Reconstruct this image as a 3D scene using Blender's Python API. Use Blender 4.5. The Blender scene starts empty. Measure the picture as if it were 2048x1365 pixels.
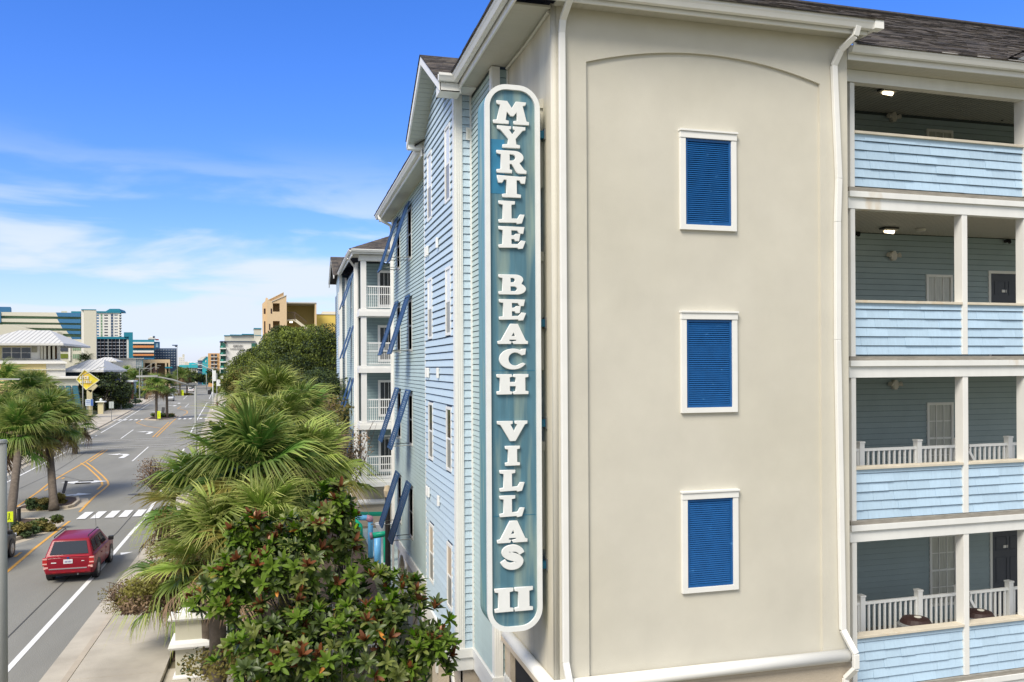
import bpy, bmesh, math, random
import numpy as np
from mathutils import Vector, Matrix, Euler
random.seed(7); RNG = np.random.default_rng(11)
scene = bpy.context.scene
COL = scene.collection
R = math.radians

# ---------------------------------------------------------------- camera
H = 7.9; YAW = R(15.14); F = 1678.0; ROLL = 0.0055
cam_d = bpy.data.cameras.new('camera'); cam = bpy.data.objects.new('camera', cam_d); COL.objects.link(cam)
cam_d.sensor_width = 36; cam_d.lens = 36 * F / 2048; cam_d.clip_end = 6000; cam_d.clip_start = .1
cam_d.shift_y = 51 / 2048
cam.matrix_world = Matrix.Translation((0, 0, H)) @ Matrix.Rotation(-YAW, 4, 'Z') @ Matrix.Rotation(R(90), 4, 'X') @ Matrix.Rotation(-ROLL, 4, 'Z')
scene.camera = cam
FW = (math.sin(YAW), math.cos(YAW)); RT = (math.cos(YAW), -math.sin(YAW))

def at(px, py, x=None, y=None, z=None):
    """survey helper: where the sight line through a photo pixel meets the plane x=, y= or z="""
    u = px - 1024; v = py - 733.5
    u, v = u - ROLL * v, v + ROLL * u
    d = (FW[0] * F + RT[0] * u, FW[1] * F + RT[1] * u, -v)
    t = x / d[0] if x is not None else y / d[1] if y is not None else (z - H) / d[2]
    return Vector((d[0] * t, d[1] * t, H + d[2] * t))

# ---------------------------------------------------------------- sky, sun, exposure
SUN_DIR = Vector((-.66, -.66, 1.0)).normalized()
world = bpy.data.worlds.new("World"); scene.world = world; world.use_nodes = True
nt = world.node_tree; N = nt.nodes; Lk = nt.links
for n in list(N): N.remove(n)
wo = N.new('ShaderNodeOutputWorld'); bg = N.new('ShaderNodeBackground')
sky = N.new('ShaderNodeTexSky'); sky.sky_type = 'NISHITA'; sky.sun_disc = False
sky.sun_elevation = math.asin(SUN_DIR.z); sky.sun_rotation = math.atan2(SUN_DIR.x, SUN_DIR.y)
sky.air_density = 1.0; sky.dust_density = .6; sky.ozone_density = 2.2
hs = N.new('ShaderNodeHueSaturation'); hs.inputs['Saturation'].default_value = 1.2; hs.inputs['Value'].default_value = 1.22
tint = N.new('ShaderNodeMix'); tint.data_type = 'RGBA'; tint.blend_type = 'MULTIPLY'; tint.inputs['Factor'].default_value = 1; tint.inputs['B'].default_value = (.90, .925, 1.32, 1)
Lk.new(sky.outputs[0], tint.inputs['A']); Lk.new(tint.outputs['Result'], hs.inputs['Color'])
tc = N.new('ShaderNodeTexCoord'); sp = N.new('ShaderNodeSeparateXYZ'); Lk.new(tc.outputs['Generated'], sp.inputs[0])
mp = N.new('ShaderNodeMapping'); mp.inputs['Scale'].default_value = (2.2, 2.2, 11.0); mp.inputs['Location'].default_value = (.35, .1, .2)
Lk.new(tc.outputs['Generated'], mp.inputs[0])
nz = N.new('ShaderNodeTexNoise'); nz.inputs['Scale'].default_value = 1.7; nz.inputs['Detail'].default_value = 6; nz.inputs['Roughness'].default_value = .5
nz.inputs['Distortion'].default_value = .35
Lk.new(mp.outputs[0], nz.inputs['Vector'])
cr = N.new('ShaderNodeMapRange'); cr.interpolation_type = 'SMOOTHSTEP'; cr.inputs['From Min'].default_value = .41; cr.inputs['From Max'].default_value = .58
Lk.new(nz.outputs[0], cr.inputs['Value'])
er = N.new('ShaderNodeMapRange'); er.interpolation_type = 'SMOOTHSTEP'
er.inputs['From Min'].default_value = .265; er.inputs['From Max'].default_value = .10; er.inputs['To Min'].default_value = 0; er.inputs['To Max'].default_value = 1.0
Lk.new(sp.outputs['Z'], er.inputs['Value'])
mm = N.new('ShaderNodeMath'); mm.operation = 'MULTIPLY'; Lk.new(cr.outputs[0], mm.inputs[0]); Lk.new(er.outputs[0], mm.inputs[1])
hz = N.new('ShaderNodeMapRange'); hz.interpolation_type = 'SMOOTHSTEP'
hz.inputs['From Min'].default_value = .17; hz.inputs['From Max'].default_value = -.02; hz.inputs['To Max'].default_value = .5
Lk.new(sp.outputs['Z'], hz.inputs['Value'])
mx = N.new('ShaderNodeMath'); mx.operation = 'MAXIMUM'; Lk.new(mm.outputs[0], mx.inputs[0]); Lk.new(hz.outputs[0], mx.inputs[1])
mix = N.new('ShaderNodeMix'); mix.data_type = 'RGBA'
Lk.new(mx.outputs[0], mix.inputs['Factor']); Lk.new(hs.outputs[0], mix.inputs['A']); mix.inputs['B'].default_value = (5.35, 6.0, 6.9, 1)
# thin bright overcast overhead and behind the camera (the photograph's soft neutral light comes from there)
def mrange(src, a, b_, lo, hi):
    m_ = N.new('ShaderNodeMapRange'); m_.interpolation_type = 'SMOOTHSTEP'; m_.inputs['From Min'].default_value = a; m_.inputs['From Max'].default_value = b_
    m_.inputs['To Min'].default_value = lo; m_.inputs['To Max'].default_value = hi; Lk.new(src, m_.inputs['Value']); return m_.outputs[0]
up_ = mrange(sp.outputs['Z'], .44, .80, 0, .85); bk_ = mrange(sp.outputs['Y'], .25, -.45, 0, .85); nz2 = N.new('ShaderNodeTexNoise'); nz2.inputs['Scale'].default_value = 2.6; nz2.inputs['Detail'].default_value = 5
Lk.new(tc.outputs['Generated'], nz2.inputs['Vector']); cl_ = mrange(nz2.outputs[0], .25, .55, .55, 1)
mxx = N.new('ShaderNodeMath'); mxx.operation = 'MAXIMUM'; Lk.new(up_, mxx.inputs[0]); Lk.new(bk_, mxx.inputs[1])
mpp = N.new('ShaderNodeMath'); mpp.operation = 'MULTIPLY'; Lk.new(mxx.outputs[0], mpp.inputs[0]); Lk.new(cl_, mpp.inputs[1])
mix2 = N.new('ShaderNodeMix'); mix2.data_type = 'RGBA'; Lk.new(mpp.outputs[0], mix2.inputs['Factor']); Lk.new(mix.outputs['Result'], mix2.inputs['A']); mix2.inputs['B'].default_value = (4.9, 5.1, 5.15, 1)
Lk.new(mix2.outputs['Result'], bg.inputs['Color']); bg.inputs['Strength'].default_value = .088
Lk.new(bg.outputs[0], wo.inputs[0])
sun_d = bpy.data.lights.new('sun', 'SUN'); sun_d.energy = 2.5; sun_d.angle = R(26); sun_d.color = (1, .92, .80)
sun = bpy.data.objects.new('sun', sun_d); COL.objects.link(sun)
sun.rotation_euler = SUN_DIR.to_track_quat('Z', 'Y').to_euler()
scene.view_settings.view_transform = 'Standard'; scene.view_settings.look = 'None'
scene.view_settings.exposure = 0.75; scene.view_settings.gamma = 1; scene.view_settings.use_curve_mapping = False
try:
    scene.cycles.use_denoising = True; scene.cycles.max_bounces = 6; scene.cycles.diffuse_bounces = 3
    scene.cycles.transparent_max_bounces = 4; scene.cycles.sample_clamp_indirect = 4
except Exception: pass

# ---------------------------------------------------------------- materials
MAT = {}
def mat(name, col, rough=.7, var=0.0, vscale=3.0, bump=0.0, bscale=60.0, metal=0.0, rnd=0.0, col2=None, c2scale=1.0, c2lo=.45, c2hi=.65,
        emit=None, stretch=(1, 1, 1), spec=.4, coat=0.0, back=None, tip=None, trans=0.0):
    if name in MAT: return MAT[name]
    m = bpy.data.materials.new(name); m.use_nodes = True; t = m.node_tree; n = t.nodes; l = t.links
    b = n['Principled BSDF']; b.inputs['Roughness'].default_value = rough; b.inputs['Metallic'].default_value = metal
    b.inputs['Specular IOR Level'].default_value = spec
    if coat: b.inputs['Coat Weight'].default_value = coat; b.inputs['Coat Roughness'].default_value = .06
    c = n.new('ShaderNodeRGB'); c.outputs[0].default_value = (*col, 1); cur = c.outputs[0]
    def coords(scale):
        tcn = n.new('ShaderNodeTexCoord'); mpn = n.new('ShaderNodeMapping'); mpn.inputs['Scale'].default_value = tuple(s for s in stretch)
        geo = n.new('ShaderNodeNewGeometry'); l.new(geo.outputs['Position'], mpn.inputs[0]); return mpn.outputs[0]
    def mixc(fac, a, bcol, mode='MIX'):
        x = n.new('ShaderNodeMix'); x.data_type = 'RGBA'; x.blend_type = mode
        if isinstance(fac, float): x.inputs['Factor'].default_value = fac
        else: l.new(fac, x.inputs['Factor'])
        l.new(a, x.inputs['A'])
        if isinstance(bcol, tuple): x.inputs['B'].default_value = (*bcol, 1)
        else: l.new(bcol, x.inputs['B'])
        return x.outputs['Result']
    if col2:
        tx = n.new('ShaderNodeTexNoise'); tx.inputs['Scale'].default_value = c2scale; tx.inputs['Detail'].default_value = 5; l.new(coords(1), tx.inputs['Vector'])
        mr = n.new('ShaderNodeMapRange'); mr.inputs['From Min'].default_value = c2lo; mr.inputs['From Max'].default_value = c2hi; l.new(tx.outputs[0], mr.inputs['Value'])
        cur = mixc(mr.outputs[0], cur, col2)
    if tip:
        a = n.new('ShaderNodeAttribute'); a.attribute_name = 'tip'
        cur = mixc(a.outputs['Fac'], cur, tip)
    if var:
        tx = n.new('ShaderNodeTexNoise'); tx.inputs['Scale'].default_value = vscale; tx.inputs['Detail'].default_value = 6; tx.inputs['Roughness'].default_value = .6
        l.new(coords(1), tx.inputs['Vector'])
        mr = n.new('ShaderNodeMapRange'); mr.inputs['From Min'].default_value = .25; mr.inputs['From Max'].default_value = .75
        mr.inputs['To Min'].default_value = 1 - var; mr.inputs['To Max'].default_value = 1 + var; l.new(tx.outputs[0], mr.inputs['Value'])
        cb = n.new('ShaderNodeCombineXYZ'); [l.new(mr.outputs[0], cb.inputs[i]) for i in range(3)]
        cur = mixc(1.0, cur, cb.outputs[0], 'MULTIPLY')
    if rnd:
        oi = n.new('ShaderNodeObjectInfo'); mr = n.new('ShaderNodeMapRange'); mr.inputs['To Min'].default_value = 1 - rnd; mr.inputs['To Max'].default_value = 1 + rnd
        l.new(oi.outputs['Random'], mr.inputs['Value']); cb = n.new('ShaderNodeCombineXYZ'); [l.new(mr.outputs[0], cb.inputs[i]) for i in range(3)]
        cur = mixc(1.0, cur, cb.outputs[0], 'MULTIPLY')
    if back:
        g = n.new('ShaderNodeNewGeometry'); cur = mixc(g.outputs['Backfacing'], cur, back)
    l.new(cur, b.inputs['Base Color'])
    if bump:
        tx = n.new('ShaderNodeTexNoise'); tx.inputs['Scale'].default_value = bscale; tx.inputs['Detail'].default_value = 3; l.new(coords(1), tx.inputs['Vector'])
        bp = n.new('ShaderNodeBump'); bp.inputs['Strength'].default_value = bump; bp.inputs['Distance'].default_value = .02
        l.new(tx.outputs[0], bp.inputs['Height']); l.new(bp.outputs[0], b.inputs['Normal'])
    if emit: b.inputs['Emission Color'].default_value = (*emit[0], 1); b.inputs['Emission Strength'].default_value = emit[1]
    if trans:
        b.inputs['Subsurface Weight'].default_value = 0
        tr = n.new('ShaderNodeBsdfTranslucent'); l.new(cur, tr.inputs['Color']); ms = n.new('ShaderNodeMixShader'); ms.inputs[0].default_value = trans
        l.new(b.outputs[0], ms.inputs[1]); l.new(tr.outputs[0], ms.inputs[2]); l.new(ms.outputs[0], n['Material Output'].inputs[0])
    MAT[name] = m; return m

STUCCO = mat('stucco', (.615, .59, .50), .9, var=.06, vscale=1.1, bump=.3, bscale=150, col2=(.595, .57, .475), c2scale=.45)
STUCCO_SIDE = mat('stucco_streaked', (.60, .56, .45), .9, var=.12, vscale=2.2, bump=.3, bscale=150, col2=(.36, .325, .255), c2scale=.7, c2lo=.48, c2hi=.85, stretch=(1, 1.8, .3))
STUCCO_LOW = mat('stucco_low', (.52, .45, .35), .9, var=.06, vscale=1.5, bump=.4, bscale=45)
WHITE = mat('white_trim', (.80, .80, .76), .5, var=.04, vscale=2.5)
WHITE2 = mat('white_rail', (.82, .83, .80), .45, var=.03, vscale=3)
WHITE_WEATH = mat('white_weathered', (.78, .79, .76), .55, var=.06, vscale=3, col2=(.55, .40, .2), c2scale=1.3, c2lo=.66, c2hi=.8, stretch=(1, 1, .3))
WOOD = mat('weathered_wood', (.30, .28, .24), .85, var=.3, vscale=5, stretch=(1, 1, 6))
WOODCAP = mat('rail_cap', (.66, .60, .48), .7, var=.12, vscale=4, col2=(.52, .33, .14), c2scale=1.6, c2lo=.6, c2hi=.75)
LBLUE = mat('light_blue_shake', (.50, .62, .70), .6, var=.07, vscale=9, rnd=.05, stretch=(3, 3, .5), bump=.15, bscale=30)
PANELBLUE = mat('panel_blue_shake', (.46, .62, .76), .6, var=.06, vscale=9, rnd=.05, stretch=(3, 3, .5), bump=.15, bscale=30)
SAGE = mat('sage_siding', (.44, .55, .54), .6, var=.07, vscale=2, rnd=.03, stretch=(1, 1, .6))
TEALGREY = mat('grey_teal_siding', (.33, .42, .43), .6, var=.06, vscale=2, rnd=.03)
GAP = mat('siding_shade_backing', (.05, .08, .13), .9)  # backing darkened so the shade between boards is in its colour
GAPG = mat('siding_shade_backing_grey', (.06, .08, .08), .9)  # grey version, shade of the board gaps coloured in likewise
SHUT = mat('shutter_blue', (.008, .095, .29), .45, var=.12, vscale=7, col2=(.05, .2, .45), c2scale=9, c2lo=.66, c2hi=.78)
SHUTD = mat('shutter_navy', (.028, .075, .175), .5, var=.1, vscale=5)
GLASS = mat('window_glass', (.045, .05, .05), .06, spec=.8, var=.25, vscale=1.2)
GLASSL = mat('window_glass_screen', (.28, .28, .25), .35, var=.1, vscale=2)
BLIND = mat('curtain_pane', (.52, .54, .48), .25, var=.2, vscale=6, stretch=(4, 4, .4), spec=.7)
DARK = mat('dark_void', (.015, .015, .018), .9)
DOOR = mat('door_grey', (.075, .085, .105), .5, var=.05)
ROOF = mat('asphalt_shingle', (.075, .065, .06), .95, var=.45, vscale=7, rnd=.0, col2=(.15, .125, .10), c2scale=5, c2lo=.5, c2hi=.7, stretch=(1, 1, 3), bump=.6, bscale=30)
SOFFIT = mat('soffit', (.55, .54, .47), .7, var=.03)
SOFFD = mat('soffit_corridor', (.60, .59, .52), .7, var=.03)
CONC = mat('concrete', (.50, .455, .37), .9, var=.12, vscale=1.2, bump=.3, bscale=40, col2=(.40, .36, .29), c2scale=.35)
KERB = mat('kerb_concrete', (.46, .40, .31), .9, var=.12, vscale=2, bump=.2)
ASPH = mat('asphalt', (.235, .23, .20), .9, var=.13, vscale=.5, bump=.7, bscale=60, col2=(.28, .272, .24), c2scale=.16, stretch=(1, .25, 1))
PWHITE = mat('paint_white', (.78, .78, .75), .7, var=.06, vscale=8)
PYEL = mat('paint_yellow', (.72, .38, .07), .7, var=.1, vscale=6)
PWORN = mat('paint_worn', (.52, .51, .47), .8, var=.15, vscale=5)
GROUND = mat('ground_soil', (.20, .17, .11), .95, var=.25, vscale=.3, col2=(.10, .13, .05), c2scale=.05)
MULCH = mat('mulch', (.075, .05, .035), .95, var=.4, vscale=8, bump=.8, bscale=20)
SIGNT = mat('sign_teal', (.075, .18, .235), .6, var=.22, vscale=1.4, col2=(.27, .35, .30), c2scale=1.1, c2lo=.46, c2hi=.74, stretch=(5, 5, .45))
SIGNS = mat('sign_teal_side', (.14, .30, .33), .5, var=.2, vscale=1.8, col2=(.34, .44, .36), c2scale=1.2, c2lo=.5, c2hi=.7, stretch=(5, 5, .45))
LETTER = mat('letter_white', (.76, .78, .76), .55, var=.05, vscale=4)
BRACK = mat('bracket_blue', (.02, .17, .28), .5, var=.1)
STEEL = mat('galvanised', (.30, .31, .29), .6, metal=.1, var=.06)
STEELD = mat('dull_steel', (.22, .23, .23), .5, metal=.3, var=.06)
BARK = mat('palm_bark', (.13, .105, .08), .95, var=.35, vscale=5, bump=.8, bscale=14)
BOOT = mat('palm_boots', (.17, .095, .05), .95, var=.35, vscale=8, bump=.6, bscale=20)
OBARK = mat('oak_bark', (.09, .08, .065), .95, var=.3, vscale=5, bump=.6, bscale=14)
FR_G = mat('frond_green', (.10, .215, .035), .5, var=.3, vscale=1.6, rnd=.4, tip=(.48, .46, .13), trans=.25, spec=.35)
FR_L = mat('frond_light', (.22, .32, .05), .55, var=.25, vscale=1.6, rnd=.35, tip=(.52, .50, .17), trans=.25, spec=.35)
FR_Y = mat('frond_yellow', (.28, .26, .05), .6, var=.25, vscale=2, rnd=.3, tip=(.34, .22, .08), trans=.2)
FR_B = mat('frond_dead', (.20, .135, .075), .8, var=.3, vscale=2, rnd=.3, tip=(.25, .16, .10))
MG = mat('magnolia_leaf', (.085, .21, .008), .48, var=.6, vscale=4, back=(.11, .18, .02), trans=.15, spec=.16)
MGL = mat('magnolia_leaf_light', (.20, .36, .015), .4, var=.25, vscale=4, back=(.17, .2, .05), trans=.2)
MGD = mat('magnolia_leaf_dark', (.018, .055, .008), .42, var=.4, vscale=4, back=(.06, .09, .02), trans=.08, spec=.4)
MGR = mat('magnolia_leaf_rust', (.13, .042, .010), .6, var=.5, vscale=6)
MGO = mat('magnolia_leaf_orange', (.55, .22, .03), .6, var=.2, vscale=6)
POD = mat('magnolia_pod', (.48, .26, .16), .7, var=.2, vscale=9)
OAK1 = mat('oak_leaf', (.085, .12, .022), .6, var=.35, vscale=.5, trans=.2)
OAK2 = mat('oak_leaf_light', (.20, .25, .035), .6, var=.3, vscale=.6, trans=.25)
OAK3 = mat('oak_leaf_dark', (.022, .042, .014), .7, var=.3, vscale=.6)
SHR1 = mat('shrub_olive', (.20, .17, .045), .8, var=.35, vscale=1.2, trans=.2)
SHR2 = mat('shrub_brown', (.22, .15, .09), .9, var=.3, vscale=2)
SHR3 = mat('shrub_green', (.05, .085, .025), .7, var=.35, vscale=1.0)
YELF = mat('yellow_flowers', (.55, .45, .03), .6)

# ---------------------------------------------------------------- object helpers
def wloc(o):
    v = Vector((0, 0, 0))
    while o is not None: v += o.location; o = o.parent
    return v
def link(name, me, parent=None, loc=None, rot=None, scale=None, kind=None):
    o = bpy.data.objects.new(name, me); COL.objects.link(o)
    if parent is not None: o.parent = parent
    if loc is not None: o.location = loc
    if rot is not None: o.rotation_euler = rot
    if scale is not None: o.scale = scale
    if kind: o['kind'] = kind
    return o
def thing(name, label, cat, loc=(0, 0, 0), group=None, rotz=0):
    o = bpy.data.objects.new(name, None); COL.objects.link(o); o.location = loc; o.rotation_euler = (0, 0, rotz)
    o.empty_display_size = .2
    o['label'] = label; o['category'] = cat
    if group: o['group'] = group
    return o
def tag(o, label, cat, group=None):
    o['label'] = label; o['category'] = cat
    if group: o['group'] = group
    return o
def copy_tree(o, parent=None):
    c = o.copy(); COL.objects.link(c)
    if parent is not None: c.parent = parent
    for ch in list(o.children): copy_tree(ch, c)
    return c

class MB:
    def __init__(s): s.v = []; s.f = []; s.m = []
    def add(s, vs, fs, mi=0):
        b = len(s.v); s.v += [tuple(v) for v in vs]; s.f += [tuple(i + b for i in f) for f in fs]; s.m += [mi] * len(fs); return s
    def box(s, x0, x1, y0, y1, z0, z1, mi=0):
        return s.add([(x0, y0, z0), (x1, y0, z0), (x1, y1, z0), (x0, y1, z0), (x0, y0, z1), (x1, y0, z1), (x1, y1, z1), (x0, y1, z1)],
                     [(0, 3, 2, 1), (4, 5, 6, 7), (0, 1, 5, 4), (1, 2, 6, 5), (2, 3, 7, 6), (3, 0, 4, 7)], mi)
    def fbox(s, fr, u0, u1, n0, n1, z0, z1, mi=0):
        P = lambda u, n, z: fr.p(u, n, z)
        vs = [P(u0, n0, z0), P(u1, n0, z0), P(u1, n1, z0), P(u0, n1, z0), P(u0, n0, z1), P(u1, n0, z1), P(u1, n1, z1), P(u0, n1, z1)]
        return s.add(vs, [(0, 1, 2, 3), (7, 6, 5, 4), (4, 5, 1, 0), (5, 6, 2, 1), (6, 7, 3, 2), (7, 4, 0, 3)], mi)
    def prism(s, pts, vec, mi=0):
        """pts: 3D polygon, extruded by vec"""
        n = len(pts); vec = Vector(vec); a = [Vector(p) for p in pts]; b = [p + vec for p in a]
        return s.add(a + b, [tuple(range(n))[::-1], tuple(range(n, 2 * n))] + [(i, (i + 1) % n, n + (i + 1) % n, n + i) for i in range(n)], mi)
    def tube(s, pts, r, seg=8, mi=0, cap=True):
        pts = [Vector(p) for p in pts]; n = len(pts); rs = r if isinstance(r, (list, tuple)) else [r] * n
        b = len(s.v); prev = None
        for i, p in enumerate(pts):
            d = (pts[min(i + 1, n - 1)] - pts[max(i - 1, 0)]).normalized()
            ref = prev if prev is not None else (Vector((0, 0, 1)) if abs(d.z) < .9 else Vector((1, 0, 0)))
            a = d.cross(ref).normalized(); c = a.cross(d).normalized(); prev = c
            for k in range(seg):
                t = 2 * math.pi * k / seg; s.v.append(tuple(p + (a * math.cos(t) + c * math.sin(t)) * rs[i]))
        for i in range(n - 1):
            for k in range(seg):
                s.f.append((b + i * seg + k, b + i * seg + (k + 1) % seg, b + (i + 1) * seg + (k + 1) % seg, b + (i + 1) * seg + k)); s.m.append(mi)
        if cap:
            s.f.append(tuple(b + k for k in range(seg))[::-1]); s.m.append(mi)
            s.f.append(tuple(b + (n - 1) * seg + k for k in range(seg))); s.m.append(mi)
        return s
    def beam(s, p0, p1, w, h, mi=0, up=(0, 0, 1)):
        p0 = Vector(p0); p1 = Vector(p1); d = (p1 - p0).normalized(); up = Vector(up)
        a = d.cross(up)
        if a.length < 1e-4: a = d.cross(Vector((1, 0, 0)))
        a = a.normalized() * w / 2; c = a.cross(d).normalized() * h / 2
        vs = [p0 - a - c, p0 + a - c, p0 + a + c, p0 - a + c, p1 - a - c, p1 + a - c, p1 + a + c, p1 - a + c]
        return s.add(vs, [(0, 3, 2, 1), (4, 5, 6, 7), (0, 1, 5, 4), (1, 2, 6, 5), (2, 3, 7, 6), (3, 0, 4, 7)], mi)
    def mesh(s, name, mats, off=Vector((0, 0, 0))):
        me = bpy.data.meshes.new(name)
        me.from_pydata([(v[0] - off[0], v[1] - off[1], v[2] - off[2]) for v in s.v], [], s.f)
        for m in (mats if isinstance(mats, (list, tuple)) else [mats]): me.materials.append(m)
        if any(s.m): me.polygons.foreach_set('material_index', s.m)
        me.update(); return me
    def build(s, name, mats, parent=None, kind=None, smooth=False, fix=False, bev=0):
        me = s.mesh(name, mats, wloc(parent))
        if fix:
            bm = bmesh.new(); bm.from_mesh(me); bmesh.ops.recalc_face_normals(bm, faces=bm.faces); bm.to_mesh(me); bm.free()
        if smooth: me.shade_smooth()
        o = link(name, me, parent, kind=kind)
        if bev:
            md = o.modifiers.new('b', 'BEVEL'); md.width = bev; md.segments = 2; md.limit_method = 'ANGLE'
        return o

class Frame:
    """wall frame: u along the wall, n outwards, z up"""
    def __init__(s, ox, oy, ux, uy, nx, ny): s.o = (ox, oy); s.u = (ux, uy); s.n = (nx, ny)
    def p(s, u, n, z): return Vector((s.o[0] + s.u[0] * u + s.n[0] * n, s.o[1] + s.u[1] * u + s.n[1] * n, z))
    def rot(s): return math.atan2(s.u[1], s.u[0])
def FX(x): return Frame(x, 0, 0, 1, -1, 0)      # wall facing the street (-X); u = world y
def FY(y): return Frame(0, y, 1, 0, 0, -1)      # wall facing the camera (-Y); u = world x

# clapboard / shake pieces: unit-length prisms scaled along u; in local axes x = u, y = outward
def wedge_mesh(exp, gap, t0, t1, mt, sign):
    b = MB(); pr = [(t0, 0), (t0, .004), (t1, exp - gap), (0, exp - gap), (0, 0)]
    b.prism([(0, sign * n, z) for n, z in pr], (1, 0, 0)); me = b.mesh('board', mt)
    bm = bmesh.new(); bm.from_mesh(me); bmesh.ops.recalc_face_normals(bm, faces=bm.faces); bm.to_mesh(me); bm.free(); return me
_wm = {}
def siding(parent, fr, u0, u1, z0, z1, exp, mt, name='siding_board', cuts=(), proud=.022, gap=.010, seg=None, n0=.0, joined=False, zf=None, jit=.0):
    key = (exp, gap, proud, mt.name, fr.n[0] < -.5)
    # outward = -y in local axes when u=+x, = -? handled by sign
    sign = 1 if (fr.u[0] * fr.n[1] - fr.u[1] * fr.n[0]) > 0 else -1
    if key not in _wm: _wm[key] = wedge_mesh(exp, gap, proud, .005, mt, sign)
    me = _wm[key]; L0 = wloc(parent); k = 0; z = z0; acc = MB()
    while z < z1 - exp * .5:
        a, bnd = u0, u1
        if zf: a, bnd = zf(z + exp * .5)
        spans = [(a, bnd)]
        for (ca, cb, cz0, cz1) in cuts:
            if z + exp * .5 > cz0 and z + exp * .5 < cz1:
                ns = []
                for (p, q) in spans:
                    if cb <= p or ca >= q: ns.append((p, q)); continue
                    if ca > p: ns.append((p, ca))
                    if cb < q: ns.append((cb, q))
                spans = ns
        for (p, q) in spans:
            if q - p < .03: continue
            pieces = [(p, q)]
            if seg:
                cut = []; x = p + random.uniform(.3, 1) * seg
                while x < q - .12: cut.append(x); x += seg * random.uniform(.7, 1.35)
                e = [p] + cut + [q]; pieces = [(e[i] + (.004 if i else 0), e[i + 1] - .0) for i in range(len(e) - 1)]
            for (g, h) in pieces:
                if joined:
                    pr = [(proud, 0), (proud, .004), (.005, exp - gap), (0, exp - gap), (0, 0)]
                    b0 = len(acc.v); acc.prism([fr.p(g, n0 + n, z + zz) for n, zz in pr], fr.p(h, 0, 0) - fr.p(g, 0, 0))
                else:
                    P = fr.p(g, n0, z + random.uniform(-jit, jit)); o = link(name, me, parent, P - L0, (0, 0, fr.rot()), (h - g, 1 + (random.uniform(-.25, .25) if seg else 0), 1))
        z += exp; k += 1
    if joined: acc.build(name, mt, parent, kind='stuff', fix=True)

def window(parent, fr, u0, u1, z0, z1, fw=.07, glass=None, head=0, muntin=(0, 0), mid=True, depth=.05, n=0.0, frm=None, sub='window', lower=None, inset=.015):
    frm = frm or WHITE; b = MB(); d = depth
    b.fbox(fr, u0, u0 + fw, n - .01, n + d, z0, z1); b.fbox(fr, u1 - fw, u1, n - .01, n + d, z0, z1)
    b.fbox(fr, u0 + fw, u1 - fw, n - .01, n + d, z0, z0 + fw); b.fbox(fr, u0 + fw, u1 - fw, n - .01, n + d, z1 - fw, z1)
    if head: b.fbox(fr, u0 - .03, u1 + .03, n - .01, n + d + .02, z1 + .002, z1 + head)
    zm = (z0 + z1) / 2
    if mid: b.fbox(fr, u0 + fw, u1 - fw, n, n + d - .012, zm - .02, zm + .02)
    o = b.build(sub, frm, parent, fix=True)
    nx, nz_ = muntin
    for half in ((z0 + fw, zm - .02), (zm + .02, z1 - fw)) if mid else ((z0 + fw, z1 - fw),):
        g = MB().fbox(fr, u0 + fw, u1 - fw, n - .005, n + inset, half[0], half[1])
        gm = glass or GLASS
        if lower and half[0] < zm - .1: gm = lower
        g.build('pane', gm, o, fix=True)
        if nx or nz_:
            mb = MB()
            for i in range(1, nx + 1):
                u = u0 + fw + (u1 - u0 - 2 * fw) * i / (nx + 1); mb.fbox(fr, u - .008, u + .008, n + inset + .001, n + inset + .014, half[0], half[1])
            for i in range(1, nz_ + 1):
                z = half[0] + (half[1] - half[0]) * i / (nz_ + 1); mb.fbox(fr, u0 + fw, u1 - fw, n + inset + .0015, n + inset + .0125, z - .008, z + .008)
            mb.build('muntin', frm, o, fix=True)
    return o

def roof_slope(name, parent, a, b, c, d, course=.14, mt=None, step=.008):
    """a-b eave, d-c ridge; stepped shingle courses, joined"""
    a, b, c, d = map(Vector, (a, b, c, d)); L = max((d - a).length, (c - b).length); n = max(2, int(L / course)); mb = MB()
    nrm = (b - a).cross(d - a)
    if nrm.length < 1e-6: nrm = (b - a).cross(c - a)
    nrm.normalize()
    if nrm.z < 0: nrm = -nrm
    th = nrm * step * 1.6
    for i in range(n):
        t0 = i / n; t1 = (i + 1) / n
        p0 = a.lerp(d, t0); p1 = b.lerp(c, t0); q0 = a.lerp(d, t1); q1 = b.lerp(c, t1)
        w = (p1 - p0).length
        if w < .05: continue
        m = max(1, int(w / .33)); off = random.random()
        ks = [0] + sorted(min(1, max(0, (k + off) / m + random.uniform(-.12, .12) / m)) for k in range(m)) + [1]
        for j in range(len(ks) - 1):
            if ks[j + 1] - ks[j] < 1e-3: continue
            e = nrm * (step * random.choice((.5, 1, 1.5)))
            A = p0.lerp(p1, ks[j]); B = p0.lerp(p1, ks[j + 1]); C = q0.lerp(q1, ks[j + 1]); D = q0.lerp(q1, ks[j])
            mb.add([A + e, B + e, C, D, A - th, B - th], [(0, 1, 2, 3), (4, 5, 1, 0)], random.choice((0, 0, 1, 2)))
    # deck under the shingles
    mb.add([a - th, b - th, c - th, d - th], [(0, 1, 2, 3)] if (c - d).length > .02 else [(0, 1, 2)])
    return mb.build(name, [mt or ROOF, ROOF_B, ROOF_C], parent, kind='stuff', fix=False)
ROOF_B = mat('asphalt_shingle_b', (.11, .095, .08), .95, var=.4, vscale=8, bump=.6, bscale=30)
ROOF_C = mat('asphalt_shingle_c', (.055, .05, .048), .95, var=.4, vscale=8, bump=.6, bscale=30)

# ================================================================= THE SETTING: ground, road, pavements
def sheet(name, pts, z, mt, parent=None, kind='structure'):
    b = MB(); b.add([(x, y, z) for x, y in pts], [tuple(range(len(pts)))]); o = b.build(name, mt, parent, kind=kind); return o
sheet('ground', [(-3000, -300), (3000, -300), (3000, 4500), (-3000, 4500)], 0, GROUND)

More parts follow.
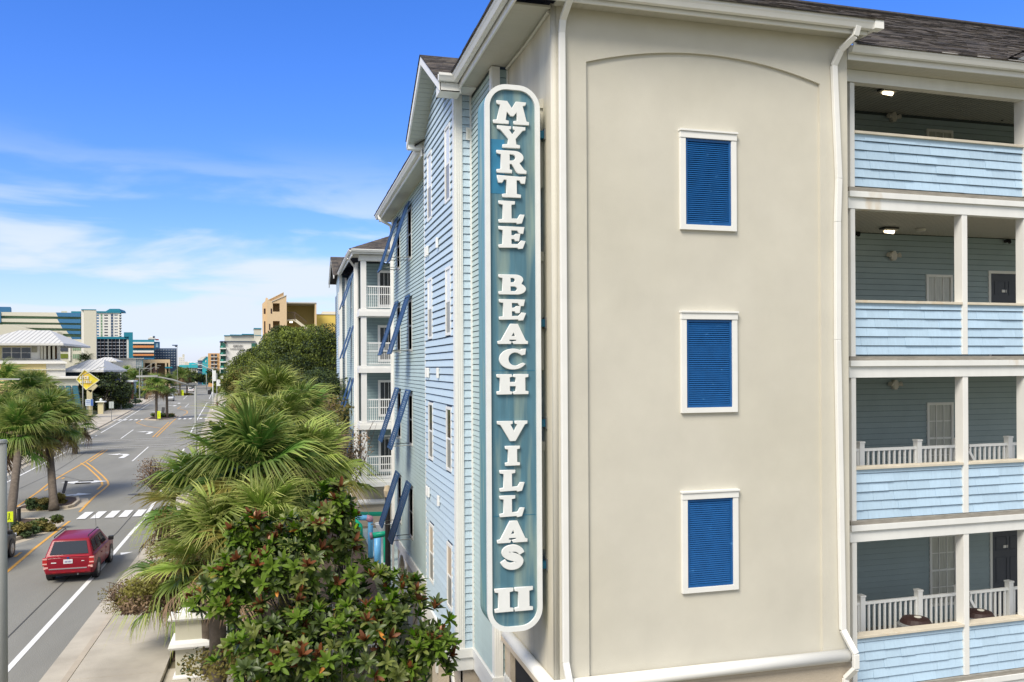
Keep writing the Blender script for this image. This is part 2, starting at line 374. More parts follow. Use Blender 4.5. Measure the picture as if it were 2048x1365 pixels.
def cr(y):   # right kerb line of the boulevard, bends gently to the left
    k = [(-60, -5.42), (40, -5.42), (50, -5.6), (65, -6.45), (100, -8.75), (142, -11.6), (195, -14.9), (240, -17.8), (300, -21.8), (420, -30), (700, -50), (1100, -80), (2500, -190)]
    for (a, b), (c, d) in zip(k, k[1:]):
        if y <= c: return b + (d - b) * (y - a) / (c - a)
    return k[-1][1]
def cl(y):
    k = [(-60, -19.6), (45, -19.6), (65, -20.1), (90, -21.6), (114, -23.3), (143, -25.6), (200, -30.3), (260, -35.3), (420, -48.5), (700, -71), (1100, -104), (2500, -220)]
    for (a, b), (c, d) in zip(k, k[1:]):
        if y <= c: return b + (d - b) * (y - a) / (c - a)
    return k[-1][1]
YS = [-40, 0, 20, 30, 40, 45, 50, 55, 60, 65, 72, 80, 90, 100, 114, 128, 142, 160, 180, 200, 230, 260, 300, 360, 420, 560, 700, 900, 1100, 1500, 2500]
def strip(name, fa, fb, z, mt, ys=YS, parent=None, kind='structure'):
    b = MB(); vs = []; fs = []
    for y in ys: vs += [(fa(y), y, z), (fb(y), y, z)]
    for i in range(len(ys) - 1): fs.append((2 * i, 2 * i + 1, 2 * i + 3, 2 * i + 2))
    b.add(vs, fs); return b.build(name, mt, parent, kind=kind)
road = strip('road', lambda y: cl(y) - .05, lambda y: cr(y) + .05, .004, ASPH)
strip('gutter_pan', lambda y: cr(y) - .62, lambda y: cr(y), .008, CONC, parent=None)
strip('gutter_pan', lambda y: cl(y), lambda y: cl(y) + .5, .008, CONC, parent=None)
def kerb(name, f, w, h, ys, mt=KERB, side=1):
    b = MB(); vs = []; n = len(ys)
    for y in ys:
        x = f(y); vs += [(x, y, 0), (x, y, h), (x + side * w, y, h), (x + side * w, y, 0)]
    fs = []
    for i in range(n - 1):
        for k in range(3): fs.append((4 * i + k, 4 * i + k + 1, 4 * i + 4 + k + 1, 4 * i + 4 + k))
    b.add(vs, fs); return b.build(name, mt, None, kind='structure', fix=True)
kerb('kerb', cr, .16, .14, YS); kerb('kerb', cl, .16, .14, YS, side=-1)
walk = thing('sidewalk', 'x', 'x'); del walk['label']; del walk['category']; walk['kind'] = 'structure'
# right sidewalk: poured slabs, each its own piece near the camera
y = 10.0
while y < 40:
    L = 2.62; b = MB(); x0 = cr(y) + .175; x1 = -3.03
    b.box(x0, x1, y + .012, y + L - .012, .0, .14 + random.uniform(-.004, .004)); b.build('paving_slab', CONC, walk, bev=.006); y += L
strip('sidewalk_far', lambda y: cr(y) + .165, lambda y: cr(y) + 2.6, .138, CONC, [40, 50, 60, 65, 80, 100, 142, 195, 240, 300, 420, 700, 1100])
strip('sidewalk_left', lambda y: cl(y) - 4.2, lambda y: cl(y) - .165, .138, CONC, [-40, 45, 65, 90, 114, 143, 170, 200, 230, 260, 420, 700, 1100])
sheet('pavement', [(-3.0, 8), (-1.3, 8), (-1.3, 23.6), (-3.0, 23.6)], .02, CONC)
strip('side_road', lambda y: cr(y) - .5, lambda y: cr(y) + 30, .012, CONC, [205, 214, 226])
sheet('garden_bed', [(-3.0, 24.2), (3.0, 24.2), (3.3, 41), (2.8, 80), (-4, 80), (-3.6, 60), (-3.0, 41)], .03, MULCH)
sheet('courtyard', [(3.5, 28.4), (24, 28.4), (24, 41.4), (3.5, 41.4)], .035, mat('pool_deck', (.42, .50, .46), .7, var=.15, vscale=.6))

# painted markings
_lc = [0]
def line(pts, w, z, mt, name='lane_line', off=0.0):
    _lc[0] += 1; z += _lc[0] * .0003
    b = MB(); P = [Vector((p[0], p[1])) for p in pts]; n = len(P); vs = []
    for i, p in enumerate(P):
        d = (P[min(i + 1, n - 1)] - P[max(i - 1, 0)]).normalized(); nn = Vector((d.y, -d.x))
        a = p + nn * (off - w / 2); c = p + nn * (off + w / 2); vs += [(a.x, a.y, z), (c.x, c.y, z)]
    b.add(vs, [(2 * i, 2 * i + 1, 2 * i + 3, 2 * i + 2) for i in range(n - 1)])
    return b.build(name, mt, road, kind='structure', fix=True)
G = lambda px, py: tuple(at(px, py, z=0)[:2])
RZ = .012
wl = lambda y: {}.get(y) or (cr(y) - 1.66)
line([(cr(y) - 1.66, y) for y in (-20, 10, 24, 36, 48, 57, 65, 75, 88)], .17, RZ, PWHITE)
line([(cr(y) - 1.80, y) for y in (103, 120, 142, 165, 190, 203)], .16, RZ, PWHITE)
line([(cr(y) - 1.80, y) for y in (228, 260, 300, 420, 700)], .16, RZ, PWHITE)
a0 = [(cr(203) - 1.8, 203), (cr(207) - 1.2, 208), (cr(210) + .6, 212), (cr(212) + 4, 214)]; line(a0, .16, RZ, PWHITE)
line([(cl(y) + 1.35, y) for y in (20, 45, 65, 75, 88.5)], .14, RZ, PWHITE)
line([(cl(y) + 1.30, y) for y in (113, 128, 143, 170, 199)], .14, RZ, PWHITE)
for i in range(6):
    y0 = 91 + i * 3.4; line([(cl(y0) + 1.32, y0), (cl(y0 + 1.2) + 1.32, y0 + 1.2)], .14, RZ, PWHITE)
# yellow lines round the islands
line([(-10.45, 24), (-10.5, 36.9), (-10.68, 41), (-10.82, 48)], .13, RZ, PYEL)
ye = [(-10.98, 50.9), (-11.25, 54.5), (-11.42, 57.2), (-11.5, 60), (-11.62, 62.2), (-12.05, 64.2), (-12.9, 67.2), (-15.0, 74), (-16.2, 77.6)]
line(ye, .13, RZ, PYEL); line([(p[0] - .38, p[1] - (.25 if i > 4 else 0)) for i, p in enumerate(ye[3:])], .13, RZ, PYEL)
yl = [(-14.75, 46), (-14.9, 54), (-15.35, 60), (-15.85, 65), (-16.37, 78), (-17.05, 89)]
line(yl, .13, RZ, PYEL); line([(p[0] + .34, p[1]) for p in yl[4:]], .13, RZ, PYEL)
for (x, y0) in ((-14.5, 52.6), (-14.75, 56.5), (-15.1, 60.5), (-15.5, 66.5), (-11.2, 53.2), (-11.0, 39.5), (-10.95, 34)):
    line([(x, y0), (x - .02, y0 + .9)], .12, RZ, PYEL)
line([(-14.3, 103.7), (-15.2, 118), (-16.2, 134), (-16.5, 140.5)], .13, RZ, PYEL); line([(-14.7, 103.7), (-15.6, 118), (-16.5, 132)], .13, RZ, PYEL)
line([(-15.4, 118), (-18.4, 124), (-20.9, 132), (-21.3, 140), (-20.8, 152)], .13, RZ, PYEL)
line([(-16.5, 150), (-16.6, 157), (-17.6, 166), (-20.4, 176), (-20.8, 186)], .13, RZ, PYEL)
line([(-12.6, 77.5), (-13.3, 91)], .12, RZ, PWHITE); line([(-17.9, 102.8), (-18.95, 117.4)], .12, RZ, PWHITE)
line([(-19.6, 181.6), (-20.7, 199)], .13, RZ, PWHITE); line([(-25, 228), (-27.6, 262)], .13, RZ, PWHITE); line([(-28.5, 270), (-33.6, 330)], .14, RZ, PWHITE)
# brick crossing bands edged by thin white lines
for (ya, yb, x0, x1) in ((89.6, 91.9, -20.6, -9.5), (91.3, 94.0, -20.9, -9.4), (98.2, 100.4, -21.8, -10.2), (100.2, 102.5, -22.0, -10.4)):
    line([(x0, ya), (x1, yb)], .14, RZ, PWHITE)
sheet('crossing_band', [(-20.7, 89.8), (-9.4, 92.1), (-9.35, 93.8), (-20.8, 91.1)], .0085, mat('crossing_brick', (.225, .215, .185), .9, var=.15, vscale=3))
sheet('crossing_band', [(-21.8, 98.4), (-10.1, 100.5), (-10.3, 102.3), (-22.0, 100.0)], .0085, MAT['crossing_brick'])
# crosswalk bars, near
for px in (155, 181, 208, 234, 261):
    a = at(px, 1038, z=0); b_ = at(px + 15.5, 1038, z=0); c = at(px + 33.5, 1026, z=0); d = at(px + 20, 1026, z=0)
    w = .44; x = a.x; b = MB().add([(x, 48.35, RZ + .024), (x + w, 48.35, RZ + .024), (x + w - .03, 50.6, RZ + .024), (x - .03, 50.6, RZ + .024)], [(0, 1, 2, 3)])
    b.build('crosswalk_bar', PWHITE, road, kind='structure')
for i in range(18):   # far crosswalk
    x = -25.4 + i * .78
    if -20.9 < x < -16.6: continue
    MB().add([(x, 138.3, RZ + .024), (x + .4, 138.3, RZ + .024), (x + .3, 141.2, RZ + .024), (x - .1, 141.2, RZ + .024)], [(0, 1, 2, 3)]).build('crosswalk_bar', PWHITE, road, kind='structure')
# turn arrows
def arrow(cx, cy, both=False, s=1.0, flip=1, rot=0.0):
    o = [(.25, -2.2), (.25, -.1), (.1, .45), (-.3, .75), (-.3, .35), (-1.3, .95), (-.3, 1.6), (-.3, 1.2), (.35, 1.0), (.7, .35), (.7, -2.2)]
    if both: o = [(-1.5, .6), (-.5, 0.0), (-.5, .4), (.5, .4), (.5, 0), (1.5, .6), (.5, 1.2), (.5, .8), (-.5, .8), (-.5, 1.2)]
    c, sn = math.cos(rot), math.sin(rot)
    pts = [(cx + (x * c - yy * sn) * s * flip, cy + (x * sn + yy * c) * s * 1.15, RZ + .024) for x, yy in o]
    bm = bmesh.new(); f = bm.faces.new([bm.verts.new(p) for p in pts]); bmesh.ops.triangulate(bm, faces=[f]); bmesh.ops.recalc_face_normals(bm, faces=bm.faces)
    me = bpy.data.meshes.new('turn_arrow'); bm.to_mesh(me); bm.free(); me.materials.append(PWHITE); me.name = 'turn_arrow'
    link('turn_arrow', me, road, kind='structure')
arrow(-14.45, 82.8, s=1.0); arrow(-13.5, 63.4, both=True, s=1.0); arrow(-13.0, 56.8, s=.95, flip=-1); arrow(-16.5, 111.5, s=1.1)
arrow(-22.3, 163, s=1.2); arrow(-21.2, 155, s=1.2, flip=-1); arrow(-23, 190, s=1.2); arrow(-23.6, 203, s=1.2); MB().add([(-6.75, 38.6, RZ), (-6.35, 39.15, RZ), (-6.85, 39.1, RZ)], [(0, 1, 2)]).build('turn_arrow', PWHITE, road, kind='structure')
TAR = mat('tar_seam', (.09, .088, .08), .8)
for pts_ in ([(-7.9, 24), (-7.95, 33), (-7.85, 44), (-8.0, 50)], [(-10.9, 50.2), (-5.7, 50.6)], [(-9.2, 58), (-9.5, 70), (-10.9, 88)], [(-13.2, 64), (-17.5, 71)], [(-16.9, 52), (-17.0, 70), (-18.3, 88)]): line(pts_, .035, .0065, TAR, 'tar_seam')
line([(-8.9, 25), (-8.95, 29.5)], .9, .0055, mat('asphalt_patch', (.19, .186, .165), .9, var=.15, vscale=2), 'road_patch'); line([(-9.3, 66), (-9.9, 72)], 1.4, .0055, MAT['asphalt_patch'], 'road_patch')
# drain cover, rubber patch
MB().tube([(-9.2, 57, .006), (-9.2, 57, .013)], .35, 20).build('manhole_cover', mat('iron', (.10, .10, .10), .7, metal=.4), road, kind='structure')

# median islands
def island(pts, name, label_h=.15):
    root = thing(name, 'x', 'x', (pts[0][0], pts[0][1], 0)); del root['label']; del root['category']; root['kind'] = 'structure'
    P = [Vector((p[0], p[1])) for p in pts]; n = len(P); c = sum(P, Vector((0, 0))) / n; ins = []
    for i in range(n):
        d1 = (P[i] - P[i - 1]).normalized(); d2 = (P[(i + 1) % n] - P[i]).normalized(); t = (d1 + d2).normalized(); nn = Vector((-t.y, t.x))
        if (c - P[i]).dot(nn) < 0: nn = -nn
        ins.append(P[i] + nn * .17)
    b = MB(); vs = []
    for i in range(n): vs += [(P[i].x, P[i].y, 0), (P[i].x, P[i].y, .16), (ins[i].x, ins[i].y, .16), (ins[i].x, ins[i].y, 0)]
    fs = []
    for i in range(n):
        j = (i + 1) % n
        for k in range(3): fs.append((4 * i + k, 4 * i + k + 1, 4 * j + k + 1, 4 * j + k))
    b.add(vs, fs); b.build('kerb', KERB, root, fix=True, bev=.02)
    out = []
    for i in range(n):
        v = (P[i] - ins[i]).normalized() * .5; out.append(P[i] + v)
    b = MB(); b.add([(p.x, p.y, .0085) for p in out], [tuple(range(n))]); b.build('gutter', KERB, root)
    b = MB(); b.add([(p.x, p.y, .13) for p in ins], [tuple(range(n))]); b.build('soil', MULCH, root)
    return root
island([(-14.45, 52.0), (-11.9, 52.4), (-11.68, 52.9), (-11.75, 54.6), (-12.1, 56.0), (-12.9, 56.6), (-13.6, 56.2), (-14.6, 53.2)], 'median_island')
island([(-14.4, 49.2), (-12.0, 48.5), (-11.5, 47.6), (-11.5, 45.6), (-11.85, 43.6), (-12.5, 41.9), (-13.4, 41.0), (-14.2, 41.2), (-14.6, 43)], 'median_island')
island([(-20.6, 139), (-19, 137.4), (-17.6, 138.2), (-16.8, 141), (-16.9, 147), (-18.2, 151), (-20.2, 150), (-20.8, 144)], 'median_island')
island([(-32, 262), (-29.6, 260.5), (-27.4, 262), (-27.4, 272), (-29, 276), (-31.6, 272)], 'median_island')

# ================================================================= BUILDING A (the near one)
A = thing('apartment_building', 'beige and light blue four storey apartment building carrying the tall vertical name board', 'building', (3.81, 11.73, 0))
SH = .0
# --- beige block
core = MB().box(4.0, 8.84, 11.775, 14.9, 0, 13.30).box(3.75, 8.84, 14.9, 28.15, 0, 13.0).box(8.84, 30, 15.06, 28, 0, 13.35)
wall = core.build('front_wall', STUCCO, A)
fy = FY(11.73); b = MB()
xl, xr, zt = 4.34, 8.33, 13.22
b.box(3.81, xl, 11.73, 11.7745, 3.2, zt); b.box(xr, 8.84, 11.73, 11.7745, 3.2, zt)
arc = [(xl, 12.43)]
for i in range(0, 25):
    t = i / 24; x = xl + (xr - xl) * t; z = 12.42 + .29 * (1 - (2 * t - 1) ** 2)
    arc.append((x, z))
arc.append((xr, 12.43))
for (x0, z0), (x1, z1) in zip(arc[1:], arc[2:]):
    if x1 - x0 > 1e-4: b.add([(x0, 11.73, z0), (x1, 11.73, z1), (x1, 11.73, zt), (x0, 11.73, zt), (x0, 11.7745, z0), (x1, 11.7745, z1)], [(0, 1, 2, 3), (4, 5, 1, 0)])
b.build('arch_surround', STUCCO, A)
MB().box(3.805, 4.0, 11.78, 14.27, 0, 13.25).build('side_wall', STUCCO_SIDE, A)
MB().tube([(3.845, 11.765, 3.3), (3.845, 11.765, 13.2)], .05, 10).build('corner_bead', STUCCO, A, smooth=True)
# lower front, lintel and dark slot under the ledge
b = MB().box(3.9, 8.84, 11.70, 11.772, 0, 3.06); b.build('lower_wall', STUCCO_LOW, A)
MB().box(3.9, 8.8, 11.66, 11.70, 3.06, 3.13).build('lintel_strip', STUCCO_LOW, A)  # strip in the same stucco as the lower wall
w = MB().box(5.42, 5.62, 11.67, 11.699, 2.1, 3.0).build('window', WHITE, A); MB().box(5.45, 5.59, 11.66, 11.669, 2.15, 2.97).build('pane', DARK, w)
# bullnose ledge, front and side
b = MB(); b.tube([(3.70, 11.64, 3.22), (8.80, 11.64, 3.22)], .10, 16); b.build('ledge', WHITE, A, smooth=True)
b = MB(); b.tube([(3.72, 11.62, 3.22), (3.72, 14.2, 3.22)], .10, 16); b.build('ledge', WHITE, A, smooth=True)
MB().box(3.62, 3.80, 11.75, 14.25, 3.12, 3.20).build('ledge_base', STUCCO_LOW, A)
# flat black panel stands for the unlit garage below the side ledge; picket fence
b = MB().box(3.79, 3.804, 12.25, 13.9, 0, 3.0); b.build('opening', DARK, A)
b = MB().box(3.70, 3.803, 13.9, 14.27, 0, 3.1).box(3.70, 3.803, 11.75, 12.2, 0, 3.1); b.build('pier', STUCCO_LOW, A)
pf = MB().beam((3.64, 11.9, 2.35), (3.64, 14.0, 2.35), .04, .05).beam((3.64, 11.9, 1.5), (3.64, 14.0, 1.5), .04, .05).build('picket_rail', WHITE2, A)
pk_me = MB().box(-.018, .018, -.018, .018, 1.3, 2.62).add([(-.018, -.018, 2.62), (.018, -.018, 2.62), (.018, .018, 2.62), (-.018, .018, 2.62), (0, 0, 2.68)], [(0, 1, 4), (1, 2, 4), (2, 3, 4), (3, 0, 4)]).mesh('picket', WHITE2)
for i in range(17): link('picket', pk_me, pf, Vector((3.61, 11.98 + i * .12, 0)) - wloc(pf))
# --- three louvred windows on the front
slat_me = MB().add([(0, 0, 0), (1, 0, 0), (1, .016, .026), (0, .016, .026), (0, .006, -.004), (1, .006, -.004)], [(0, 1, 2, 3), (1, 0, 4, 5)]).mesh('slat', SHUT)
for zt_, zb in ((11.53, 9.99), (8.74, 7.17), (5.97, 4.40)):
    x0, x1 = 5.865, 6.825; f2 = FY(11.775)
    b = MB(); b.fbox(f2, x0, x0 + .09, -.004, .05, zb, zt_ - .13); b.fbox(f2, x1 - .09, x1, -.004, .05, zb, zt_ - .13)
    b.fbox(f2, x0 + .09, x1 - .09, -.004, .05, zb, zb + .08); b.fbox(f2, x0 - .003, x1 + .003, -.004, .06, zt_ - .129, zt_ - .03); b.fbox(f2, x0 - .015, x1 + .015, -.004, .08, zt_ - .029, zt_)
    wf = b.build('window_frame', WHITE, A, fix=True, bev=.003)
    a0, a1, c0, c1 = x0 + .092, x1 - .092, zb + .082, zt_ - .132
    b = MB(); b.fbox(f2, a0, a0 + .035, -.004, .03, c0, c1); b.fbox(f2, a1 - .035, a1, -.004, .03, c0, c1); b.fbox(f2, a0 + .035, a1 - .035, -.004, .03, c0, c0 + .045); b.fbox(f2, a0 + .035, a1 - .035, -.004, .03, c1 - .04, c1)
    b.fbox(f2, a0 + .03, a1 - .03, -.004, .002, c0 + .03, c1 - .03, 1)
    sf = b.build('shutter', [SHUT, mat('shutter_back', (.003, .02, .08), .8)], A, fix=True)
    n = 39; zz0 = c0 + .05; pitch = (c1 - .045 - zz0) / n
    for i in range(n): link('slat', slat_me, sf, Vector((a0 + .036, 11.775 - .024, zz0 + i * pitch + .004)) - wloc(sf), None, (a1 - a0 - .072, 1, pitch / .034))
# side-wall windows behind the sign
for z0, z1 in ((10.62, 11.82), (7.84, 9.5), (5.12, 6.62)):
    window(A, FX(3.805), 12.2, 13.1, z0, z1, fw=.09, glass=DARK, head=.14, frm=STUCCO, mid=True, depth=.04, inset=.005)
# --- eaves of the block
def gutter(parent, p0, p1, out, name='gutter', w=.13, h=.13):
    """p0,p1: inner top line; out: unit vector pointing outwards"""
    out = Vector(out); pr = [(0, -h), (w * .62, -h), (w * .85, -h * .55), (w, -h * .35), (w, 0), (w - .02, 0), (w - .02, -h * .25), (.02, -h * .25), (.02, 0), (0, 0)]
    p0 = Vector(p0); p1 = Vector(p1); b = MB(); b.prism([p0 + out * n + Vector((0, 0, z)) for n, z in pr], p1 - p0)
    return b.build(name, WHITE, parent, fix=True)
gutter(A, (3.01, 11.37, 13.33), (9.13, 11.37, 13.33), (0, -1, 0)); gutter(A, (3.14, 11.24, 13.33), (3.14, 15.32, 13.33), (-1, 0, 0)); gutter(A, (9.0, 11.24, 13.33), (9.0, 12.4, 13.33), (1, 0, 0))
MB().box(3.17, 8.97, 11.40, 11.43, 13.14, 13.33).box(3.17, 3.20, 11.431, 15.9, 13.10, 13.33).box(8.94, 8.97, 11.431, 13.0, 13.14, 13.33).build('fascia', WHITE, A)
def soffit(parent, x0, x1, y0, y1, z, along, mt=SOFFIT, w=.105, name='soffit'):
    b = MB()
    if along == 'y':
        x = x0
        while x < x1 - .01: b.box(x + .004, min(x + w, x1), y0, y1, z, z + .02); x += w
    else:
        y_ = y0
        while y_ < y1 - .01: b.box(x0, x1, y_ + .004, min(y_ + w, y1), z, z + .02); y_ += w
    b.box(x0, x1, y0, y1, z + .012, z + .03); return b.build(name, mt, parent)
soffit(A, 3.83, 8.93, 11.432, 11.725, 13.19, 'y'); soffit(A, 8.842, 8.935, 11.726, 13, 13.19, 'x'); soffit(A, 3.205, 3.80, 11.74, 15.9, 13.17, 'x')
MB().tube([(3.78, 11.8, 13.13), (3.79, 13.0, 13.10), (3.775, 14.2, 13.12)], .025, 6).build('cable', SOFFD, A)
# hip roof over the block and main roofs
RF = thing('x', 'x', 'x'); bpy.data.objects.remove(RF)
zE = 13.34; p = .577
ap = (6.06, 14.25, zE + 3.06 * p)
roof_slope('shingle', A, (2.98, 11.2, zE - .01), (9.15, 11.2, zE - .01), ap, ap)
roof_slope('shingle', A, (2.98, 16.8, zE - .01), (2.98, 11.2, zE - .01), ap, (6.06, 17.5, zE + 3.06 * p))
roof_slope('shingle', A, (9.15, 11.2, zE - .01), (9.15, 12.2, zE - .01), (6.06, 17.5, zE + 3.06 * p), ap)
zW = 13.06
roof_slope('shingle', A, (8.9, 11.55, zW), (30, 11.55, zW), (30, 17.6, zW + 6.05 * p), (7.5, 17.6, zW + 6.05 * p), course=.15)
MB().tube([(7.5, 17.6, zW + 6.05 * p + .03), (30, 17.6, zW + 6.05 * p + .03)], .06, 6).build('ridge_cap', ROOF_C, A)
roof_slope('shingle', A, (2.95, 28.8, 13.06), (2.95, 19.4, 13.06), (9, 17.6, 13.06 + 6.05 * p), (9, 22.8, 13.06 + 6.05 * p))
roof_slope('shingle', A, (15, 28.8, 13.06), (2.95, 28.8, 13.06), (9, 22.8, 13.06 + 6.05 * p), (9, 22.8, 13.06 + 6.05 * p))
# white dormer cheek at the far right of the roof
b = MB(); b.prism([(12.15, 11.75, 13.12), (13.6, 11.75, 13.12), (13.6, 11.75, 13.75)], (0, 1.2, 0)); b.build('dormer_gable', WHITE, A, fix=True)
roof_slope('shingle', A, (11.95, 11.6, 13.12), (11.95, 12.0, 13.12), (13.6, 12.0, 13.86), (13.6, 11.6, 13.86))
# downspouts
def pipe(parent, pts, w=.095, d=.07, name='downspout', mt=None):
    b = MB()
    for i in range(len(pts) - 1): b.beam(pts[i], pts[i + 1], w, d, up=(0, -1, 0) if abs(Vector(pts[i + 1] - Vector(pts[i])).normalized().z) > .3 else (0, 0, 1))
    return b.build(name, mt or WHITE, parent, bev=.008)
V = Vector
pipe(A, [V((3.98, 11.30, 13.22)), V((3.965, 11.45, 13.12)), V((3.955, 11.66, 12.98)), V((3.945, 11.685, 12.8)), V((3.955, 11.685, 3.55)), V((3.97, 11.48, 3.18)), V((3.975, 11.66, 2.8)), V((3.975, 11.66, .1))])
pipe(A, [V((8.72, 11.30, 13.22)), V((8.70, 11.34, 13.08)), V((8.60, 11.56, 12.93)), V((8.56, 11.685, 12.72)), V((8.64, 11.685, 10.9)), V((8.61, 11.685, 10.2)), V((8.60, 11.685, 8.3)), V((8.67, 11.685, 3.62)), V((8.77, 11.50, 3.28)), V((8.77, 11.50, 3.05)), V((8.70, 11.66, 2.84)), V((8.68, 11.66, .1))])
# --- projecting bay pieces towards the street
FACE_T = 13.17; BOT = 2.47
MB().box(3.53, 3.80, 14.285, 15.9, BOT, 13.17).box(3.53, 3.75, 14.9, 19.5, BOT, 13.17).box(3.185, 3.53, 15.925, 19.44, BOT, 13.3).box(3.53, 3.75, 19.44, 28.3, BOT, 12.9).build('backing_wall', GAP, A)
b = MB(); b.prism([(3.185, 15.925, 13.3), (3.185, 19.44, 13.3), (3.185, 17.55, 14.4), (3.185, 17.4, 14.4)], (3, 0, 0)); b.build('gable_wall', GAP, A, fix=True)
# narrow grey face at y=14.27
pnl = MB().box(3.67, 3.805, 14.275, 14.284, BOT, 13.1).build('return_wall', GAPG, A)
siding(pnl, FY(14.275), 3.665, 3.795, BOT, 13.12, .148, mat('grey_shake', (.30, .40, .42), .6, var=.08, vscale=6, rnd=.05), name='shingle')
b = MB().box(3.505, 3.55, 14.235, 14.40, BOT, 13.15).box(3.55, 3.66, 14.235, 14.274, BOT, 13.15)
for k in range(3): b.box(3.525 + k * .04, 3.54 + k * .04, 14.228, 14.2349, BOT, 13.12)
b.build('corner_board', WHITE, A)
MB().box(3.785, 3.806, 14.23, 14.274, 3.3, 13.1).build('trim_board', WHITE, A)
# sage siding, first recess
w1 = MB().box(3.52, 3.529, 14.405, 15.85, BOT, 13.15).build('sage_wall', GAPG, A)
siding(w1, FX(3.52), 14.40, 15.86, BOT + .02, 13.14, .105, SAGE, proud=.018, gap=.012)
# blue shake return face y=15.9
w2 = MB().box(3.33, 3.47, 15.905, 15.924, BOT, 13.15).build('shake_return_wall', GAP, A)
siding(w2, FY(15.905), 3.325, 3.475, BOT, 13.14, .151, LBLUE, name='shingle', proud=.024, gap=.011)
b = MB().box(3.155, 3.185, 15.87, 16.02, BOT - .1, 13.25).box(3.185, 3.325, 15.87, 15.904, BOT - .1, 13.14)
for k in range(3): b.box(3.20 + k * .04, 3.215 + k * .04, 15.862, 15.8699, BOT, 13.1)
b.box(3.475, 3.51, 15.86, 15.92, BOT, 13.15); b.build('corner_board', WHITE, A)
# small framed vent on the return face
v_ = MB().box(3.40, 3.49, 15.855, 15.875, 12.28, 12.52).build('vent', WHITE, A); MB().box(3.425, 3.475, 15.85, 15.8549, 12.31, 12.49).build('louvre', SOFFD, v_)
# bay wall with eight windows
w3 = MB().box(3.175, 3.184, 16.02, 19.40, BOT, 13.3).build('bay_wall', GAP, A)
wins = []
for (z0, z1) in ((11.20, 12.72), (8.53, 9.90), (5.82, 7.10), (3.06, 4.36)):
    wins += [(16.25, 16.80, z0, z1), (18.40, 18.98, z0, z1)]
def bayspan(z):
    if z < 13.25: return (16.02, 19.40)
    h = (14.36 - z) / .6; return (max(16.02, 17.5 - h), min(19.40, 17.5 + h))
siding(w3, FX(3.175), 16.02, 19.40, BOT, 14.3, .151, LBLUE, proud=.028, gap=.022, cuts=wins, zf=bayspan)
for i, (a, c, z0, z1) in enumerate(wins):
    window(A, FX(3.175), a, c, z0, z1, fw=.055, glass=(mat('white_pane', (.72, .75, .74), .3) if i < 4 else GLASS if i < 6 else mat('warm_pane', (.55, .45, .33), .3)),
           depth=.03, lower=GLASSL, inset=.012, frm=WHITE)
for zz in (10.42, 7.66, 4.95, 5.0):
    for yy in (19.05, 18.8, 17.55):
        if zz == 5.0: continue
        vt = MB().box(3.10, 3.15, yy, yy + .10, zz, zz + .22).build('vent_hood', WHITE, A, bev=.01)
MB().box(3.155, 3.19, 19.40, 19.47, BOT, 13.2).build('trim_board', WHITE, A)
# gable roof over the bay: rake boards, soffits, shingles
gz, gp = 14.46, .577; ye0, ye1 = 15.35, 19.68; yp = 17.5
zl = gz - (yp - ye0) * gp; zr = gz - (ye1 - yp) * gp
roof_slope('shingle', A, (2.76, ye0, zl), (7, ye0, zl), (7, yp, gz), (2.76, yp, gz))
roof_slope('shingle', A, (7, ye1, zr), (2.76, ye1, zr), (2.76, yp, gz), (7, yp, gz))
b = MB()
for (ya, za, yb, zb) in ((ye0, zl, yp, gz), (ye1, zr, yp, gz)):
    b.prism([(2.78, ya, za - .03), (2.78, yb, zb - .03), (2.78, yb, zb - .21), (2.78, ya, za - .19)], (.035, 0, 0))
b.build('rake_board', WHITE, A, fix=True)
b = MB()
for (ya, za, s) in ((ye0, zl, 1), (ye1, zr, -1)):
    L = abs(yp - ya); n = int(L / .105)
    for i in range(n):
        t0 = i / n; t1 = (i + .93) / n
        q = lambda t, dz: (ya + (yp - ya) * t, za + (gz - za) * t - .20 + dz)
        (yA, zA), (yB, zB) = q(t0, 0), q(t1, 0); b.prism([(2.815, yA, zA), (2.815, yB, zB), (2.815, yB, zB + .02), (2.815, yA, zA + .02)], (.36, 0, 0))
b.build('rake_soffit', mat('sage_soffit', (.42, .45, .40), .7), A, fix=True)
MB().box(2.80, 3.2, ye1 - .16, ye1, zr - .21, zr - .03).build('eave_return', WHITE, A)
MB().box(2.80, 3.2, ye0, ye0 + .40, zl - .20, zl - .04).box(3.2, 3.5, ye0 + .05, ye0 + .5, 13.14, 13.2).build('eave_return', WHITE, A)
gutter(A, (2.76, ye0 - .0, zl + .10), (3.14, ye0 - .0, zl + .10), (0, -1, 0))
# --- section two: sage siding, storm shutters, eave
w4 = MB().box(3.52, 3.529, 19.46, 28.15, BOT - .1, 12.86).build('sage_wall', GAPG, A)
S2 = [(23.85, 24.6), (26.35, 27.1)]
cuts = []
for (ya, yb) in S2:
    for z in (11.0, 8.35, 5.63, 2.95): cuts.append((ya, yb, z, z + 1.55))
siding(w4, FX(3.52), 19.48, 27.95, BOT - .08, 12.86, .105, SAGE, proud=.018, gap=.014, cuts=cuts)
MB().box(3.48, 3.53, 27.95, 28.3, BOT - .1, 12.9).box(3.53, 3.75, 28.15, 28.3, BOT - .1, 12.9).build('corner_board', WHITE, A)
gutter(A, (3.10, 19.7, 13.05), (3.10, 28.75, 13.05), (-1, 0, 0)); MB().box(3.10, 3.13, 19.5, 28.7, 12.84, 13.04).box(3.13, 9, 28.67, 28.7, 12.84, 13.04).build('fascia', WHITE, A)
gutter(A, (3.0, 28.7, 13.05), (9, 28.7, 13.05), (0, 1, 0))
soffit(A, 3.135, 3.53, 19.5, 28.66, 12.86, 'x'); soffit(A, 3.53, 9, 28.16, 28.66, 12.86, 'y')
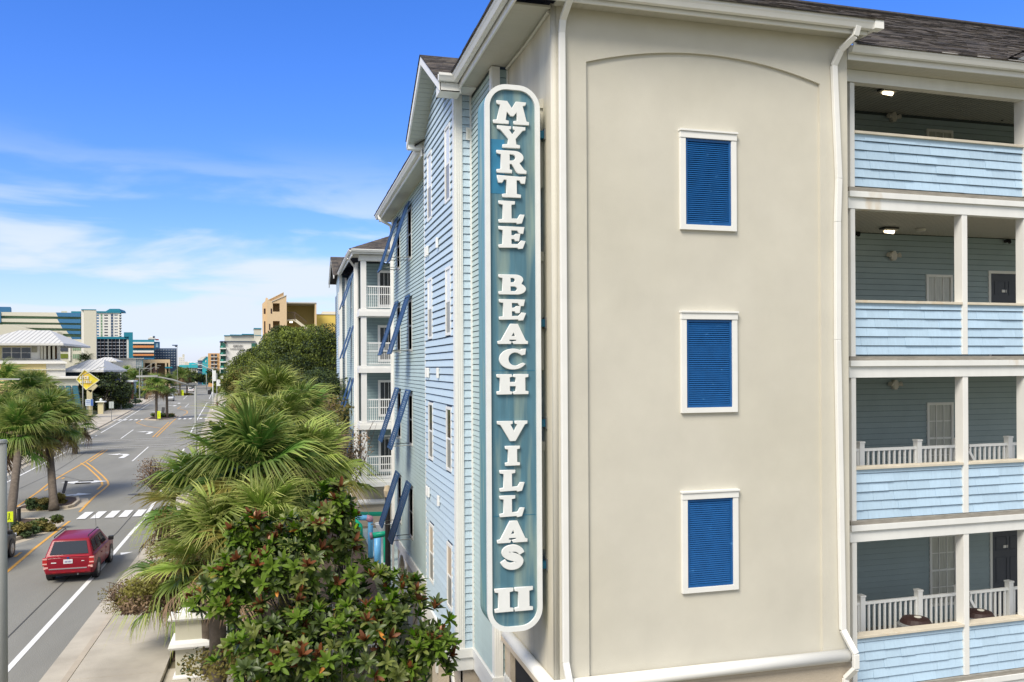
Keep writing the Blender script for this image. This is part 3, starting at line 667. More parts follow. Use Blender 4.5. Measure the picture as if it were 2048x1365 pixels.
pipe(A, [V((3.03, 28.0, 12.93)), V((3.06, 27.95, 12.78)), V((3.42, 28.05, 12.62)), V((3.45, 28.1, 12.4)), V((3.45, 28.1, .2))], w=.08)
for k, (ya, yb) in enumerate(S2):
    for j, z in enumerate((11.0, 8.35, 5.63, 2.95)):
        window(A, FX(3.53), ya, yb, z, z + 1.5, fw=.07, glass=mat('pale_pane', (.45, .50, .50), .2, spec=.7), lower=mat('dark_brown_pane', (.035, .02, .02), .3), depth=.03, inset=.01)
        # top-hung storm shutter propped out at the foot, slats across
        zt0 = z + 1.62; L = 1.78; th = R(18); sh_n = MB(); y0, y1 = ya - .06, yb + .06
        P = lambda s, t, yy: V((3.44 - math.sin(th) * s - math.cos(th) * t, yy, zt0 - math.cos(th) * s + math.sin(th) * t))
        def bar(s0, s1, t0, t1, ya_, yb_):
            sh_n.add([P(s0, t0, ya_), P(s1, t0, ya_), P(s1, t1, ya_), P(s0, t1, ya_), P(s0, t0, yb_), P(s1, t0, yb_), P(s1, t1, yb_), P(s0, t1, yb_)], [(0, 3, 2, 1), (4, 5, 6, 7), (0, 1, 5, 4), (1, 2, 6, 5), (2, 3, 7, 6), (3, 0, 4, 7)])
        bar(0, L, -.02, .02, y0, y0 + .06); bar(0, L, -.02, .02, y1 - .06, y1); bar(0, .06, -.02, .02, y0 + .06, y1 - .06); bar(L - .06, L, -.02, .02, y0 + .06, y1 - .06)
        sh = sh_n.build('shutter', SHUTD, A, fix=True)
        sm = MB(); s_ = .09
        sh_n = sm
        while s_ < L - .08: bar(s_, s_ + .045, -.012, .006, y0 + .06, y1 - .06); s_ += .058
        sm.build('slats', SHUTD, sh, fix=True, kind='stuff')
        st = MB(); f0 = P(L - .1, 0, y0 + .1); st.tube([f0, (3.5, y0 + .1, f0.z + .02)], .012, 6); f0 = P(L - .1, 0, y1 - .1); st.tube([f0, (3.5, y1 - .1, f0.z + .02)], .012, 6); st.build('stay', STEEL, sh)
# --- base band and arcades below bay and section two
b = MB().box(3.10, 3.6, 15.82, 19.5, 2.30, BOT).box(3.13, 3.6, 15.86, 19.5, 2.05, 2.299).box(3.46, 3.8, 14.2, 15.8199, 2.30, BOT).box(3.49, 3.8, 14.22, 15.85, 2.05, 2.299)
b.box(3.46, 3.8, 19.501, 28.3, 2.23, 2.38).box(3.49, 3.8, 19.501, 28.3, 2.05, 2.229); b.build('base_band', WHITE, A)
def arcade(parent, fr, u0, u1, zt, n, r, spring, mt, name='arcade_wall', trim=None, t=.25):
    b = MB(); W = (u1 - u0) / n; tr = MB()
    for k in range(n):
        c = u0 + W * (k + .5); b.fbox(fr, u0 + W * k, c - r, -t, 0, 0, zt); b.fbox(fr, c + r, u0 + W * (k + 1), -t, 0, 0, zt); m = 14
        for i in range(m):
            a0 = math.pi * i / m; a1 = math.pi * (i + 1) / m
            xa, xb = c - r * math.cos(a0), c - r * math.cos(a1); za, zb = spring + r * math.sin(a0), spring + r * math.sin(a1)
            q = [fr.p(xa, 0, za), fr.p(xb, 0, zb), fr.p(xb, 0, zt), fr.p(xa, 0, zt)]; b.prism(q, fr.p(0, -t, 0) - fr.p(0, 0, 0))
            R2 = r + .13; q = [fr.p(xa, 0, za), fr.p(xb, 0, zb), fr.p(c - R2 * math.cos(a1), 0, spring + R2 * math.sin(a1)), fr.p(c - R2 * math.cos(a0), 0, spring + R2 * math.sin(a0))]
            tr.prism(q, fr.p(0, .045, 0) - fr.p(0, 0, 0))
    o = b.build(name, mt, parent, fix=True); tr.build('arch_trim', WHITE, parent, fix=True); return o
arcade(A, FX(3.30), 16.0, 19.5, 2.049, 1, .95, 1.0, STUCCO_LOW); arcade(A, FX(3.60), 14.3, 15.9, 2.049, 1, .62, 1.2, STUCCO_LOW); arcade(A, FX(3.62), 19.5, 28.2, 2.049, 3, .95, .95, STUCCO_LOW)
arcade(A, FY(15.93), 3.3, 6, 2.049, 1, .9, 1.0, STUCCO_LOW)
MB().box(4.2, 4.3, 14.5, 28, 0, 2.05).build('carport_back', DARK, A)  # black sheet standing for the dark depth behind the arches

# ================================================================= WING with access balconies
wing = Frame(8.93, 12.15, math.cos(R(1.2)), math.sin(R(1.2)), math.sin(R(1.2)), -math.cos(R(1.2)))
UE = 14.0
def SL(name, b, m, bev=0, kind=None): return b.build(name, m, A, fix=True, bev=bev, kind=kind)
cols = [2.645, 4.03, 6.7, 9.4, 12.1]
fl = [dict(pb=10.92, cap=11.85, slab=10.82), dict(pb=8.07, cap=8.99, slab=7.97), dict(pb=5.28, cap=6.17, slab=5.20), dict(pb=2.42, cap=3.32, slab=2.34)]
for k, f in enumerate(fl):
    zs = f['slab']
    SL('deck_edge', MB().fbox(wing, .22, UE, -.3, .055, zs, zs + .07), WOOD)
    SL('fascia_board', MB().fbox(wing, .22, UE, -.05, .075, zs - .10, zs - .002), WHITE_WEATH, bev=.004)
    SL('beam', MB().fbox(wing, .22, UE, -.12, .03, zs - .29, zs - .102), WHITE_WEATH)
    SL('deck', MB().fbox(wing, .0, UE, -3.0, -.301, zs - .05, zs + .07), CONC)
    SL('ceiling', MB().fbox(wing, .0, UE, -3.0, -.121, zs - .16, zs - .11), SOFFD)
    b = MB(); u = .05
    while u < UE - .1: b.fbox(wing, u, u + .005, -2.98, -.13, zs - .163, zs - .1605); u += .11
    SL('ceiling_groove', b, mat('groove', (.22, .22, .19), .8), kind='stuff')
    # shake panels between posts
    segs = [(.36, cols[0] - .06)] + [(cols[i] + .06, cols[i + 1] - .06) for i in range(len(cols) - 1)]
    if k == 0: segs = [(.36, cols[1] - .06), (cols[1] + .06, cols[2] - .06)]
    if k: segs = segs[:3]
    for (u0, u1) in segs:
        vis = u0 < 4.2
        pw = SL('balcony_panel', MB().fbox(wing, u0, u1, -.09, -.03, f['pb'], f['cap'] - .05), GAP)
        if vis: siding(pw, wing, u0, min(u1, 5.2), f['pb'] + .0, f['cap'] - .06, .1555, PANELBLUE, name='shingle', proud=.030, gap=.010, seg=.42, n0=-.03)
        if vis: SL('trim_board', MB().fbox(wing, u0, u1, -.029, -.008, f['pb'] + .1555 * 5, f['cap'] - .046), PANELBLUE)
        SL('rail_cap', MB().fbox(wing, u0 - .0, u1 + .0, -.17, .035, f['cap'] - .045, f['cap']), WOODCAP, bev=.004)
    if k:
        for c in cols: SL('post', MB().fbox(wing, c - .058, c + .058, -.16, .02, f['pb'] - .0, fl[k - 1]['slab'] - .291), WHITE, bev=.004)
    SL('post', MB().fbox(wing, .27, .36, -.2, .02, f['pb'] - .05, (fl[k - 1]['slab'] - .291) if k else 12.65), WHITE, bev=.004)
# top storey: eave beam and end post
SL('beam', MB().fbox(wing, .0, cols[1] - .06, -.12, .04, 12.66, 12.86), WHITE_WEATH); SL('beam', MB().fbox(wing, cols[1] + .06, UE, -.12, .04, 12.66, 12.86), WHITE)
for c in cols[1:]: SL('post', MB().fbox(wing, c - .058, c + .058, -.18, .035, fl[0]['pb'], 12.9), WHITE, bev=.004)
SL('ceiling', MB().fbox(wing, 0, UE, -3.0, -.121, 13.20, 13.26), SOFFD); b = MB(); u = .05
while u < UE - .1: b.fbox(wing, u, u + .005, -2.98, -.13, 13.196, 13.1995); u += .11
SL('ceiling_groove', b, mat('groove', (.22, .22, .19), .8), kind='stuff')
gutter(A, (8.85, 11.70, 13.08), (24, 11.70, 13.08), (0, -1, 0)); MB().box(8.85, 24, 11.72, 11.75, 12.86, 13.08).build('fascia', WHITE, A); soffit(A, 8.85, 14.5, 11.751, 12.30, 12.865, 'y'); MB().box(8.98, 9.14, 11.222, 11.378, 13.19, 13.338).build('gutter_end', WHITE, A)
# back wall of the walkways
by = 15.0; fb = FY(by)
bw = MB().box(8.85, 24, by + .005, by + .05, 0, 13.3).build('walkway_wall', GAPG, A)
holes = [(13.25, 13.93, 11.2, 12.93), (13.22, 13.9, 8.36, 9.82), (13.22, 13.9, 5.55, 7.08), (13.27, 13.97, 2.72, 4.25), (14.85, 15.9, 7.97, 9.94), (14.85, 15.9, 2.35, 4.4)]
for k, (z0, z1) in enumerate(((10.9, 13.2), (8.05, 10.66), (5.27, 7.81), (2.4, 5.04))):
    siding(bw, fb, 8.9, 16.6, z0, z1 - .02, .118, TEALGREY, proud=.02, gap=.006, cuts=holes)
for i, (a, c, z0, z1) in enumerate(holes[:4]):
    window(A, fb, a, c, z0, z1, fw=.055, glass=BLIND, mid=(i != 1), muntin=(2, 1), depth=.04, frm=mat('cream_trim', (.84, .85, .80), .5), inset=.01, lower=BLIND)
for (a, c, z0, z1) in holes[4:]:
    f_ = MB(); f_.fbox(fb, a - .0, a + .06, -.01, .035, z0, z1); f_.fbox(fb, c - .06, c, -.01, .035, z0, z1); f_.fbox(fb, a + .06, c - .06, -.01, .035, z1 - .06, z1); fo = f_.build('door_frame', MAT['cream_trim'], A, fix=True)
    d_ = MB().fbox(fb, a + .065, c - .065, -.01, .0, z0, z1 - .065); do = d_.build('door', DOOR, A, fix=True)
    for (u0, u1, q0, q1) in ((.12, .42, 1.45, 1.75), (.5, .8, 1.45, 1.75), (.12, .42, .75, 1.3), (.5, .8, .75, 1.3), (.12, .42, .15, .6), (.5, .8, .15, .6)):
        b = MB(); U0, U1 = a + .06 + u0, a + .06 + u1; Z0, Z1 = z0 + q0, z0 + q1
        for (e0, e1, g0, g1) in ((U0, U1, Z0, Z0 + .018), (U0, U1, Z1 - .018, Z1), (U0, U0 + .018, Z0 + .018, Z1 - .018), (U1 - .018, U1, Z0 + .018, Z1 - .018)): b.fbox(fb, e0, e1, .001, .01, g0, g1)
        b.build('panel_mould', DOOR, do, fix=True)
    MB().fbox(fb, a + .38, a + .50, .001, .008, z0 + 1.50, z0 + 1.56).build('number_plate', WHITE, do, fix=True)
    MB().fbox(fb, c - .17, c - .11, .001, .02, z0 + .75, z0 + 1.08).build('lock_plate', DARK, do, fix=True); MB().tube([fb.p(c - .14, .02, z0 + .93), fb.p(c - .14, .06, z0 + .93), fb.p(c - .25, .06, z0 + .93)], .012, 6).build('door_handle', STEEL, do)
# walkway lamps, smoke detector, twin-head emergency lights
LAMP = mat('lamp_lit', (.9, .85, .7), .4, emit=((1, .82, .55), 2.5)); LAMPO = mat('lamp_glass', (.62, .60, .52), .3); BRZ = mat('bronze', (.05, .045, .04), .4)
for (px, py, zc, dep) in ((1775, 184, 13.19, 13.3), (1778, 461, 10.65, 13.9)):
    P_ = at(px, py, z=zc - .05)
    x, y_ = P_.x, P_.y
    fxr = MB().box(x - .17, x + .17, y_ - .10, y_ + .10, zc - .03, zc).build('ceiling_lamp', BRZ, A, bev=.01)
    b = MB(); b.prism([(x - .15, y_ - .085, zc - .031), (x + .15, y_ - .085, zc - .031), (x + .15, y_ + .085, zc - .031), (x - .15, y_ + .085, zc - .031)], (0, 0, -.03)); b.build('diffuser', LAMPO, fxr, fix=True)
    b = MB(); b.tube([(x - .10, y_, zc - .075), (x + .10, y_, zc - .075)], [.03, .045], 10); b.build('bulb', LAMP, fxr)
for (px, py) in ((1841, 467), (1742, 1090), (1838, 1088)):
    P_ = at(px, py, y=14.3 if py < 600 else 13.4); zc = 10.65 if py < 600 else 5.03
    MB().tube([(P_.x, P_.y, zc), (P_.x, P_.y, zc - .05)], [.11, .09], 14).build('smoke_detector', LAMPO, A)
for (px, py) in ((1787, 235), (1787, 512), (1790, 770)):
    P_ = at(px, py, y=14.93); x, z = P_.x, P_.z
    e = MB().box(x - .07, x + .07, 14.90, 14.98, z - .07, z + .07).box(x - .04, x + .04, 14.895, 14.99, z - .10, z + .10).build('emergency_light', LAMPO, A, bev=.008)
    b = MB(); b.tube([(x + .07, 14.93, z), (x + .15, 14.90, z + .02)], [.03, .055], 10); b.tube([(x - .07, 14.93, z), (x - .15, 14.90, z + .02)], [.03, .05], 10); b.build('lamp_head', LAMPO, e)
for (px, py) in ((1715, 205), (2008, 235), (1721, 466), (2023, 481)):
    P_ = at(px, py, y=14.8); MB().tube([(P_.x, 14.97, P_.z), (P_.x, 14.85, P_.z), (P_.x - .05, 14.80, P_.z - .05)], .035, 8).build('camera_dome', DARK, A)
# inner picket railing on the two lower walkways
bal = MB().box(-.016, .016, -.016, .016, 0, 1).mesh('baluster', WHITE2)
ir = Frame(8.93, 13.0, math.cos(R(1.2)), math.sin(R(1.2)), math.sin(R(1.2)), -math.cos(R(1.2)))
for (zt_, zb) in ((6.38, 5.3), (3.60, 2.5)):
    rl = SL('inner_rail', MB().fbox(ir, .2, 6, -.025, .025, zt_ - .05, zt_).fbox(ir, .2, 6, -.02, .02, zb + .05, zb + .10), WHITE2)
    u = .25
    while u < 4.7:
        link('baluster', bal, rl, ir.p(u, 0, zb + .1) - wloc(rl), (0, 0, ir.rot()), (1, 1, zt_ - zb - .15)); u += .115
    for u in (1.12, 2.38, 3.3, 4.5):
        po = SL('rail_post', MB().fbox(ir, u - .05, u + .05, -.055, .055, zb, zt_ + .10).fbox(ir, u - .06, u + .06, -.065, .065, zt_ + .1005, zt_ + .13), WHITE2)
    SL('gate_brace', MB().beam(ir.p(3.45, .06, zt_ - .05), ir.p(3.9, .06, zt_ - .75), .04, .05), WHITE2)
    SL('gate_latch', MB().fbox(ir, 3.36, 3.46, .05, .11, zt_ - .12, zt_ + .02), BRZ if zt_ > 5 else STEEL)
# two outdoor condenser units on the lowest walkway
for i, u in enumerate((1.95, 3.35)):
    c = wing.p(u, -.42, 0)
    t = thing('air_conditioner', ['round condenser unit behind the lowest rail, left of the white post', 'round condenser unit behind the lowest rail, partly hidden by the white post'][i], 'air conditioner', (c.x, c.y, 2.42), 'condensers on the walkway')
    MB().tube([(c.x, c.y, 2.42), (c.x, c.y, 3.24), (c.x, c.y, 3.28)], [.31, .31, .27], 24).build('casing', STEELD, t, smooth=False)
    MB().tube([(c.x, c.y, 3.28), (c.x, c.y, 3.36), (c.x, c.y, 3.39)], [.27, .22, .08], 24).build('fan_guard', mat('rusty_guard', (.03, .013, .011), .6), t)
    MB().tube([(c.x, c.y - .05, 3.39), (c.x, c.y - .05, 3.40)], .06, 12).build('fan_badge', LAMPO, t)

# ================================================================= THE TALL NAME SIGN
SX0, SX1, SZ0, SZ1, SY = 2.845, 3.685, 3.985, 12.06, 11.98
SIGN = thing('vertical_sign', 'tall teal vertical sign with white border and raised white letters reading MYRTLE BEACH VILLAS II', 'sign', ((SX0 + SX1) / 2, SY + .2, SZ0))
def rrect(x0, x1, z0, z1, r, n=12):
    out = []
    for cx, cz, a0 in ((x1 - r, z1 - r, 0), (x0 + r, z1 - r, 90), (x0 + r, z0 + r, 180), (x1 - r, z0 + r, 270)):
        for i in range(n + 1):
            a = R(a0 + 90 * i / n); out.append((cx + r * math.cos(a), cz + r * math.sin(a)))
    return out
o_ = rrect(SX0, SX1, SZ0, SZ1, .33)
b = MB(); b.prism([(x, SY + .03, z) for x, z in o_], (0, .42, 0)); b.build('box', SIGNS, SIGN, fix=True)
i_ = rrect(SX0 + .072, SX1 - .072, SZ0 + .072, SZ1 - .072, .26)
b = MB(); n = len(o_)
vs = [(x, SY - .03, z) for x, z in o_] + [(x, SY - .03, z) for x, z in i_] + [(x, SY + .035, z) for x, z in o_] + [(x, SY + .02, z) for x, z in i_]
fs = []
for k in range(n):
    j = (k + 1) % n; fs += [(k, j, n + j, n + k), (k, 2 * n + k, 2 * n + j, j), (n + k, n + j, 3 * n + j, 3 * n + k)]
b.add(vs, fs); b.build('border', LETTER, SIGN, fix=True)
seams = [SZ0 + .086, 4.0 + 2.05, at(1025, 742, y=SY).z, at(1025, 555, y=SY).z + 1.0, SZ1 - .086]
b = MB(); b.prism([(x, SY + .012, z) for x, z in i_], (0, .015, 0)); b.build('panel', SIGNT, SIGN, fix=True)
for py in (742, 1032): z = at(1025, py, y=SY).z; MB().box(SX0 + .09, SX1 - .09, SY + .008, SY + .0115, z, z + .006).build('panel_seam', BRACK, SIGN)
z = 10.75; MB().box(SX0 + .088, SX0 + .30, SY + .0085, SY + .0118, 10.45, 11.25).build('repaint_patch', mat('teal_patch', (.03, .19, .33), .5, var=.15, vscale=4), SIGN)
for py in (265, 645, 847, 1133):
    z = at(1090, py, y=SY).z; br = MB().box(SX1 - .01, 3.80, SY + .10, SY + .26, z - .06, z + .05).build('bracket', BRACK, SIGN); MB().box(3.785, 3.80, SY + .06, SY + .30, z - .09, z + .08).build('wall_plate', STEELD, br)
def arcp(cx, cy, rx, ry, a0, a1, n=14): return [(cx + rx * math.cos(R(a0 + (a1 - a0) * i / n)), cy + ry * math.sin(R(a0 + (a1 - a0) * i / n))) for i in range(n + 1)]
def stroke(pts, w):
    P = [Vector(p) for p in pts]; L = []; Rr = []
    for i, q in enumerate(P):
        d = (P[min(i + 1, len(P) - 1)] - P[max(i - 1, 0)]).normalized(); nn = Vector((-d.y, d.x)); ww = w[i] if isinstance(w, list) else w
        L.append(tuple(q + nn * ww / 2)); Rr.append(tuple(q - nn * ww / 2))
    return L + Rr[::-1]
GL = {}
GL['M'] = [[(0, 0), (.42, 0), (.42, .12), (.33, .15), (.37, .56), (.48, .36), (.56, .36), (.66, .56), (.68, .15), (.58, .12), (.58, 0), (1, 0), (1, .12), (.93, .14), (.82, .84), (.90, .88), (.92, 1), (.64, 1), (.52, .68), (.38, 1), (.10, 1), (.10, .88), (.20, .84), (.10, .14), (0, .12)]]
GL['Y'] = [[(.18, 0), (.80, 0), (.80, .12), (.67, .15), (.64, .42), (.90, .84), (1, .88), (1, 1), (.58, 1), (.58, .88), (.66, .85), (.53, .60), (.40, .86), (.48, .90), (.48, 1), (0, 1), (0, .88), (.10, .84), (.40, .42), (.38, .15), (.20, .12)]]
GL['R'] = [[(0, 0), (.50, 0), (.50, .12), (.42, .15), (.42, .42), (.50, .42), (.66, .06), (.74, 0), (1, 0), (1, .12), (.93, .16), (.76, .46)] + arcp(.60, .72, .30, .28, -50, 90) + [(0, 1), (0, .88), (.14, .85), (.14, .15), (0, .12)],
           [(.42, .55), (.52, .55)] + arcp(.52, .71, .12, .15, -80, 80) + [(.42, .87)]]
GL['T'] = [[(.18, 0), (.82, 0), (.82, .12), (.67, .15), (.67, .83), (.78, .83), (.84, .68), (.97, .68), (1, 1), (.80, .97), (0, 1), (.03, .68), (.16, .68), (.22, .83), (.33, .83), (.33, .15), (.18, .12)]]
GL['L'] = [[(0, 0), (.68, .02), (.72, -.04), (.9, 0), (1, .38), (.84, .38), (.74, .18), (.48, .18), (.48, .85), (.62, .88), (.62, 1), (0, 1), (0, .88), (.16, .85), (.16, .15), (0, .12)]]
GL['E'] = [[(0, 0), (.70, .02), (.74, -.04), (.9, -.02), (1, .32), (.85, .34), (.72, .16), (.46, .16), (.46, .43), (.58, .43), (.62, .34), (.76, .34), (.80, .66), (.64, .66), (.58, .58), (.46, .58), (.46, .85), (.70, .85), (.78, .70), (.92, .70), (.96, 1), (0, 1), (0, .88), (.15, .85), (.15, .15), (0, .12)]]
GL['B'] = [[(0, 0), (.58, 0)] + arcp(.66, .28, .34, .28, -90, 62) + arcp(.62, .76, .28, .24, -30, 90) + [(0, 1), (0, .88), (.14, .85), (.14, .15), (0, .12)],
           [(.42, .14), (.54, .14)] + arcp(.55, .28, .14, .14, -85, 85) + [(.42, .42)], [(.42, .60), (.50, .60)] + arcp(.51, .73, .10, .13, -80, 80) + [(.42, .86)]]
GL['A'] = [[(0, 0), (.42, 0), (.45, .10), (.36, .14), (.38, .22), (.62, .22), (.64, .14), (.50, .10), (.53, 0), (1, 0), (1, .12), (.93, .15), (.66, 1), (.42, 1), (.10, .15), (0, .12)], [(.43, .38), (.52, .60), (.60, .38)]]
GL['C'] = [arcp(.52, .5, .52, .50, 52, 318, 26) + [(.98, .26), (.90, .30)] + arcp(.60, .5, .27, .34, 310, 58, 20) + [(.86, .70), (.98, .74), (1, 1), (.84, .98)]]
GL['H'] = [[(0, 0), (.46, 0), (.50, .10), (.40, .14), (.40, .42), (.60, .42), (.60, .14), (.52, .10), (.52, 0), (1, 0), (1, .12), (.90, .15), (.90, .85), (1, .88), (1, 1), (.54, 1), (.50, .90), (.60, .86), (.60, .60), (.40, .60), (.40, .86), (.50, .90), (.47, 1), (0, 1), (0, .88), (.10, .85), (.10, .15), (0, .12)]]
GL['H'][0] = [(0, 0), (.46, 0), (.49, .10), (.40, .14), (.40, .42), (.61, .42), (.61, .14), (.52, .10), (.53, 0), (1, 0), (1, .12), (.90, .15), (.90, .85), (1, .88), (1, 1), (.55, 1), (.52, .90), (.61, .86), (.61, .60), (.40, .60), (.40, .86), (.48, .90), (.46, 1), (0, 1), (0, .88), (.10, .85), (.10, .15), (0, .12)]
GL['V'] = [[(.42, 0), (.60, 0), (.92, .84), (1, .88), (1, 1), (.60, 1), (.60, .88), (.68, .85), (.56, .44), (.42, .85), (.50, .88), (.50, 1), (0, 1), (0, .88), (.10, .84)]]
GL['I'] = [[(.0, 0), (1, 0), (1, .12), (.80, .15), (.80, .85), (1, .88), (1, 1), (0, 1), (0, .88), (.20, .85), (.20, .15), (0, .12)]]
sp_ = [(.90, .66), (.80, .80), (.58, .90), (.32, .86), (.20, .72), (.34, .58), (.62, .47), (.80, .32), (.68, .14), (.42, .09), (.20, .18), (.08, .34)]
_s = []
for i in range(len(sp_) - 1):
    p0, p1, p2, p3 = [Vector(sp_[min(max(i + k, 0), len(sp_) - 1)]) for k in (-1, 0, 1, 2)]
    for t in (0, .25, .5, .75): _s.append(tuple(.5 * ((2 * p1) + (p2 - p0) * t + (2 * p0 - 5 * p1 + 4 * p2 - p3) * t * t + (3 * p1 - p0 - 3 * p2 + p3) * t ** 3)))
_s.append(sp_[-1]); _w = [.22 + .12 * math.sin(math.pi * i / (len(_s) - 1)) for i in range(len(_s))]; GL['S'] = [stroke(_s, _w)]
def letter(ch, x0, x1, z0, z1, y, depth=.045, parent=SIGN, mt=None, bev=.006, name='letter', fr=None):
    cu = bpy.data.curves.new('glyph', 'CURVE'); cu.dimensions = '2D'; cu.fill_mode = 'BOTH'; cu.extrude = depth / 2; cu.bevel_depth = bev; cu.bevel_resolution = 1
    for poly in GL[ch]:
        s = cu.splines.new('POLY'); s.points.add(len(poly) - 1); s.use_cyclic_u = True
        for i, (u, w) in enumerate(poly): s.points[i].co = (u * (x1 - x0), w * (z1 - z0), 0, 1)
    tmp = bpy.data.objects.new('t', cu); COL.objects.link(tmp); dg = bpy.context.evaluated_depsgraph_get(); me = bpy.data.meshes.new_from_object(tmp.evaluated_get(dg)); bpy.data.objects.remove(tmp)
    me.materials.clear(); me.materials.append(mt or LETTER)
    o = link(name, me, parent, V((x0, y, z0)) - wloc(parent), (R(90), 0, 0)); return o
rows = [('M', 987, 1057, 204, 248.5), ('Y', 995, 1050, 254, 296), ('R', 994, 1052, 303, 346.5), ('T', 995, 1051, 353, 395), ('L', 998, 1048, 403.5, 446), ('E', 998, 1050, 454.5, 496),
        ('B', 998, 1051, 550.5, 589), ('E', 999, 1051, 600, 639.6), ('A', 996, 1055, 649, 688), ('C', 999, 1051, 698.5, 739), ('H', 994, 1056, 749.5, 788.6),
        ('V', 995, 1054, 843, 882), ('I', 1011, 1039, 893, 931), ('L', 1000, 1048, 941, 982), ('L', 1000, 1048, 992, 1033), ('A', 995, 1054, 1043, 1085), ('S', 1002, 1048, 1092.5, 1137),
        ('I', 990, 1026, 1178, 1224), ('I', 1030, 1065, 1175, 1221)]
for ch, a, c, t0, t1 in rows:
    p0 = at(a, (t0 + t1) / 2, y=SY - .02); p1 = at(c, (t0 + t1) / 2, y=SY - .02); zt_ = at((a + c) / 2, t0, y=SY - .02).z; zb = at((a + c) / 2, t1, y=SY - .02).z
    letter(ch, p0.x, p1.x, zb, zt_, SY - .010, .03)

# ================================================================= BUILDING B behind the courtyard
B = thing('apartment_building', 'farther blue apartment building with four stacked white balconies above the colourful pipes', 'building', (3.6, 41.5, 0))
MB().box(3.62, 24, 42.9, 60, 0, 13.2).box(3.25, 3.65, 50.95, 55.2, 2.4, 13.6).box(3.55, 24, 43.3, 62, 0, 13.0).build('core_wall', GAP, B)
MB().box(3.5, 24, 42.2, 43.2, 0, 2.25).box(3.45, 3.56, 43.2, 62, 0, 2.2).build('base_wall', STUCCO_LOW, B)
MB().tube([(3.4, 42.15, 1.2), (9, 42.15, 1.2)], .14, 10).build('ledge', WHITE, B, smooth=True)
MB().box(3.60, 9, 42.85, 42.895, 2.4, 13.2).build('balcony_back', GAPG, B)
siding(B, FY(42.85), 3.75, 8, 2.5, 13.2, .15, mat('teal_balcony_siding', (.24, .33, .34), .6, var=.05), joined=True, proud=.02)
for z0 in (2.30, 5.10, 7.88, 10.66):
    zt_ = z0 + 2.62
    MB().box(3.52, 6.6, 41.42, 42.85, z0 - .02, z0 + .10).build('balcony_deck', WHITE, B); MB().box(3.50, 6.6, 41.38, 42.9, z0 - .25, z0 - .021).build('balcony_fascia', WHITE, B)
    MB().box(3.60, 3.86, 41.45, 41.70, z0 + .1, z0 + 2.56).build('post', WHITE, B); MB().box(5.05, 5.25, 41.45, 41.65, z0 + .1, z0 + 2.56).build('post', WHITE, B)
    r_ = MB().box(3.86, 5.05, 41.52, 41.57, z0 + 1.18, z0 + 1.24).box(3.86, 5.05, 41.53, 41.56, z0 + .80, z0 + .84).box(3.86, 5.05, 41.52, 41.57, z0 + .16, z0 + .20).build('balcony_rail', WHITE2, B)
    for i in range(12): link('baluster', bal, r_, V((3.93 + i * .098, 41.545, z0 + .2)) - wloc(r_), None, (.75, .75, .98))
    window(B, FY(42.83), 4.55, 5.6, z0 + .3, z0 + 2.15, fw=.12, glass=GLASS, muntin=(3, 0), depth=.05, mid=False, frm=WHITE)
MB().box(3.5, 6.6, 41.40, 41.75, 13.12, 13.40).build('eave_beam', WHITE, B)
MB().box(3.52, 3.60, 43.0, 43.35, 2.3, 13.2).box(3.44, 3.56, 43.1, 43.32, 2.3, 13.2).box(3.46, 3.56, 50.55, 50.75, 2.3, 13.2).box(3.14, 3.30, 50.75, 50.93, 2.3, 13.4).build('corner_board', WHITE, B)
siding(B, FX(3.55), 43.35, 50.6, 2.3, 13.0, .105, SAGE, joined=True, proud=.02); siding(B, FX(3.24), 50.95, 55.2, 2.4, 13.4, .151, LBLUE, joined=True, proud=.03); siding(B, FY(50.94), 3.28, 3.5, 2.4, 13.2, .151, LBLUE, joined=True, proud=.03)
MB().box(3.1, 3.56, 43.2, 56, 2.15, 2.35).build('base_band', WHITE, B)
gutter(B, (3.1, 41.1, 13.62), (9, 41.1, 13.62), (0, -1, 0)); gutter(B, (3.12, 41.05, 13.62), (3.12, 50.4, 13.45), (-1, 0, 0)); MB().box(3.14, 9, 41.12, 41.16, 13.4, 13.6).box(3.14, 3.18, 41.161, 51, 13.3, 13.5).build('fascia', WHITE, B); soffit(B, 3.2, 9, 41.161, 42.8, 13.42, 'y', w=.3)
roof_slope('shingle', B, (3.0, 41.0, 13.62), (16, 41.0, 13.62), (16, 47, 16.2), (8.5, 47, 16.2), course=.3); roof_slope('shingle', B, (3.0, 58, 13.62), (3.0, 41.0, 13.62), (8.5, 47, 16.2), (8.5, 58, 16.2), course=.3)
roof_slope('shingle', B, (2.75, 50.3, 13.35), (6, 50.3, 13.35), (6, 53, 14.75), (2.75, 53, 14.75), course=.3); roof_slope('shingle', B, (6, 55.7, 13.3), (2.75, 55.7, 13.3), (2.75, 53, 14.75), (6, 53, 14.75), course=.3)
b = MB()
for (ya, za, yb, zb) in ((50.3, 13.33, 53, 14.72), (55.7, 13.27, 53, 14.72)): b.prism([(2.77, ya, za), (2.77, yb, zb), (2.77, yb, zb - .2), (2.77, ya, za - .2)], (.05, 0, 0))
b.build('rake_board', WHITE, B, fix=True); b = MB(); b.prism([(3.24, 50.95, 13.4), (3.24, 55.2, 13.4), (3.24, 53.08, 14.6)], (2, 0, 0)); b.build('gable_wall', LBLUE, B, fix=True)
pipe(B, [V((3.08, 42.9, 13.4)), V((3.45, 43.3, 13.0)), V((3.42, 43.4, .3))], w=.1)
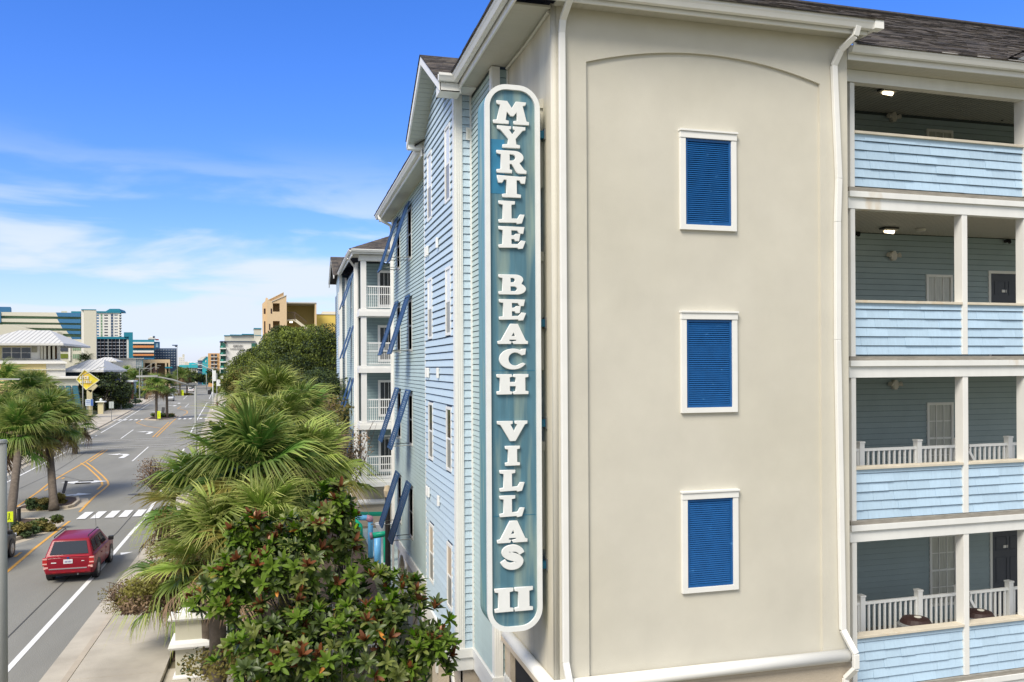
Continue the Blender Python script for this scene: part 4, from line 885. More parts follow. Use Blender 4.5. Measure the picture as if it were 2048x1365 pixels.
for z in (11.15, 8.45, 5.7, 2.95):
    for (ya, yb) in ((44.1, 44.9), (46.4, 47.2)):
        window(B, FX(3.56), ya, yb, z, z + 1.5, fw=.07, glass=mat('dark_brown_pane', (.035, .02, .02), .3), depth=.03)
        zt0 = z + 1.62; th = R(18); L = 1.78; b = MB(); x0, x1 = 3.48, 3.48 - math.sin(th) * L
        b.prism([(x0, ya - .05, zt0), (x1, ya - .05, zt0 - math.cos(th) * L), (x1 - .035, ya - .05, zt0 - math.cos(th) * L + .02), (x0 - .035, ya - .05, zt0 + .02)], (0, yb - ya + .1, 0)); b.build('shutter', SHUTD, B, fix=True)
    window(B, FX(3.21), 52.2, 52.9, z, z + 1.35, fw=.07, glass=GLASS, depth=.03)
arcade(B, FX(3.28), 43.3, 55, 2.149, 3, 1.2, .7, STUCCO_LOW)

# ================================================================= courtyard water play pipes
def playpipe(label, pts, r, m, elbows=()):
    t = thing('water_play_pipe', label, 'play pipe', (pts[0][0], pts[0][1], 0), 'coloured pipes of the splash pool')
    MB().tube(pts, r, 14).build('pipe', m, t, smooth=True)
    for e, c in elbows: MB().tube(e, r * 1.18, 14).build('joint', c, t, smooth=True)
PG = mat('pipe_green', (.01, .42, .24), .35); PB = mat('pipe_blue', (.14, .42, .72), .35); PP = mat('pipe_mauve', (.42, .22, .30), .5); PY = mat('pipe_yellow', (.75, .52, .02), .4)
A_ = lambda px, py, y: at(px, py, y=y)
playpipe('upper green pipe running level in front of the beige base wall', [A_(700, 1029, 37), A_(772, 1028, 37)], .10, PG)
playpipe('light blue pipe with mauve elbow standing left of the black post', [A_(694, 1035, 35), A_(733, 1036, 35), A_(740, 1038, 35), A_(741, 1046, 35), tuple(A_(741, 1046, 35)[:2]) + (.05,)], .11, PB, [([A_(733, 1036, 35), A_(740.5, 1037, 35), A_(741, 1043, 35)], PP)])
playpipe('yellow and green curved pipe behind the magnolia leaves', [A_(690, 1050, 34), A_(700, 1043, 34), A_(712, 1044, 34), A_(720, 1052, 34), A_(721, 1075, 34)], .11, PG, [([A_(697, 1044, 34), A_(709, 1043, 34)], PY)])
playpipe('lower green pipe sloping towards the corner of the sage wall', [A_(744, 1072, 31), A_(786, 1066, 31)], .11, PG, [([A_(740, 1073, 31), A_(745, 1072, 31)], PP)])
playpipe('blue standpipe beside the black post', [A_(755, 1075, 33), tuple(A_(755, 1075, 33)[:2]) + (.05,)], .13, PB)
playpipe('green standpipe with yellow collar under the tipping bucket', [A_(772, 1033, 34), tuple(A_(772, 1033, 34)[:2]) + (.05,)], .12, PG, [([A_(772, 1030, 34), A_(772, 1035, 34)], PY)])
q = A_(767, 1058, 33.4); t = thing('tipping_bucket', 'grey tipping bucket hung between the coloured pipes', 'bucket', (q.x, q.y, q.z - .25))
MB().tube([(q.x, q.y, q.z - .25), (q.x, q.y, q.z + .22)], [.12, .36], 16).build('bucket', mat('bucket_grey', (.55, .57, .58), .4), t); MB().beam((q.x - .5, q.y, q.z + .2), (q.x + .5, q.y, q.z + .24), .05, .05).build('axle', STEELD, t)
q = A_(775, 975, 30.5); t = thing('post', 'slim black post with sandy stone cap rising from the courtyard', 'post', (q.x, q.y, 0))
MB().tube([(q.x, q.y, 0), (q.x, q.y, q.z - .35)], [.11, .09], 10).build('shaft', mat('black_post', (.03, .025, .02), .7, var=.3, vscale=9), t); MB().tube([(q.x, q.y, q.z - .35), (q.x + .01, q.y, q.z - .12), (q.x - .02, q.y, q.z + .06)], [.10, .15, .08], 8).build('cap', mat('sandy_cap', (.55, .45, .30), .9, var=.2, vscale=10), t)

# ================================================================= roadside pier with mouldings
t = thing('gate_pier', 'low beige pier with white mouldings and a stacked cap beside the pavement', 'pier', (-2.3, 23.2, 0))
px0, px1, py0, py1 = -2.72, -2.0, 22.75, 23.5
MB().box(px0, px1, py0, py1, 0, 1.62).build('shaft', mat('pier_stucco', (.56, .54, .42), .9, var=.05), t)
for (z0, e, h) in ((.0, .07, .12), (.78, .16, .22), (1.5, .16, .2)):
    b = MB(); c = [(px0, py0), (px1, py0), (px1, py1), (px0, py1)]
    prof = [(0, 0), (e * .8, .02), (e, h * .35), (e * .85, h * .7), (0, h)]; vs = []
    for n_, zz in prof: vs += [(px0 - n_, py0 - n_, z0 + zz), (px1 + n_, py0 - n_, z0 + zz), (px1 + n_, py1 + n_, z0 + zz), (px0 - n_, py1 + n_, z0 + zz)]
    fs = []
    for i in range(len(prof) - 1):
        for k in range(4): fs.append((4 * i + k, 4 * i + (k + 1) % 4, 4 * i + 4 + (k + 1) % 4, 4 * i + 4 + k))
    b.add(vs, fs).build('moulding', WHITE, t, fix=True)
b = MB()
b.tube([(-2.36, 23.12, 1.68), (-2.36, 23.12, 1.82)], [.50, .16], 4).build('cap', WHITE, t); MB().tube([(-2.36, 23.12, 1.8), (-2.36, 23.12, 1.86), (-2.36, 23.12, 2.0), (-2.36, 23.12, 2.1)], [.10, .16, .17, .03], 14).build('ball', WHITE, t, smooth=True)
t = thing('picket_fence', 'white metal fence running from the beige pier under the magnolia', 'fence', (-1.95, 23.2, 0))
b = MB().beam((-1.95, 23.2, 1.35), (3, 23.4, 1.35), .04, .04).beam((-1.95, 23.2, .25), (3, 23.4, .25), .04, .04).build('rail', WHITE2, t)
for i in range(38): link('picket', bal, b, V((-1.9 + i * .13, 23.2 + i * .005, .1)) - wloc(b), None, (.7, .7, 1.35))

# grey pole at the very left edge
t = thing('metal_pole', 'grey metal pole standing at the far left edge in front of the road', 'pole', (-4.98, 16.2, 0))
q = at(-2.5, 884, y=16.0); t.location = (q.x, q.y, 0)
MB().tube([(q.x, q.y, .13), (q.x, q.y, q.z)], .118, 24).build('shaft', STEEL, t, smooth=True); MB().tube([(q.x, q.y, q.z - .015), (q.x, q.y, q.z + .03)], [.135, .12], 24).build('cap', STEEL, t); MB().box(q.x - .2, q.x + .2, q.y - .2, q.y + .2, .13, .17).build('base_plate', STEEL, t)

# ================================================================= VEGETATION
def np_mesh(name, verts, faces, mats, mi=None, attr=None, smooth=False):
    me = bpy.data.meshes.new(name); nv = len(verts); nf = len(faces); k = faces.shape[1]
    me.vertices.add(nv); me.vertices.foreach_set('co', np.ascontiguousarray(verts, dtype=np.float32).ravel())
    me.loops.add(nf * k); me.loops.foreach_set('vertex_index', np.ascontiguousarray(faces, dtype=np.int32).ravel())
    me.polygons.add(nf); me.polygons.foreach_set('loop_start', np.arange(0, nf * k, k, dtype=np.int32)); me.polygons.foreach_set('loop_total', np.full(nf, k, dtype=np.int32))
    for m in mats: me.materials.append(m)
    if mi is not None: me.polygons.foreach_set('material_index', np.ascontiguousarray(mi, dtype=np.int32))
    if attr is not None:
        a = me.attributes.new('tip', 'FLOAT', 'POINT'); a.data.foreach_set('value', np.ascontiguousarray(attr, dtype=np.float32))
    me.update(calc_edges=True)
    if smooth: me.shade_smooth()
    return me
def rotm(az, el, roll):
    return np.array(Matrix.Rotation(az, 3, 'Z') @ Matrix.Rotation(-el, 3, 'Y') @ Matrix.Rotation(roll, 3, 'X'))
def frond_arrays(seed, nb=54, Lp=.80, Lb=1.10, spread=112, droop=.45, wid=.026, nseg=5, curl=.25):
    r = np.random.default_rng(seed); V_, F_, T_ = [], [], []
    # petiole
    n = 4; pts = [(Lp * t, 0, .10 * math.sin(t * 1.5)) for t in np.linspace(0, 1, n)]
    for i, (x, y, z) in enumerate(pts):
        w = .022 - .008 * i / n; V_ += [(x, -w, z), (x, w, z), (x, 0, z - .02)]; T_ += [.15] * 3
    for i in range(n - 1):
        a = 3 * i; F_ += [(a, a + 1, a + 4, a + 3), (a + 1, a + 2, a + 5, a + 4), (a + 2, a, a + 3, a + 5)]
    hx, hz = pts[-1][0], pts[-1][2]
    for k in range(nb):
        f = k / (nb - 1) * 2 - 1; th = R(spread) * f + r.normal(0, .025); L = Lb * (.62 + .38 * math.cos(th * .62)) * r.uniform(.88, 1.08)
        hub = (hx + .28 * (1 - abs(f)) ** 1.3, 0, hz - .04 * (1 - abs(f)))
        dx, dy = math.cos(th), math.sin(th); px_, py_ = -dy, dx; tw = r.normal(0, .5) + (.35 if k % 2 else -.35)
        dr = droop * r.uniform(.6, 1.5); cz = .22 * abs(f) * r.uniform(.7, 1.2); b = len(V_)
        side = r.normal(0, .06)
        for s in range(nseg + 1):
            t = s / nseg; rr = L * t * (1 - .12 * dr * t * t); w = wid * (.5 + 1.25 * t if t < .4 else 1.0 * (1 - ((t - .4) / .6) ** 1.3) + .04)
            z = hub[2] + cz * t * L - dr * L * t ** 2.6 - curl * L * max(0, t - .55) ** 1.5 * r.uniform(.4, 1.6)
            cx = hub[0] + dx * rr + px_ * side * t * t; cy = hub[1] + dy * rr + py_ * side * t * t
            V_ += [(cx - px_ * w, cy - py_ * w, z - w * math.sin(tw)), (cx + px_ * w, cy + py_ * w, z + w * math.sin(tw))]; T_ += [max(0, (t - .35) / .65) ** 1.6 * r.uniform(.5, 1.1)] * 2
        for s in range(nseg): F_.append((b + 2 * s, b + 2 * s + 1, b + 2 * s + 3, b + 2 * s + 2))
    return np.array(V_), np.array(F_), np.array(T_)
FRA = [frond_arrays(i, droop=[.08, .22, .38, .15][i % 4], curl=[.5, 1.1, 1.5, .8][i % 4]) for i in range(4)]
FRM = {}
def frond_mesh(i, m):
    if (i, m.name) not in FRM: FRM[(i, m.name)] = np_mesh('frond', FRA[i][0], FRA[i][1], [m], attr=np.clip(FRA[i][2], 0, 1))
    return FRM[(i, m.name)]
def palm_plan(n, seed, low=-50):
    r = random.Random(seed); out = []
    for i in range(n):
        t = i / (n - 1); el = 86 - (86 - low) * t ** 1.15 + r.uniform(-9, 9); out.append((i * 2.39996 + r.uniform(-.25, .25), R(el), r.uniform(-.35, .35), t, r.uniform(.85, 1.1), r.randrange(4)))
    return out
def trunk_mesh(base, top, r0, r1, mt=None, lean=0):
    b = MB(); n = 7; pts = []; rs = []
    base = V(base); top = V(top)
    for i in range(n + 1):
        t = i / n; pts.append(base.lerp(top, t)); rs.append((r0 + (r1 - r0) * t) * (1.35 if i == 0 else 1) * random.uniform(.96, 1.04))
    return b.tube(pts, rs, 12)
def palm(label, px, py, depth, size=1.9, n=30, green=None, group='palms along the right pavement', low=-45, dead=4, seed=0, base=None, tr=.17, objs=True, cat='palm tree'):
    u = px - 1024; g = V((FW[0] * F + RT[0] * u, FW[1] * F + RT[1] * u, 0)) / F * depth
    c = at(px, py, y=g.y); base = base or (c.x + random.uniform(-.15, .15), c.y + .1, 0.02)
    t = thing('palm_tree', label, cat, (base[0], base[1], 0), group)
    trunk_mesh(base, (c.x, c.y, c.z - .1), tr * 1.1, tr).build('trunk', BARK, t, smooth=True)
    b = MB(); r = random.Random(seed)
    for i in range(46):
        a = i * 2.4; z = c.z - .15 - .95 * i / 46; rad = tr * 1.02; p0 = V((c.x + rad * math.cos(a), c.y + rad * math.sin(a), z)); p1 = p0 + V((math.cos(a) * .12, math.sin(a) * .12, .20)); b.beam(p0 - V((0, 0, .08)), p1, .07, .03)
    b.build('boots', BOOT, t, kind='stuff')
    plan = palm_plan(n, seed, low)
    for (az, el, roll, tt, s, v) in plan:
        m = green or FR_G
        if tt > 1 - dead / n: m = FR_B
        elif tt > .5 and n > 16: m = FR_Y if r.random() < .10 else (green or FR_G)
        link('frond', frond_mesh(v, m), t, V((c.x, c.y, c.z - tt * .25)) - wloc(t), tuple(Matrix(rotm(az, el, roll).tolist()).to_euler()), [s * size / 1.9 * (.8 if tt < .1 else 1)] * 3)
    return t
palm('big green fan palm in the middle of the planting, in front of the others', 505, 950, 20, 1.8, 40, seed=1, low=-40)
palm('fan palm leaning over the kerb left of the biggest one', 405, 1000, 21.5, 1.6, 28, seed=2, low=-50, dead=3)
palm('light green strappy palm right above the white gate pier', 435, 1115, 18.2, 1.6, 34, green=FR_L, seed=3, low=-35, dead=3)
palm('low palm whose fronds hang over the pavement slabs', 390, 1175, 23.9, 2.1, 20, green=FR_G, seed=4, low=-40, dead=0)
palm('pale palm just behind the top of the magnolia', 530, 1070, 18.4, 1.45, 28, green=FR_L, seed=5, low=-25, dead=2)
palm('pale palm nearest the blue building wall, brown fronds below', 615, 955, 21.5, 1.65, 28, green=FR_L, seed=6, low=-45, dead=5)
palm('fan palm behind the biggest one, level with its top', 560, 865, 26, 1.55, 30, green=FR_L, seed=7, low=-40, dead=3)
palm('highest light green palm in front of the dark trees', 550, 805, 34, 1.75, 30, green=FR_L, seed=8, low=-40, dead=3)
palm('right hand one of the two highest palms in front of the dark trees', 600, 835, 33, 1.65, 26, green=FR_G, seed=9, low=-45, dead=4)
MP = 'palms on the median islands'
def gpalm(label, bx, by, px, py, depth, **k):
    q = at(bx, by, z=.13); return palm(label, px, py, depth, base=(q.x, q.y, .1), group=MP, **k)
gpalm('left palm of the near median island, with brown boots under its crown', 20, 1048, 40, 872, 49, size=2.3, n=44, seed=11, tr=.20, low=-45)
gpalm('right palm of the near median island, trunk leaning left', 108, 1018, 96, 848, 52.5, size=2.4, n=46, seed=12, tr=.195, low=-50)

# far palms share one crown mesh
def crown_mesh(seed, n=26, m=None, low=-45):
    Vs, Fs, Ts, Ms = [], [], [], []; off = 0
    for (az, el, roll, tt, s, v) in palm_plan(n, seed, low):
        a = FRA[v]; q = (a[0] * s) @ rotm(az, el, roll).T + np.array([0, 0, -tt * .25]); Vs.append(q); Fs.append(a[1] + off); Ts.append(a[2]); off += len(q); Ms.append(np.full(len(a[1]), 1 if tt > .88 else 0))
    return np_mesh('crown', np.vstack(Vs), np.vstack(Fs), [m or FR_G, FR_B], np.concatenate(Ms), np.clip(np.concatenate(Ts), 0, 1))
CR = [crown_mesh(21), crown_mesh(22, 22), crown_mesh(23, 26, FR_L), crown_mesh(24, 20, mat('frond_dark', (.03, .06, .02), .7, var=.3, rnd=.2, tip=(.08, .10, .03)), low=-30)]
tk = MB().tube([(0, 0, 0), (.02, 0, .3), (0, .02, .7), (0, 0, 1)], [1.3, 1, .95, 1], 8).mesh('trunk', BARK)
def fpalm(label, px, py, depth, size=2.2, v=0, group='palms beyond the crossing', base=None):
    u = px - 1024; c = at(px, py, y=(FW[1] * F + RT[1] * u) / F * depth); bx, by_ = base or (c.x, c.y)
    t = thing('palm_tree', label, 'palm tree', (bx, by_, 0), group)
    link('crown', CR[v], t, V((c.x - bx, c.y - by_, c.z)), (0, 0, random.uniform(0, 6)), [size / 1.9] * 3); h = c.z
    o = link('trunk', tk, t, V((0, 0, 0)), None, (.2, .2, h)); return t
def fisl(label, bx, by, px, py, v=0, size=2.4):
    q = at(bx, by, z=.1); dep = FW[0] * q.x + FW[1] * q.y; return fpalm(label, px, py, dep, size, v, MP, (q.x, q.y))
fisl('left palm of the second median island, seen under the lamp arm', 313, 838, 310, 773, 0, 2.15); fisl('right palm of the second median island, seen under the lamp arm', 334, 835, 336, 774, 1, 2.15)
fisl('left palm of the farthest median island in view', 360, 791, 360, 752, 0, 2.6); fisl('right palm of the farthest median island in view', 374, 790, 375, 753, 1, 2.6)
for i, (px, py, d, s, v) in enumerate([(15, 830, 80, 2.5, 0), (55, 790, 92, 2.9, 0), (12, 772, 100, 2.9, 1), (78, 782, 104, 2.7, 0), (112, 812, 84, 2.2, 2), (150, 850, 78, 2.0, 0), (60, 735, 190, 3.6, 2)]):
    fpalm(['lower left palm behind the median pair', 'leftmost palm of the far row beneath the parapet', 'palm cut by the left edge below the restaurant', 'palm between the far row and the parapet', 'small pale palm peeping over the right median palm', 'dark drooping palm reaching over the left pavement', 'low palm standing against the yellow restaurant wall'][i], px, py, d, s, v, 'palms on the left side of the street')
for i, (px, py, d, s, v) in enumerate([(174, 727, 260, 3.6, 3), (222, 752, 230, 3.0, 3), (254, 752, 260, 3.4, 0), (268, 760, 230, 2.8, 1), (281, 756, 250, 3.0, 3), (298, 748, 330, 3.6, 3), (240, 765, 215, 2.6, 3)]):
    fpalm(['tall feather palm rising above the restaurant roofs', 'far palm left of the white hall', 'pale far palm under the white hall', 'pale far palm beside the kiosk', 'far palm right of the kiosk', 'far palm in front of the sand coloured block', 'small far palm before the white hall'][i], px, py, d, s, v, 'palms far up the left side')
for i, (px, py, d, s, v) in enumerate([(492, 815, 62, 1.7, 2), (508, 785, 75, 2.0, 2), (470, 795, 90, 1.9, 0)]):
    fpalm(['brownish palm at the left end of the right hand planting', 'pale palm just above the left end of the planting', 'palm behind the lamp posts on the right'][i], px, py, d, s, v, 'palms along the right pavement')

def leaves(n, centres, radii, size, seed, flat=.55, hollow=.55, aspect=.6):
    """diamond leaf faces scattered in clumps"""
    r = np.random.default_rng(seed); C = np.asarray(centres, float); Rd = np.asarray(radii, float); k = r.integers(0, len(C), n)
    d = r.normal(size=(n, 3)); d /= np.linalg.norm(d, axis=1)[:, None]; rad = r.uniform(hollow, 1, n) ** .6
    P = C[k] + d * Rd[k] * rad[:, None] * np.array([1, 1, flat]) if Rd.ndim == 1 else C[k] + d * Rd[k] * rad[:, None]
    a = r.normal(size=(n, 3)); a /= np.linalg.norm(a, axis=1)[:, None]; nn = d * .7 + r.normal(size=(n, 3)) * .6 + np.array([0, 0, .5]); b_ = np.cross(nn, a); b_ /= np.linalg.norm(b_, axis=1)[:, None] + 1e-6
    s = size * r.uniform(.6, 1.4, n)[:, None]
    vs = np.stack([P + a * s, P + b_ * s * aspect, P - a * s, P - b_ * s * aspect], 1).reshape(-1, 3); return vs, np.arange(4 * n).reshape(-1, 4), P, k
def broadleaf(name, label, cat, px, py, depth, rx, rz, seed, n=9000, leaf=.16, clumps=46, mats=None, group=None, trunkr=.28, cr_=1.15, gap=.0, cut=None):
    u = px - 1024; c = at(px, py, y=(FW[1] * F + RT[1] * u) / F * depth); r = random.Random(seed)
    t = thing(name, label, cat, (c.x, c.y, 0), group)
    cs, rs = [], []
    for i in range(clumps):
        th = r.uniform(0, 2 * math.pi); ph = math.acos(r.uniform(-.55, 1)); q = r.uniform(.45, 1.0) ** .5
        cs.append((c.x + rx * q * math.sin(ph) * math.cos(th), c.y + rx * q * math.sin(ph) * math.sin(th), c.z + rz * q * math.cos(ph))); rs.append(r.uniform(.5, 1.0) * cr_)
    cs = np.array(cs); rs = np.array(rs); vs, fs, P, k = leaves(n, cs, rs[:, None].repeat(3, 1) * np.array([1, 1, .6]), leaf, seed, aspect=.55)
    mi = np.random.default_rng(seed).choice(3, n, p=[.48, .36, .16]); cl = np.random.default_rng(seed + 1).choice(3, clumps, p=[.45, .35, .2])[k]; mi = np.where(np.random.default_rng(seed).random(n) < .6, cl, mi)
    me = np_mesh('crown', vs, fs, mats or [OAK1, OAK2, OAK3], mi); me.transform(Matrix.Translation(-wloc(t))); link('crown', me, t)
    b = MB(); top = V((c.x, c.y, max(1, c.z - rz * .55))); b.tube([(c.x, c.y, 0), (c.x + .1, c.y, top.z * .5), top], [trunkr * 1.3, trunkr, trunkr * .8], 9)
    for i in range(12):
        e = V(cs[r.randrange(clumps)]); m = top.lerp(e, .5) + V((r.uniform(-.4, .4), r.uniform(-.4, .4), r.uniform(.0, .5))); b.tube([top - V((0, 0, .3)), m, e], [trunkr * .55, trunkr * .3, .03], 6)
    b.build('trunk', OBARK, t); return t
BL = 'broadleaf trees behind the palms'
broadleaf('oak_tree', 'large dark oak filling the space beside the farther blue building', 'tree', 640, 745, 62, 4.6, 3.4, 31, 60000, .07, 110, group=BL)
broadleaf('oak_tree', 'bushy oak below the open stair of the yellow building', 'tree', 590, 712, 78, 3.6, 2.6, 32, 46000, .08, 90, group=BL)
broadleaf('oak_tree', 'oak in front of the white hotel wall', 'tree', 530, 735, 96, 3.6, 2.2, 33, 26000, .095, 70, group=BL)
broadleaf('oak_tree', 'low olive green tree left of the oaks by the street', 'tree', 497, 770, 84, 2.0, 1.8, 34, 22000, .085, 50, group=BL, mats=[OAK2, SHR1, OAK1])
broadleaf('oak_tree', 'dark undergrown tree at the foot of the farther blue building', 'tree', 655, 830, 50, 2.6, 2.6, 35, 26000, .06, 60, group=BL, mats=[OAK1, OAK3, OAK3])
broadleaf('oak_tree', 'dim tree filling in below the big oak', 'tree', 600, 790, 56, 3.2, 2.2, 36, 20000, .07, 50, group=BL, mats=[OAK1, OAK3, OAK1])
broadleaf('street_tree', 'dark tree behind the lamp posts at the right bend', 'tree', 456, 768, 190, 3.4, 3.4, 37, 6000, .22, 30, group='trees far up the street')
for i, (px, py, d, rx, rz, m) in enumerate([(430, 756, 330, 3.6, 3.2, 3), (412, 757, 480, 4, 2.6, 0), (388, 757, 330, 3.5, 2, 3), (345, 757, 420, 9, 4, 3), (330, 748, 430, 9, 5, 0), (262, 742, 420, 12, 6, 3), (310, 735, 520, 12, 6, 0)]):
    broadleaf('street_tree', ['far tree right of the turquoise house', 'small far tree at the end of the street', 'far tree left of the vanishing road', 'far tree behind the third island', 'far tree in front of the blue block', 'far tree before the white hall', 'far tree before the sand coloured arches'][i], 'tree', px, py, d, rx, rz, 40 + i, 2500, .5, 24, mats=[OAK3, OAK1, OAK3] if m else None, group='trees far up the street', cr_=2.2)
broadleaf('street_tree', 'dense dark tree right of the yellow diamond sign', 'tree', 207, 785, 158, 4.4, 3.4, 50, 9000, .22, 40, mats=[OAK3, OAK1, mat('tree_black_green', (.012, .022, .010), .8)], group='trees on the left pavement', cr_=1.8)
broadleaf('street_tree', 'thin brown-green tree behind the street light and yellow sign', 'tree', 158, 790, 150, 1.8, 3.0, 51, 3000, .2, 20, mats=[OAK1, SHR1, OAK3], group='trees on the left pavement')

def bush(name, label, cat, px, py, y=None, depth=None, rx=1, ry=1, rz=.6, seed=0, n=2500, leaf=.05, mats=None, group=None, twigs=0, z=None):
    u = px - 1024; c = at(px, py, y=(FW[1] * F + RT[1] * u) / F * depth); r = random.Random(seed); t = thing(name, label, cat, (c.x, c.y, 0), group)
    cs = np.array([(c.x + rx * r.uniform(-.8, .8), c.y + ry * r.uniform(-.8, .8), c.z + rz * r.uniform(-.7, .8)) for _ in range(16)])
    vs, fs, P, k = leaves(n, cs, np.array([[rx * .45, ry * .45, rz * .5]] * 16), leaf, seed, hollow=.2)
    me = np_mesh('foliage', vs, fs, mats, np.random.default_rng(seed).choice(len(mats), n)); me.transform(Matrix.Translation(-wloc(t))); link('foliage', me, t, kind='stuff')
    if twigs:
        b = MB()
        for i in range(twigs):
            e = V(cs[i % 16]) + V((r.uniform(-.5, .5) * rx, r.uniform(-.5, .5) * ry, r.uniform(-.3, .6) * rz)); s0 = V((c.x + r.uniform(-.2, .2), c.y + r.uniform(-.2, .2), max(0, c.z - rz * 1.2))); m = s0.lerp(e, .6) + V((r.uniform(-.2, .2), r.uniform(-.2, .2), .15)); b.tube([s0, m, e], [.02, .012, .004], 4, cap=False)
        b.build('twigs', mat('twig', (.15, .10, .07), .9), t, kind='stuff')
    return t
BG = 'shrubs under the palms'
bush('shrub', 'olive yellow twiggy shrub spilling over the kerb', 'shrub', 345, 1165, depth=18.6, rx=1.0, ry=.9, rz=.50, seed=60, n=9500, leaf=.034, mats=[SHR1, SHR2, FR_Y], group=BG, twigs=50)
bush('shrub', 'bare brown twigs left of the olive shrub', 'shrub', 262, 1185, depth=18.9, rx=.6, ry=.6, rz=.38, seed=61, n=3000, leaf=.018, mats=[SHR2, SHR2, SHR1], group=BG, twigs=70)
bush('shrub', 'bare brownish bush over the white edge line', 'shrub', 318, 945, depth=26, rx=.75, ry=.6, rz=.45, seed=62, n=1500, leaf=.024, mats=[SHR2], group=BG, twigs=90)
bush('shrub', 'rusty thin shrub between kerb and palms', 'shrub', 345, 1065, depth=21, rx=.55, ry=.9, rz=.5, seed=63, n=3800, leaf=.03, mats=[SHR2, SHR1], group=BG, twigs=50)
bush('shrub', 'dry brown thicket between the pale palm and the blue wall', 'shrub', 645, 960, depth=24, rx=1.2, ry=1.5, rz=1.3, seed=64, n=6500, leaf=.035, mats=[SHR2, SHR2, MULCH], group=BG, twigs=120)
bush('shrub', 'dark thicket beneath the middle palms', 'shrub', 520, 1010, depth=23, rx=1.8, ry=2.6, rz=1.1, seed=65, n=9000, leaf=.05, mats=[SHR3, SHR1, SHR2], group=BG, twigs=60)
bush('shrub', 'olive thicket under the highest palms', 'shrub', 560, 870, depth=36, rx=2.6, ry=4, rz=1.6, seed=66, n=9000, leaf=.07, mats=[SHR3, SHR1, SHR2], group=BG, twigs=40)
bush('shrub', 'olive thicket behind the lamp posts on the right', 'shrub', 497, 850, depth=52, rx=1.0, ry=8, rz=1.3, seed=67, n=9000, leaf=.08, mats=[SHR3, SHR1, SHR1], group=BG)
bush('shrub', 'green growth under the magnolia beside the white fence', 'shrub', 520, 1300, depth=19, rx=1.6, ry=1.6, rz=.7, seed=68, n=6000, leaf=.045, mats=[SHR3, SHR1, OAK1], group=BG, twigs=20)
bush('shrub', 'dry brush at the foot of the farther building', 'shrub', 668, 900, depth=45, rx=1.3, ry=3, rz=1.0, seed=69, n=5000, leaf=.05, mats=[SHR2, MULCH, SHR1], group=BG, twigs=40)
IG = 'low plants on the islands and verges'
for i, (px, py, d, rx, m) in enumerate([(78, 1010, 53, .55, SHR3), (85, 1050, 47, .7, OAK1), (45, 1062, 45, .6, SHR3), (118, 1000, 53, .35, SHR1), (325, 832, 141, 1.6, SHR3), (368, 789, 268, 2.2, SHR3)]):
    bush('island_plant', ['grassy tuft left of the leaning palm trunk', 'tall grassy tuft on the nearer half of the island', 'ragged green weeds by the left palm foot', 'small tuft at the foot of the black marker', 'low green mound on the second island', 'low green mound on the farthest island'][i], 'plant', px, py, depth=(lambda q_: FW[0] * q_.x + FW[1] * q_.y)(at(px, py, z=.3)), rx=rx, ry=rx, rz=.32, seed=70 + i, n=2600, leaf=.07 if i < 4 else .2, mats=[m, SHR1], group=IG)
bush('hedge', 'clipped green hedge along the left pavement', 'hedge', 235, 812, depth=168, rx=3.0, ry=9, rz=.9, seed=80, n=5000, leaf=.16, mats=[SHR3, OAK1], group=None)
bush('flower_bed', 'green bed dotted with yellow flowers beside the pavement', 'flower bed', 265, 783, depth=225, rx=5.5, ry=9, rz=1.5, seed=81, n=6000, leaf=.22, mats=[SHR3, OAK1, YELF, OAK2])

# ---- magnolia
MT = thing('magnolia_tree', 'glossy leaved magnolia with rusty leaf undersides in front of the palms', 'tree', (.9, 12.8, 0))
def leaf_arrays():
    L, W = 1.0, .19
    xs = [0, .10, .32, .66, .88, 1.0]; ws = [.01, .07, .155, .16, .10, .0]; vs = []; fs = []
    for x, w in zip(xs, ws): z = -.16 * x * x; vs += [(x, -w, z + w * .35), (x, 0, z), (x, w, z + w * .35)]
    for i in range(5):
        a = 3 * i; fs += [(a, a + 1, a + 4, a + 3), (a + 1, a + 2, a + 5, a + 4)]
    return np.array(vs, float), np.array(fs)
LV, LF = leaf_arrays(); nvl = len(LV)
mr = np.random.default_rng(5); rr_ = random.Random(5)
ell = [(625, 1115, 12.9, 1.05, .82), (665, 1012, 13.1, .36, .38), (480, 1150, 12.6, .62, .42), (815, 1275, 12.7, .72, .85), (600, 1300, 12.3, 1.35, .85), (430, 1205, 12.3, .40, .16), (750, 1195, 12.9, .68, .48), (505, 1062, 12.8, .35, .20), (560, 1130, 12.7, .8, .55), (700, 1300, 12.2, 1.2, .8), (560, 1340, 12.0, .6, .5), (860, 1330, 12.4, .42, .55), (670, 1065, 13, .38, .45), (540, 1220, 12.4, .8, .5)]
wh = []
for (px, py, d, rx, rz) in ell:
    u = px - 1024; c = at(px, py, y=(FW[1] * F + RT[1] * u) / F * d)
    for _ in range(int(135 * (rx * rz) ** .75 + 18)):
        v = mr.normal(size=3); v /= np.linalg.norm(v); q = mr.uniform(.55, 1.0)
        wh.append((np.array([c.x + v[0] * rx * q, c.y + v[1] * rx * .75 * q, c.z + v[2] * rz * q]), v, q))
xf = []   # (matrix3, pos, scale, material)
from mathutils import noise as _ns
wh = [w_ for w_ in wh if not (_ns.noise(V(w_[0]) * 2.1) < -.10 and w_[2] > .7)]
